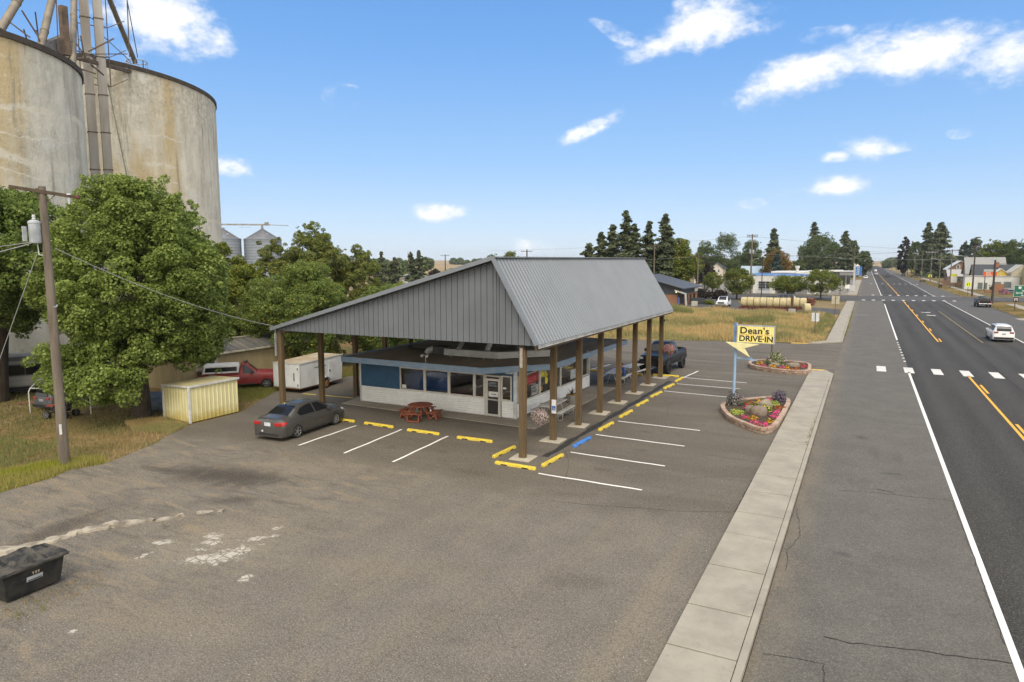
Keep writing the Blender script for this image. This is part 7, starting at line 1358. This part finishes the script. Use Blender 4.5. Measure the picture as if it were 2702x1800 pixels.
# ================================================================== HAY BALES AND TRAILER
HAY = M('straw_bale', (.46,.40,.24), .95, .2, 2.2, (.34,.28,.15), .8, 14); bl_x0, bl_x1 = -18.0, -8.6
ft = thing('flatbed_trailer', 'low rusty red flatbed carrying the long row of round bales', 'trailer', (-13.3,116.9,0), radians(3)); b = MB(); b.box(-5.1,5.1,-1.0,1.0,.42,.62); b.build('deck', M('trailer_rust_red', (.16,.035,.02), .8, .2, 2), ft)
for x in (-3.2,-2.3,2.6,3.4): wheel(ft, x, -.8, .36, .2, -1, 6)
proto = None
for i in range(10):
    b = MB(); prof = [(.0,-.47),(.70,-.47),(.80,-.44),(.83,-.3),(.83,.3),(.80,.44),(.70,.47),(0,.47)]; 
    if proto is None:
        n = 28; vs = [(z_, r_*cos(2*pi*k/n), r_*sin(2*pi*k/n)) for r_, z_ in prof[1:-1] for k in range(n)]; m_ = len(prof)-2; fs = [(j*n+k, j*n+(k+1) % n, (j+1)*n+(k+1) % n, (j+1)*n+k) for j in range(m_-1) for k in range(n)]+[tuple(range(n-1,-1,-1)), tuple(range((m_-1)*n, m_*n))]
        o = proto = b.add(vs, fs).build('round_bale', HAY, smooth=True)
    else: o = proto.copy(); C.objects.link(o)
    x = bl_x0+.45+i*.985; o.location = (x, 116.9+(x+13.3)*.05, 1.42+random.uniform(-.02,.02)); o.rotation_euler = (random.uniform(0,6),0,radians(3)+random.uniform(-.02,.02)); o.scale = (1,random.uniform(.98,1.02),random.uniform(.98,1.02))
    tag(o, ['straw bale at the left end of the long row','second straw bale from the left end of the row','third straw bale from the left end of the row','fourth straw bale from the left end of the row','fifth straw bale from the left end of the row','fifth straw bale from the right end of the row','fourth straw bale from the right end of the row','third straw bale from the right end, left of the brown post','second straw bale from the right end of the row','straw bale at the right end of the long row'][i], 'hay bale', 'round straw bales')
o = proto.copy(); C.objects.link(o); o.location = (-7.9,113.6,.82); o.rotation_euler = (1,0,radians(20)); tag(o, 'single straw bale on the ground right of the long row', 'hay bale', 'round straw bales')
b = MB(); b.cbox((0,0,.4),(1.0,.6,.8)); tag(b.build('concrete_block', M('block_concrete', (.38,.36,.32), .9, .2, 3), loc=(-9.9,112.8,-.05), bevel=.04), 'pale concrete block in the grass before the bales', 'block')
b = MB(); b.box(-.2,.2,-.1,.1,0,2.5); tag(b.build('steel_post', M('brown_post', (.10,.055,.035), .8), loc=(-10.1,114.6,0)), 'thick dark brown post standing in front of the bales', 'post')

# ================================================================== BUILDINGS IN THE DISTANCE
def roofslab(b, pts, t_=.15): b.add([*pts, *[(x,y,z-t_) for x,y,z in pts]], [(0,1,2,3),(7,6,5,4),(0,4,5,1),(1,5,6,2),(2,6,7,3),(3,7,4,0)])
BRK = M('brick_brown', (.26,.125,.07), .85, .15, 3, (.20,.095,.055), stretch=(1,1,4)); DRKS = M('charcoal_siding', (.05,.055,.062), .6, .1); DRKR = M('charcoal_roof', (.085,.09,.10), .55, .1)
bb = thing('brick_clinic', 'low brown brick building with dark metal roof and a pale slanted entrance frame', 'building', (-36,131,0)); Ob = (-36,131,0)
b = MB(); b.box(-46,-30,125,139,0,1.95); b.build('brick_wall', BRK, bb, off=Ob)
b = MB(); b.box(-46,-29.98,124.98,139.02,1.95,3.2)
b.add([(-46,124.98,3.2),(-30,124.98,3.2),(-38,124.98,5.3),(-46,139,3.2),(-30,139,3.2),(-38,139,5.3)], [(0,1,2),(3,5,4)])
for k in range(40): b.box(-46+k*.4,-45.96+k*.4,124.94,124.98,1.95,3.2)
b.build('siding', DRKS, bb, off=Ob)
b = MB(); roofslab(b, [(-29.2,124,3.15),(-29.2,140,3.15),(-38,140,5.5),(-38,124,5.5)]); roofslab(b, [(-46.8,140,3.15),(-46.8,124,3.15),(-38,124,5.5),(-38,140,5.5)]); b.build('roof', DRKR, bb, off=Ob)
b = MB(); b.bar((-30.9,124.4,2.75),(-29.0,124.2,2.2),.5,.22); b.bar((-28.9,124.2,2.3),(-28.7,124.2,0),.5,.22); b.build('entrance_frame', M('pale_frame', (.45,.45,.43), .6), bb, off=Ob)
b = MB(); b.box(-30.5,-29.4,124.9,124.97,0,2.1); d_ = b.build('door', BLKP, bb, off=Ob); b = MB(); b.box(-30.4,-30.1,124.86,124.9,.2,1.5); b.build('poster', M('blue_poster', (.08,.12,.35), .6), d_, off=Ob)
b = MB(); b.cbox((-30.7,124.6,2.45),(.15,.15,.2)); em = M('warm_lamp', (.9,.6,.2), .5); em.node_tree.nodes['Principled BSDF'].inputs['Emission Color'].default_value = (1,.6,.2,1); em.node_tree.nodes['Principled BSDF'].inputs['Emission Strength'].default_value = 2.5; b.build('wall_lamp', em, bb, off=Ob)
for y in (127,130,133,136): b = MB(); b.box(-30.0,-29.95,y-.7,y+.7,.3,1.8); b.build('window', VGL, bb, off=Ob)
b = MB(); b.box(-29.95,-29.85,136,138.6,2.15,3.1); b.build('sign_panel', PAPER, bb, off=Ob)
b = MB(); b.box(-.5,.5,-.35,.35,0,.9); tag(b.build('litter_bin', M('bin_concrete', (.42,.40,.35), .8), loc=(-27.2,124.0,0), bevel=.03), 'pale square bin on the kerb left of the white pickup truck', 'bin')
b = MB(); b.box(-1.2,1.2,-.5,.5,0,1.1); b.box(-1.15,-.05,-.52,-.5,.3,.9); b.box(.05,1.15,-.52,-.5,.3,.9); tag(b.build('utility_cabinet', M('cabinet_dark', (.05,.055,.06), .6), loc=(-28.3,131.5,0), bevel=.02), 'low dark double cabinet beside the brick building', 'cabinet')
GW = M('garage_white', (.56,.55,.51), .8, .12, 1.5, (.44,.43,.39)); GB = M('garage_blue', (.10,.19,.40), .7, .15, 1)
ga = thing('garage', 'long white painted garage with blue roof edge and a glazed roller door', 'garage', (-18,190,0)); Og = (-18,190,0); L_ = 17.5
b = MB(); b.box(-25.6,-25.6+L_,183,198,0,4.45); b.build('wall', GW, ga, off=Og)
b = MB(); b.add([(-25.7,182.9,4.45),(-25.6+L_,182.9,4.45),(-25.6+L_,198,4.45),(-25.7,198,4.45),(-25.7,183.6,4.95),(-18,183.6,5.15),(-12,183.6,4.85),(-25.6+L_,183.6,4.9),(-25.6+L_,198,4.9),(-25.7,198,4.95)], [(0,1,7,6,5,4),(1,2,8,7),(2,3,9,8),(3,0,4,9)]); b.build('blue_parapet', GB, ga, off=Og)
b = MB(); b.add([(-21.5,184,4.9),(-8.2,184,4.8),(-8.2,198,4.8),(-21.5,198,4.9),(-21.5,184,5.5),(-15,184,5.2),(-12.0,184,5.65),(-8.2,184,5.2),(-8.2,198,5.2),(-12,198,5.6),(-21.5,198,5.5)], [(0,1,7,6,5,4),(4,5,6,9,10),(6,7,8,9)]); b.build('raised_roof', M('roof_white', (.6,.59,.55), .8, .1), ga, off=Og)
b = MB(); b.box(-24.35,-21.45,182.93,182.99,0,3.05); gd = b.build('roller_door', M('door_frame_grey', (.45,.47,.5), .6), ga, off=Og)
for r_ in range(5):
    b = MB(); z0 = .75+r_*.46; b.box(-24.2,-22.55,182.90,182.93,z0,z0+.36); b.box(-22.45,-21.6,182.90,182.93,z0,z0+.36); b.build('door_panes', VGL if r_ else M('pane_grey', (.25,.28,.3), .3), gd, off=Og)
b = MB(); b.box(-20.2,-12.8,182.95,182.99,0,2.95); b.build('shutter', M('shutter_grey', (.20,.20,.20), .6), ga, off=Og)
b = MB(); b.cyl((-15.6,187,5.2),(-15.6,187,6.3),.35,n=10); b.cyl((-15.6,187,6.3),(-15.6,187,6.9),.55,n=10); b.build('roof_vent', M('vent_white', (.6,.6,.58), .7), ga, off=Og)
gs = thing('fuel_station', 'flat white fuel station canopy and shop behind the rounded lawn tree', 'fuel station', (-10,250,0)); Of = (-10,250,0)
b = MB(); b.box(-17.5,-3.5,246,258,3.55,4.7); b.build('canopy', M('canopy_grey', (.22,.215,.22), .6), gs, off=Of); b = MB(); b.box(-17.7,-3.3,245.8,258.2,4.7,4.95); b.box(-14,-7,249,255,4.95,5.2); b.build('canopy_top', M('canopy_white', (.62,.62,.6), .6), gs, off=Of)
b = MB(); b.box(-20,-5,260,268,0,3.4); b.build('shop', M('shop_dark', (.12,.12,.12), .6), gs, off=Of)
for x in (-15,-6): b = MB(); b.box(x-.2,x+.2,251.8,252.2,0,3.55); b.build('column', M('canopy_white', (.62,.62,.6), .6), gs, off=Of)
for x in (-13.5,-10.5,-7.5): b = MB(); b.box(x-.4,x+.4,251.7,252.3,0,1.9); b.build('fuel_pump', M('pump_red', (.5,.1,.08), .5) if x > -8 else PAPER, gs, off=Of)
b = MB(); b.box(-20.5,-16.6,190,190.3,4.4,5.6); 
pr = thing('price_sign', 'tall grey pylon with a blue fuel price panel by the left kerb', 'sign', (-2.75,214,0)); b = MB(); b.box(-.55,-.05,-.2,.2,0,7.3); b.build('pylon', M('pylon_grey', (.45,.46,.48), .6), pr)
b = MB(); b.box(.0,1.55,-.15,.15,4.1,6.6); pp = b.build('price_panel', M('price_blue', (.05,.16,.42), .5), pr)
for k in range(4): text('price_digits', ['4.29','4.09','4.49','3.99'][k], .42, PAPER, pp, (.2,-.17,6.1-k*.58), (radians(90),0,0), bold=.01)
b = MB(); b.add([(-.3,-.15,6.65),(1.0,-.15,6.65),(.35,-.15,7.3),(-.3,.15,6.65),(1.0,.15,6.65),(.35,.15,7.3)], [(0,1,2),(3,5,4),(0,3,4,1),(1,4,5,2),(2,5,3,0)]); b.build('white_topper', PAPER, pr)
for i, (x, y, h, w_, hh, m_, lab) in enumerate([(-7.2,200,3.4,1.3,1.4,PAPER,'white sign boards on thin posts at the station forecourt'),(-5.6,186,3.2,.9,2.1,M('sign_back_white', (.60,.62,.63), .5),'tall white double sign before the fuel station'),(-3.2,203,1.7,1.3,1.4,M('sandwich_grey', (.5,.5,.5), .6),'white low board beside the left kerb'),(-4.4,203,1.9,1.1,1.1,PAPER,'small round white sign beside the low board')]):
    t_ = thing('forecourt_sign', lab, 'sign', (x,y,0), 0, 'forecourt sign boards'); b = MB(); b.cyl((0,.05,0),(0,.05,h),.07,n=6); b.build('post', DKP, t_); b = MB(); b.box(-w_/2,w_/2,-.03,.03,h-hh,h); b.build('board', m_, t_)
b = MB(); b.box(-1,1,-.1,.1,0,.8); tag(b.build('purple_sign_board', M('dark_purple', (.03,.02,.07), .6), loc=(-7.0,189.5,4.6)), 'dark purple sign board on the garage roof end', 'sign')
def house(name, label, x0, x1, y0, y1, h, ridge, wall, roof, axis='x', over=.5, base=0, wins=(), cat='house', hip=0):
    t_ = thing(name, label, cat, ((x0+x1)/2,(y0+y1)/2,base)); O_ = ((x0+x1)/2,(y0+y1)/2,base); b = MB(); b.box(x0,x1,y0,y1,base,base+h); xm, ym = (x0+x1)/2, (y0+y1)/2
    if axis == 'x': b.add([(x0,y0,base+h),(x0,y1,base+h),(x0,ym,base+ridge),(x1,y0,base+h),(x1,y1,base+h),(x1,ym,base+ridge)], [(0,2,1),(3,4,5)])
    else: b.add([(x0,y0,base+h),(x1,y0,base+h),(xm,y0,base+ridge),(x0,y1,base+h),(x1,y1,base+h),(xm,y1,base+ridge)], [(0,1,2),(3,5,4)])
    b.build('wall', wall, t_, off=O_); b = MB(); o_ = over; H0, H1 = base+h-.1, base+ridge+.1
    if axis == 'x': roofslab(b, [(x0-o_,y0-o_,H0),(x1+o_,y0-o_,H0),(x1+o_,ym,H1),(x0-o_,ym,H1)]); roofslab(b, [(x1+o_,y1+o_,H0),(x0-o_,y1+o_,H0),(x0-o_,ym,H1),(x1+o_,ym,H1)])
    else: roofslab(b, [(x0-o_,y1+o_,H0),(x0-o_,y0-o_,H0),(xm,y0-o_,H1),(xm,y1+o_,H1)]); roofslab(b, [(x1+o_,y0-o_,H0),(x1+o_,y1+o_,H0),(xm,y1+o_,H1),(xm,y0-o_,H1)])
    b.build('roof', roof, t_, off=O_)
    for (a0,a1,z0,z1) in wins:
        b = MB(); b.box(a0-.1,a1+.1,y0-.06,y0-.01,base+z0-.1,base+z1+.1); w_ = b.build('window', PAPER, t_, off=O_); b = MB(); b.box(a0,a1,y0-.08,y0-.062,base+z0,base+z1); b.build('pane', M('dim_pane', (.10,.115,.125), .2), w_, off=O_)
    return t_
CW = M('cream_siding_far', (.55,.50,.43), .8, .08, 1); SHG = M('shingle_grey', (.26,.26,.26), .9, .1); SHD = M('shingle_dark', (.055,.06,.07), .9, .1)
house('tall_house', 'tall narrow cream house with dark roof in front of the poplars', -62.2,-57,314,322,5.1,7.4,CW,SHD,'y',.6,wins=[(-61,-60.3,3.2,4.4),(-59,-58.3,3.2,4.4),(-61,-60.3,.6,1.8),(-59,-58.3,.6,1.8)])
house('small_house', 'small cream outbuilding with grey roof right of the big green tree', -54.5,-50.8,247,253,2.5,4.0,CW,SHG,'y',.4,wins=[(-53.6,-52.6,.8,2.0)])
house('white_house', 'white house with pale blue gables behind the tall brown pole', -47,-37,300,308,3.2,6,GW,M('pale_blue_roof', (.35,.45,.55), .7),'x',.5,wins=[(-45,-44,1,2.2)])
house('brown_house', 'brown gabled house with white metal roof behind the wooden fence', 25.9,33.5,292,304,5.2,8.2,M('brown_siding_far', (.22,.12,.08), .8),M('roof_white_metal', (.60,.62,.62), .6),'y',.6,wins=[(28.6,29.4,5.4,6.7)])
house('low_house', 'low house with wide pale shingle roof before the brown gabled one', 25.2,34,272,280,3.2,5.2,M('tan_far', (.36,.30,.2), .8),M('shingle_pale', (.36,.36,.36), .9),'x',1.2,wins=[(27,28,1,2.2),(30,31,1,2.2)])
house('grey_roofed_house', 'steep roofed grey shingled house rising behind the white shop', 27.5,37,252,262,4.2,9.2,M('tan_far', (.36,.30,.2), .8),SHG,'x',.6)
house('dark_roofed_house', 'dark shingled roof with a brick chimney behind the shop', 28.2,38.5,244,251,3.6,7.0,M('yellow_far', (.5,.36,.08), .8),SHD,'x',.4); b = MB(); b.box(-.4,.4,-.4,.4,0,1.6); tag(b.build('brick_chimney', BRK, loc=(34.2,246.5,6.2)), 'brick chimney on the dark shingled roof', 'chimney')
house('yellow_gable_house', 'bright yellow gable with white trim peeking over the shop roof', 32.0,36.8,240.5,244,3.9,5.9,M('yellow_far', (.5,.36,.08), .8),M('trim_white_far', (.62,.62,.6), .7),'y',.25)
sp = thing('white_shop', 'low white flat roofed shop with dark display windows right of the highway', 'shop', (31.5,242,0)); Osp = (31.5,242,0)
b = MB(); b.box(25.3,38.2,236,240.4,0,3.75); b.build('wall', M('shop_white', (.56,.56,.54), .8, .1, 1), sp, off=Osp); b = MB(); b.box(25.15,38.4,235.85,240.5,3.75,3.9); b.build('parapet_cap', M('cap_grey', (.45,.45,.43), .8), sp, off=Osp)
for x0, x1, z0, z1 in ((28.4,29.7,.1,2.05),(29.9,30.8,.1,2.0),(32.2,34.0,.3,2.3),(34.5,36.4,.5,2.35)): b = MB(); b.box(x0,x1,235.93,235.99,z0,z1); w_ = b.build('window', M('window_frame_pale', (.5,.47,.4), .6), sp, off=Osp); b = MB(); b.box(x0+.1,x1-.1,235.90,235.93,z0+.1,z1-.1); b.build('pane', M('shop_pane', (.13,.16,.165), .15), w_, off=Osp)
house('beige_barn', 'tall beige gambrel shaped building at the right edge beyond the shop', 36.2,41,236.5,246,5.0,7.0,M('beige_far', (.42,.38,.29), .8, .1, 1),M('beige_roof', (.5,.48,.42), .8),'y',.2)
b = MB(); b.box(0,6,0,8,0,6.3)
for k in range(8): b.box(-.02,0,.2,7.8,.5+k*.7,.75+k*.7)
tag(b.build('yellow_barn', M('pale_yellow_far', (.48,.44,.24), .8), loc=(38.8,229,0)), 'pale yellow slatted building cut by the right edge', 'building')
fe = thing('board_fence', 'weathered brown board fence in front of the low pale roofed house', 'fence', (25.4,262,0)); b = MB()
for k in range(40): b.box(-3.6+k*.22,-3.42+k*.22,0,.05,.05,1.9+.05*(k % 3))
b.build('boards', M('fence_brown', (.25,.15,.10), .85, .2, 2), fe); b = MB(); b.box(-3.7,5.4,.05,.12,.4,.5); b.box(-3.7,5.4,.05,.12,1.5,1.6); b.build('rail', M('fence_rail', (.18,.11,.07), .85), fe)
for i, (x, y, h, lab) in enumerate([(21.05,189.4,3.4,'yellow green crossing sign nearest, before the dark lamp pole'),(22.5,319,3.2,'yellow green crossing sign left of the pale crossarm pole'),(23.5,450,3.4,'tiny yellow green crossing sign far along the right side')]):
    t_ = thing('crossing_sign', lab, 'sign', (x,y,0), 0, 'fluorescent crossing signs'); b = MB(); b.cyl((0,.04,0),(0,.04,h),.05,n=6); b.build('post', DKP, t_); b = MB(); s_ = .62*(1 if i == 0 else 1.3); zc = h-s_
    b.add([(x_,-.02,z_) for x_,z_ in ((-s_*.75,zc-s_*.8),(s_*.75,zc-s_*.8),(s_*.75,zc+s_*.2),(0,zc+s_),(-s_*.75,zc+s_*.2))], [(0,1,2,3,4)]); pn = b.build('panel', M('fluoro_yellow', (.72,.78,.02), .5), t_)
    b = MB()
    for dx in (-.18,.18): b.blob((dx*s_/.62,-.035,zc+.22*s_/.62),(.08,.01,.08),1,0,1); b.box(dx*s_/.62-.07,dx*s_/.62+.07,-.04,-.03,zc-.35*s_/.62,zc+.12*s_/.62)
    b.build('walking_figures', BLKP, pn)
gn = thing('green_sign', 'green highway destination sign with white lettering cut by the right edge', 'sign', (21.15,134.7,0)); b = MB()
for x in (.3,3.3): b.box(x-.07,x+.07,.02,.14,0,4.1)
b.build('posts', M('wood_sign_post', (.13,.085,.06), .85), gn); b = MB(); b.box(0,3.8,-.02,.02,2.35,4.2); gp = b.build('panel', M('sign_rim_white', (.6,.62,.6), .5), gn, bevel=.01); b = MB(); b.box(.05,3.75,-.03,-.021,2.40,4.15); gf = b.build('green_face', M('highway_green', (.01,.13,.085), .5), gp)
SW_ = M('sign_white_text', (.62,.68,.62), .5); text('lettering', 'Fairfield', .36, SW_, gf, (1.05,-.035,3.22), (radians(90),0,0), bold=.01); text('lettering', 'Spring', .36, SW_, gf, (.28,-.035,2.88), (radians(90),0,0), bold=.01)
b = MB(); b.box(1.15,1.5,-.04,-.032,2.56,2.61); b.add([(.95,-.036,2.585),(1.2,-.036,2.49),(1.2,-.036,2.68)], [(0,1,2)]); b.cyl((.78,-.032,3.82),(.78,-.045,3.82),.22,n=14); b.build('arrow_and_shield', SW_, gf)
b = MB(); b.box(.02,.72,-.035,-.02,1.62,2.28); bp_ = b.build('brown_panel', M('sign_brown', (.08,.025,.02), .6), gn); b = MB(); b.box(.14,.28,-.05,-.036,1.75,2.15); b.box(.46,.60,-.05,-.036,1.75,2.15); b.box(.2,.54,-.05,-.036,2.0,2.15); b.build('binocular_symbol', SW_, bp_)
og = thing('orange_sign', 'orange roadside sign board with white lines of text before the white shop', 'sign', (28.9,226.8,0)); b = MB(); b.box(-.1,.1,0,.15,0,4.4); b.build('post', DKP, og); b = MB(); b.box(-.5,2.6,-.05,.05,4.0,5.15); op_ = b.build('panel', M('sign_orange', (.62,.10,.025), .6), og)
for k, s_ in enumerate(('a', 'b', 'c')): text('lettering', 'OPEN DAILY' if k == 2 else ['WE BUY','AND SELL'][k], .28, M('sign_white_text', (.62,.68,.62), .5), op_, (.15,-.07,4.82-k*.34), (radians(90),0,0), bold=.012)
b = MB(); b.box(-.4,2.5,-.05,.05,5.18,5.85); b.build('faded_header', M('header_grey', (.35,.40,.40), .7), og)
yw = thing('yellow_white_sign', 'yellow over white board sign standing by the crossarm pole', 'sign', (25.0,262,0)); b = MB(); b.box(-.9,.9,-.04,.04,1.2,3.2); b.build('white_board', PAPER, yw); b = MB(); b.box(-.9,.9,-.04,.04,3.21,4.0); b.build('yellow_board', M('board_yellow', (.72,.66,.03), .6), yw); b = MB(); b.box(-.8,-.7,-.02,.02,0,1.2); b.box(.7,.8,-.02,.02,0,1.2); b.build('legs', DKP, yw)
bo = thing('boat', 'white and blue boat under cover on a trailer before the shop', 'boat', (33.5,205,0), radians(5)); b = MB(); b.add([(-3.4,0,1.2),(-1.5,-1,1.25),(2.6,-1,1.15),(2.6,1,1.15),(-1.5,1,1.25),(-2.4,0,.5),(-1.2,-.5,.42),(2.5,-.6,.42),(2.5,.6,.42),(-1.2,.5,.42)], [(0,1,2,3,4),(0,5,6,1),(1,6,7,2),(2,7,8,3),(3,8,9,4),(4,9,5,0),(5,9,8,7,6)]); b.build('hull', M('boat_white', (.6,.62,.63), .4), bo, bevel=.03); b = MB(); b.add([(-3.2,-.05,1.0),(-1.5,-1.03,1.05),(2.62,-1.03,.95),(2.62,-1.0,.7),(-1.4,-.9,.78),(-2.9,-.1,.8)], [(0,1,2,3,4,5)]); b.build('blue_stripe', M('boat_blue', (.04,.12,.4), .5), bo); b = MB(); b.bar((-4.2,0,.35),(2.4,0,.35),.1); b.build('trailer_frame', DKP, bo); wheel(bo, .6, -.85, .3, .2, -1, 5); wheel(bo, .6, .85, .3, .2, 1, 5)
fl = thing('flag', 'striped flag on a slanting staff at the right edge of the picture', 'flag', (23.6,131,0)); b = MB(); b.bar((.9,0,0),(.4,-.0,3.4),.05); b.build('staff', M('staff_white', (.6,.6,.6), .5), fl)
for k in range(9): b = MB(); b.add([(.42-.03*k+.0+(.0),-.03,3.2-.16*k*.3-0),(.42-.03*k,-.03,3.1-.05*k),(-.35+.11*k-.1,-.10,1.7-.0),(-.35+.11*k,-.10,1.7)], [(0,1,2,3)]); b.build('stripe', M('flag_red', (.45,.04,.06), .7) if k % 2 == 0 else PAPER, fl)
b = MB(); b.quad((.45,-.05,3.3),(.9,-.06,2.9),(.55,-.1,2.3),(.1,-.06,2.7)); b.build('canton', M('flag_blue', (.03,.04,.14), .7), fl)
mb = thing('motorcycle', 'dark parked motorcycle shape on the right kerb before the dark lamp pole', 'motorcycle', (19.9,243,0), radians(60)); b = MB(); b.cbox((0,0,.75),(1.1,.3,.4)); b.cbox((-.35,0,1.0),(.7,.3,.12)); b.bar((.5,0,.9),(.75,0,.35),.08); b.bar((.45,-.4,1.15),(.45,.4,1.15),.05); b.build('frame_body', BLKP, mb, bevel=.05); wheel(mb, .72, -.07, .34, .14, 1, 8); wheel(mb, -.65, -.07, .34, .16, 1, 8)
bn = thing('street_bench', 'dark low bench on the right kerb farther than the motorcycle', 'bench', (18.6,296,0)); b = MB(); b.box(-1,1,-.25,.25,.45,.52); b.build('seat', BLKP, bn); b = MB(); b.box(-1,1,.22,.28,.6,1.0); b.build('backrest', BLKP, bn); b = MB(); b.box(-.8,-.7,-.2,.2,0,.45); b.box(.7,.8,-.2,.2,0,.45); b.build('legs', BLKP, bn)
b = MB(); b.box(-1.1,1.1,-.4,.4,0,.6); tag(b.build('brick_planter_box', BRK, loc=(28.5,214,0)), 'low brick planter wall below the orange sign', 'planter'); b = MB(); b.box(-1.1,1.1,-.4,.4,0,2.0); tag(b.build('brick_kiosk', BRK, loc=(31.8,224,0)), 'small square brick pier behind the stout dark pole', 'pier')
clump('flower_tub','round mass of magenta flowers on the grass before the shop','flower',29.8,202,.2,1.0,1.3,m_flower('dusky_pink_flowers', (.35,.10,.20), (.45,.2,.3), (.08,.10,.05), .4),1500,.10,None,78)
house('far_white_house', 'white low house under the leftmost far conifers', -142,-134,192,198,2.4,3.6,GW,SHG,'x',.4); house('far_tan_shed', 'pale long shed in the far field over the canopy gable', -128,-112,214,220,2.2,3.0,M('shed_far', (.4,.38,.33), .8),M('shed_far_roof', (.42,.42,.4), .8),'x',.3)

# ================================================================== FAR FIELDS AND HILLS
def m_hill():
    t = T('wheat_hills'); n_ = t.noise(.004, 5, .6); m_ = t.noise(.012, 6, .6, t.vec((1,.35,1)))
    c = t.mix(t.ramp(n_, .42, .6), (.34,.24,.13), (.24,.19,.11)); c = t.mix(t.ramp(m_, .58, .66, 0, .7), c, (.12,.12,.065)); t.col(c); t.set(.95, 0, .1); return t.m
def hillz(x, y):
    rr = math.hypot(x, y); a_ = math.atan2(-x, y); k = min(1, max(0, (rr-480)/900)); roadk = 1-math.exp(-((x-9)/70)**2)*(1 if rr < 1500 else .35)
    return -.2+k*(3.0+5*(.5+.5*sin(a_*9+rr/700.))*(.5+.5*sin(a_*4.3+1+rr/1300.))+11*max(0,(rr-1500)/3300))*roadk
vs = []; fs = []; na, nr_ = 150, 26; R = np.random.default_rng(3)
for j in range(nr_):
    rr = 480+(j/(nr_-1))**1.7*4400
    for i in range(na):
        a_ = radians(-62+i/(na-1)*150); x, y = -sin(a_)*rr, cos(a_)*rr; k = min(1, max(0, (rr-480)/900))
        vs.append((x,y,hillz(x,y)))
for j in range(nr_-1):
    for i in range(na-1): fs.append((j*na+i, j*na+i+1, (j+1)*na+i+1, (j+1)*na+i))
b = MB(); b.add(vs, fs); struct('hills', b, m_hill(), smooth=True)
# distant wooded belts, each reading as one mass
def belt(label, p, q, w_, h, n, kind='far', seed=0, z=0):
    rg = np.random.default_rng(seed); p, q = np.array(p), np.array(q); k = int(np.hypot(*(q-p))/(w_*.22))+2; tt = rg.random(k); pq = (p+(q-p)*tt[:,None])+rg.normal(size=(k,2))*w_*.8; zz = np.array([hillz(*v) if math.hypot(*v) > 480 else z for v in pq]); cl_ = np.concatenate([pq, (zz+h*rg.uniform(.1,.6,k))[:,None]], 1); rr = np.full(k, h*.45)*rg.uniform(.7,1.2,k)
    c, nr = crown_pts(rg, n, cl_, rr); V, F = cards(c, nr, h*.12, rg, 1); tag(npmesh('far_wood', V, F, LF_[kind]), label, 'woodland', kind='stuff')
belt('hazy belt of trees beyond the fields over the canopy gable', (-760,940), (-500,1130), 20, 12, 30000, seed=1); belt('second belt of trees right behind the canopy ridge start', (-520,1000), (-380,1150), 18, 10, 18000, seed=2)
belt('low line of scrub below the far field over the gable', (-210,300), (-150,330), 8, 4, 5000, 'olive', seed=3); belt('dark belt of trees behind the left yard and the steel bins', (-330,120), (-260,330), 14, 11, 12000, seed=4)
belt('dark trees behind the white garage and the poplars', (-130,420), (-60,440), 9, 13, 12000, seed=5); belt('mass of trees behind the houses at the right edge', (50,360), (110,330), 9, 14, 10000, seed=6); belt('trees behind the houses right of the big spruce', (36,420), (60,400), 7, 13, 7000, 'pine', seed=7)
belt('distant dark clump left of the far right poles', (34,1050), (60,1000), 12, 13, 3500, seed=8)
for o in list(C.objects):
    if o.name.startswith('post') and o.parent is None and 'label' not in o: o['label'] = 'thin brown post standing behind the far planter under the yellow sign'; o['category'] = 'post'

# ================================================================== AIR
b = MB(); b.box(-2300,2300,-650,4950,-1.3,60); hz = b.build('haze', bpy.data.materials.new('haze_air')); hz['kind'] = 'stuff'; hz['label'] = 'thin pale haze in the distance'; hz['category'] = 'haze'
hm = hz.data.materials[0]; hm.use_nodes = True; hm.node_tree.nodes.clear(); ho = hm.node_tree.nodes.new('ShaderNodeOutputMaterial'); hv = hm.node_tree.nodes.new('ShaderNodeVolumePrincipled'); hv.inputs['Color'].default_value = (.88,.93,1,1); hv.inputs['Density'].default_value = .00010; hv.inputs['Anisotropy'].default_value = .2
hm.node_tree.links.new(hv.outputs[0], ho.inputs['Volume'])
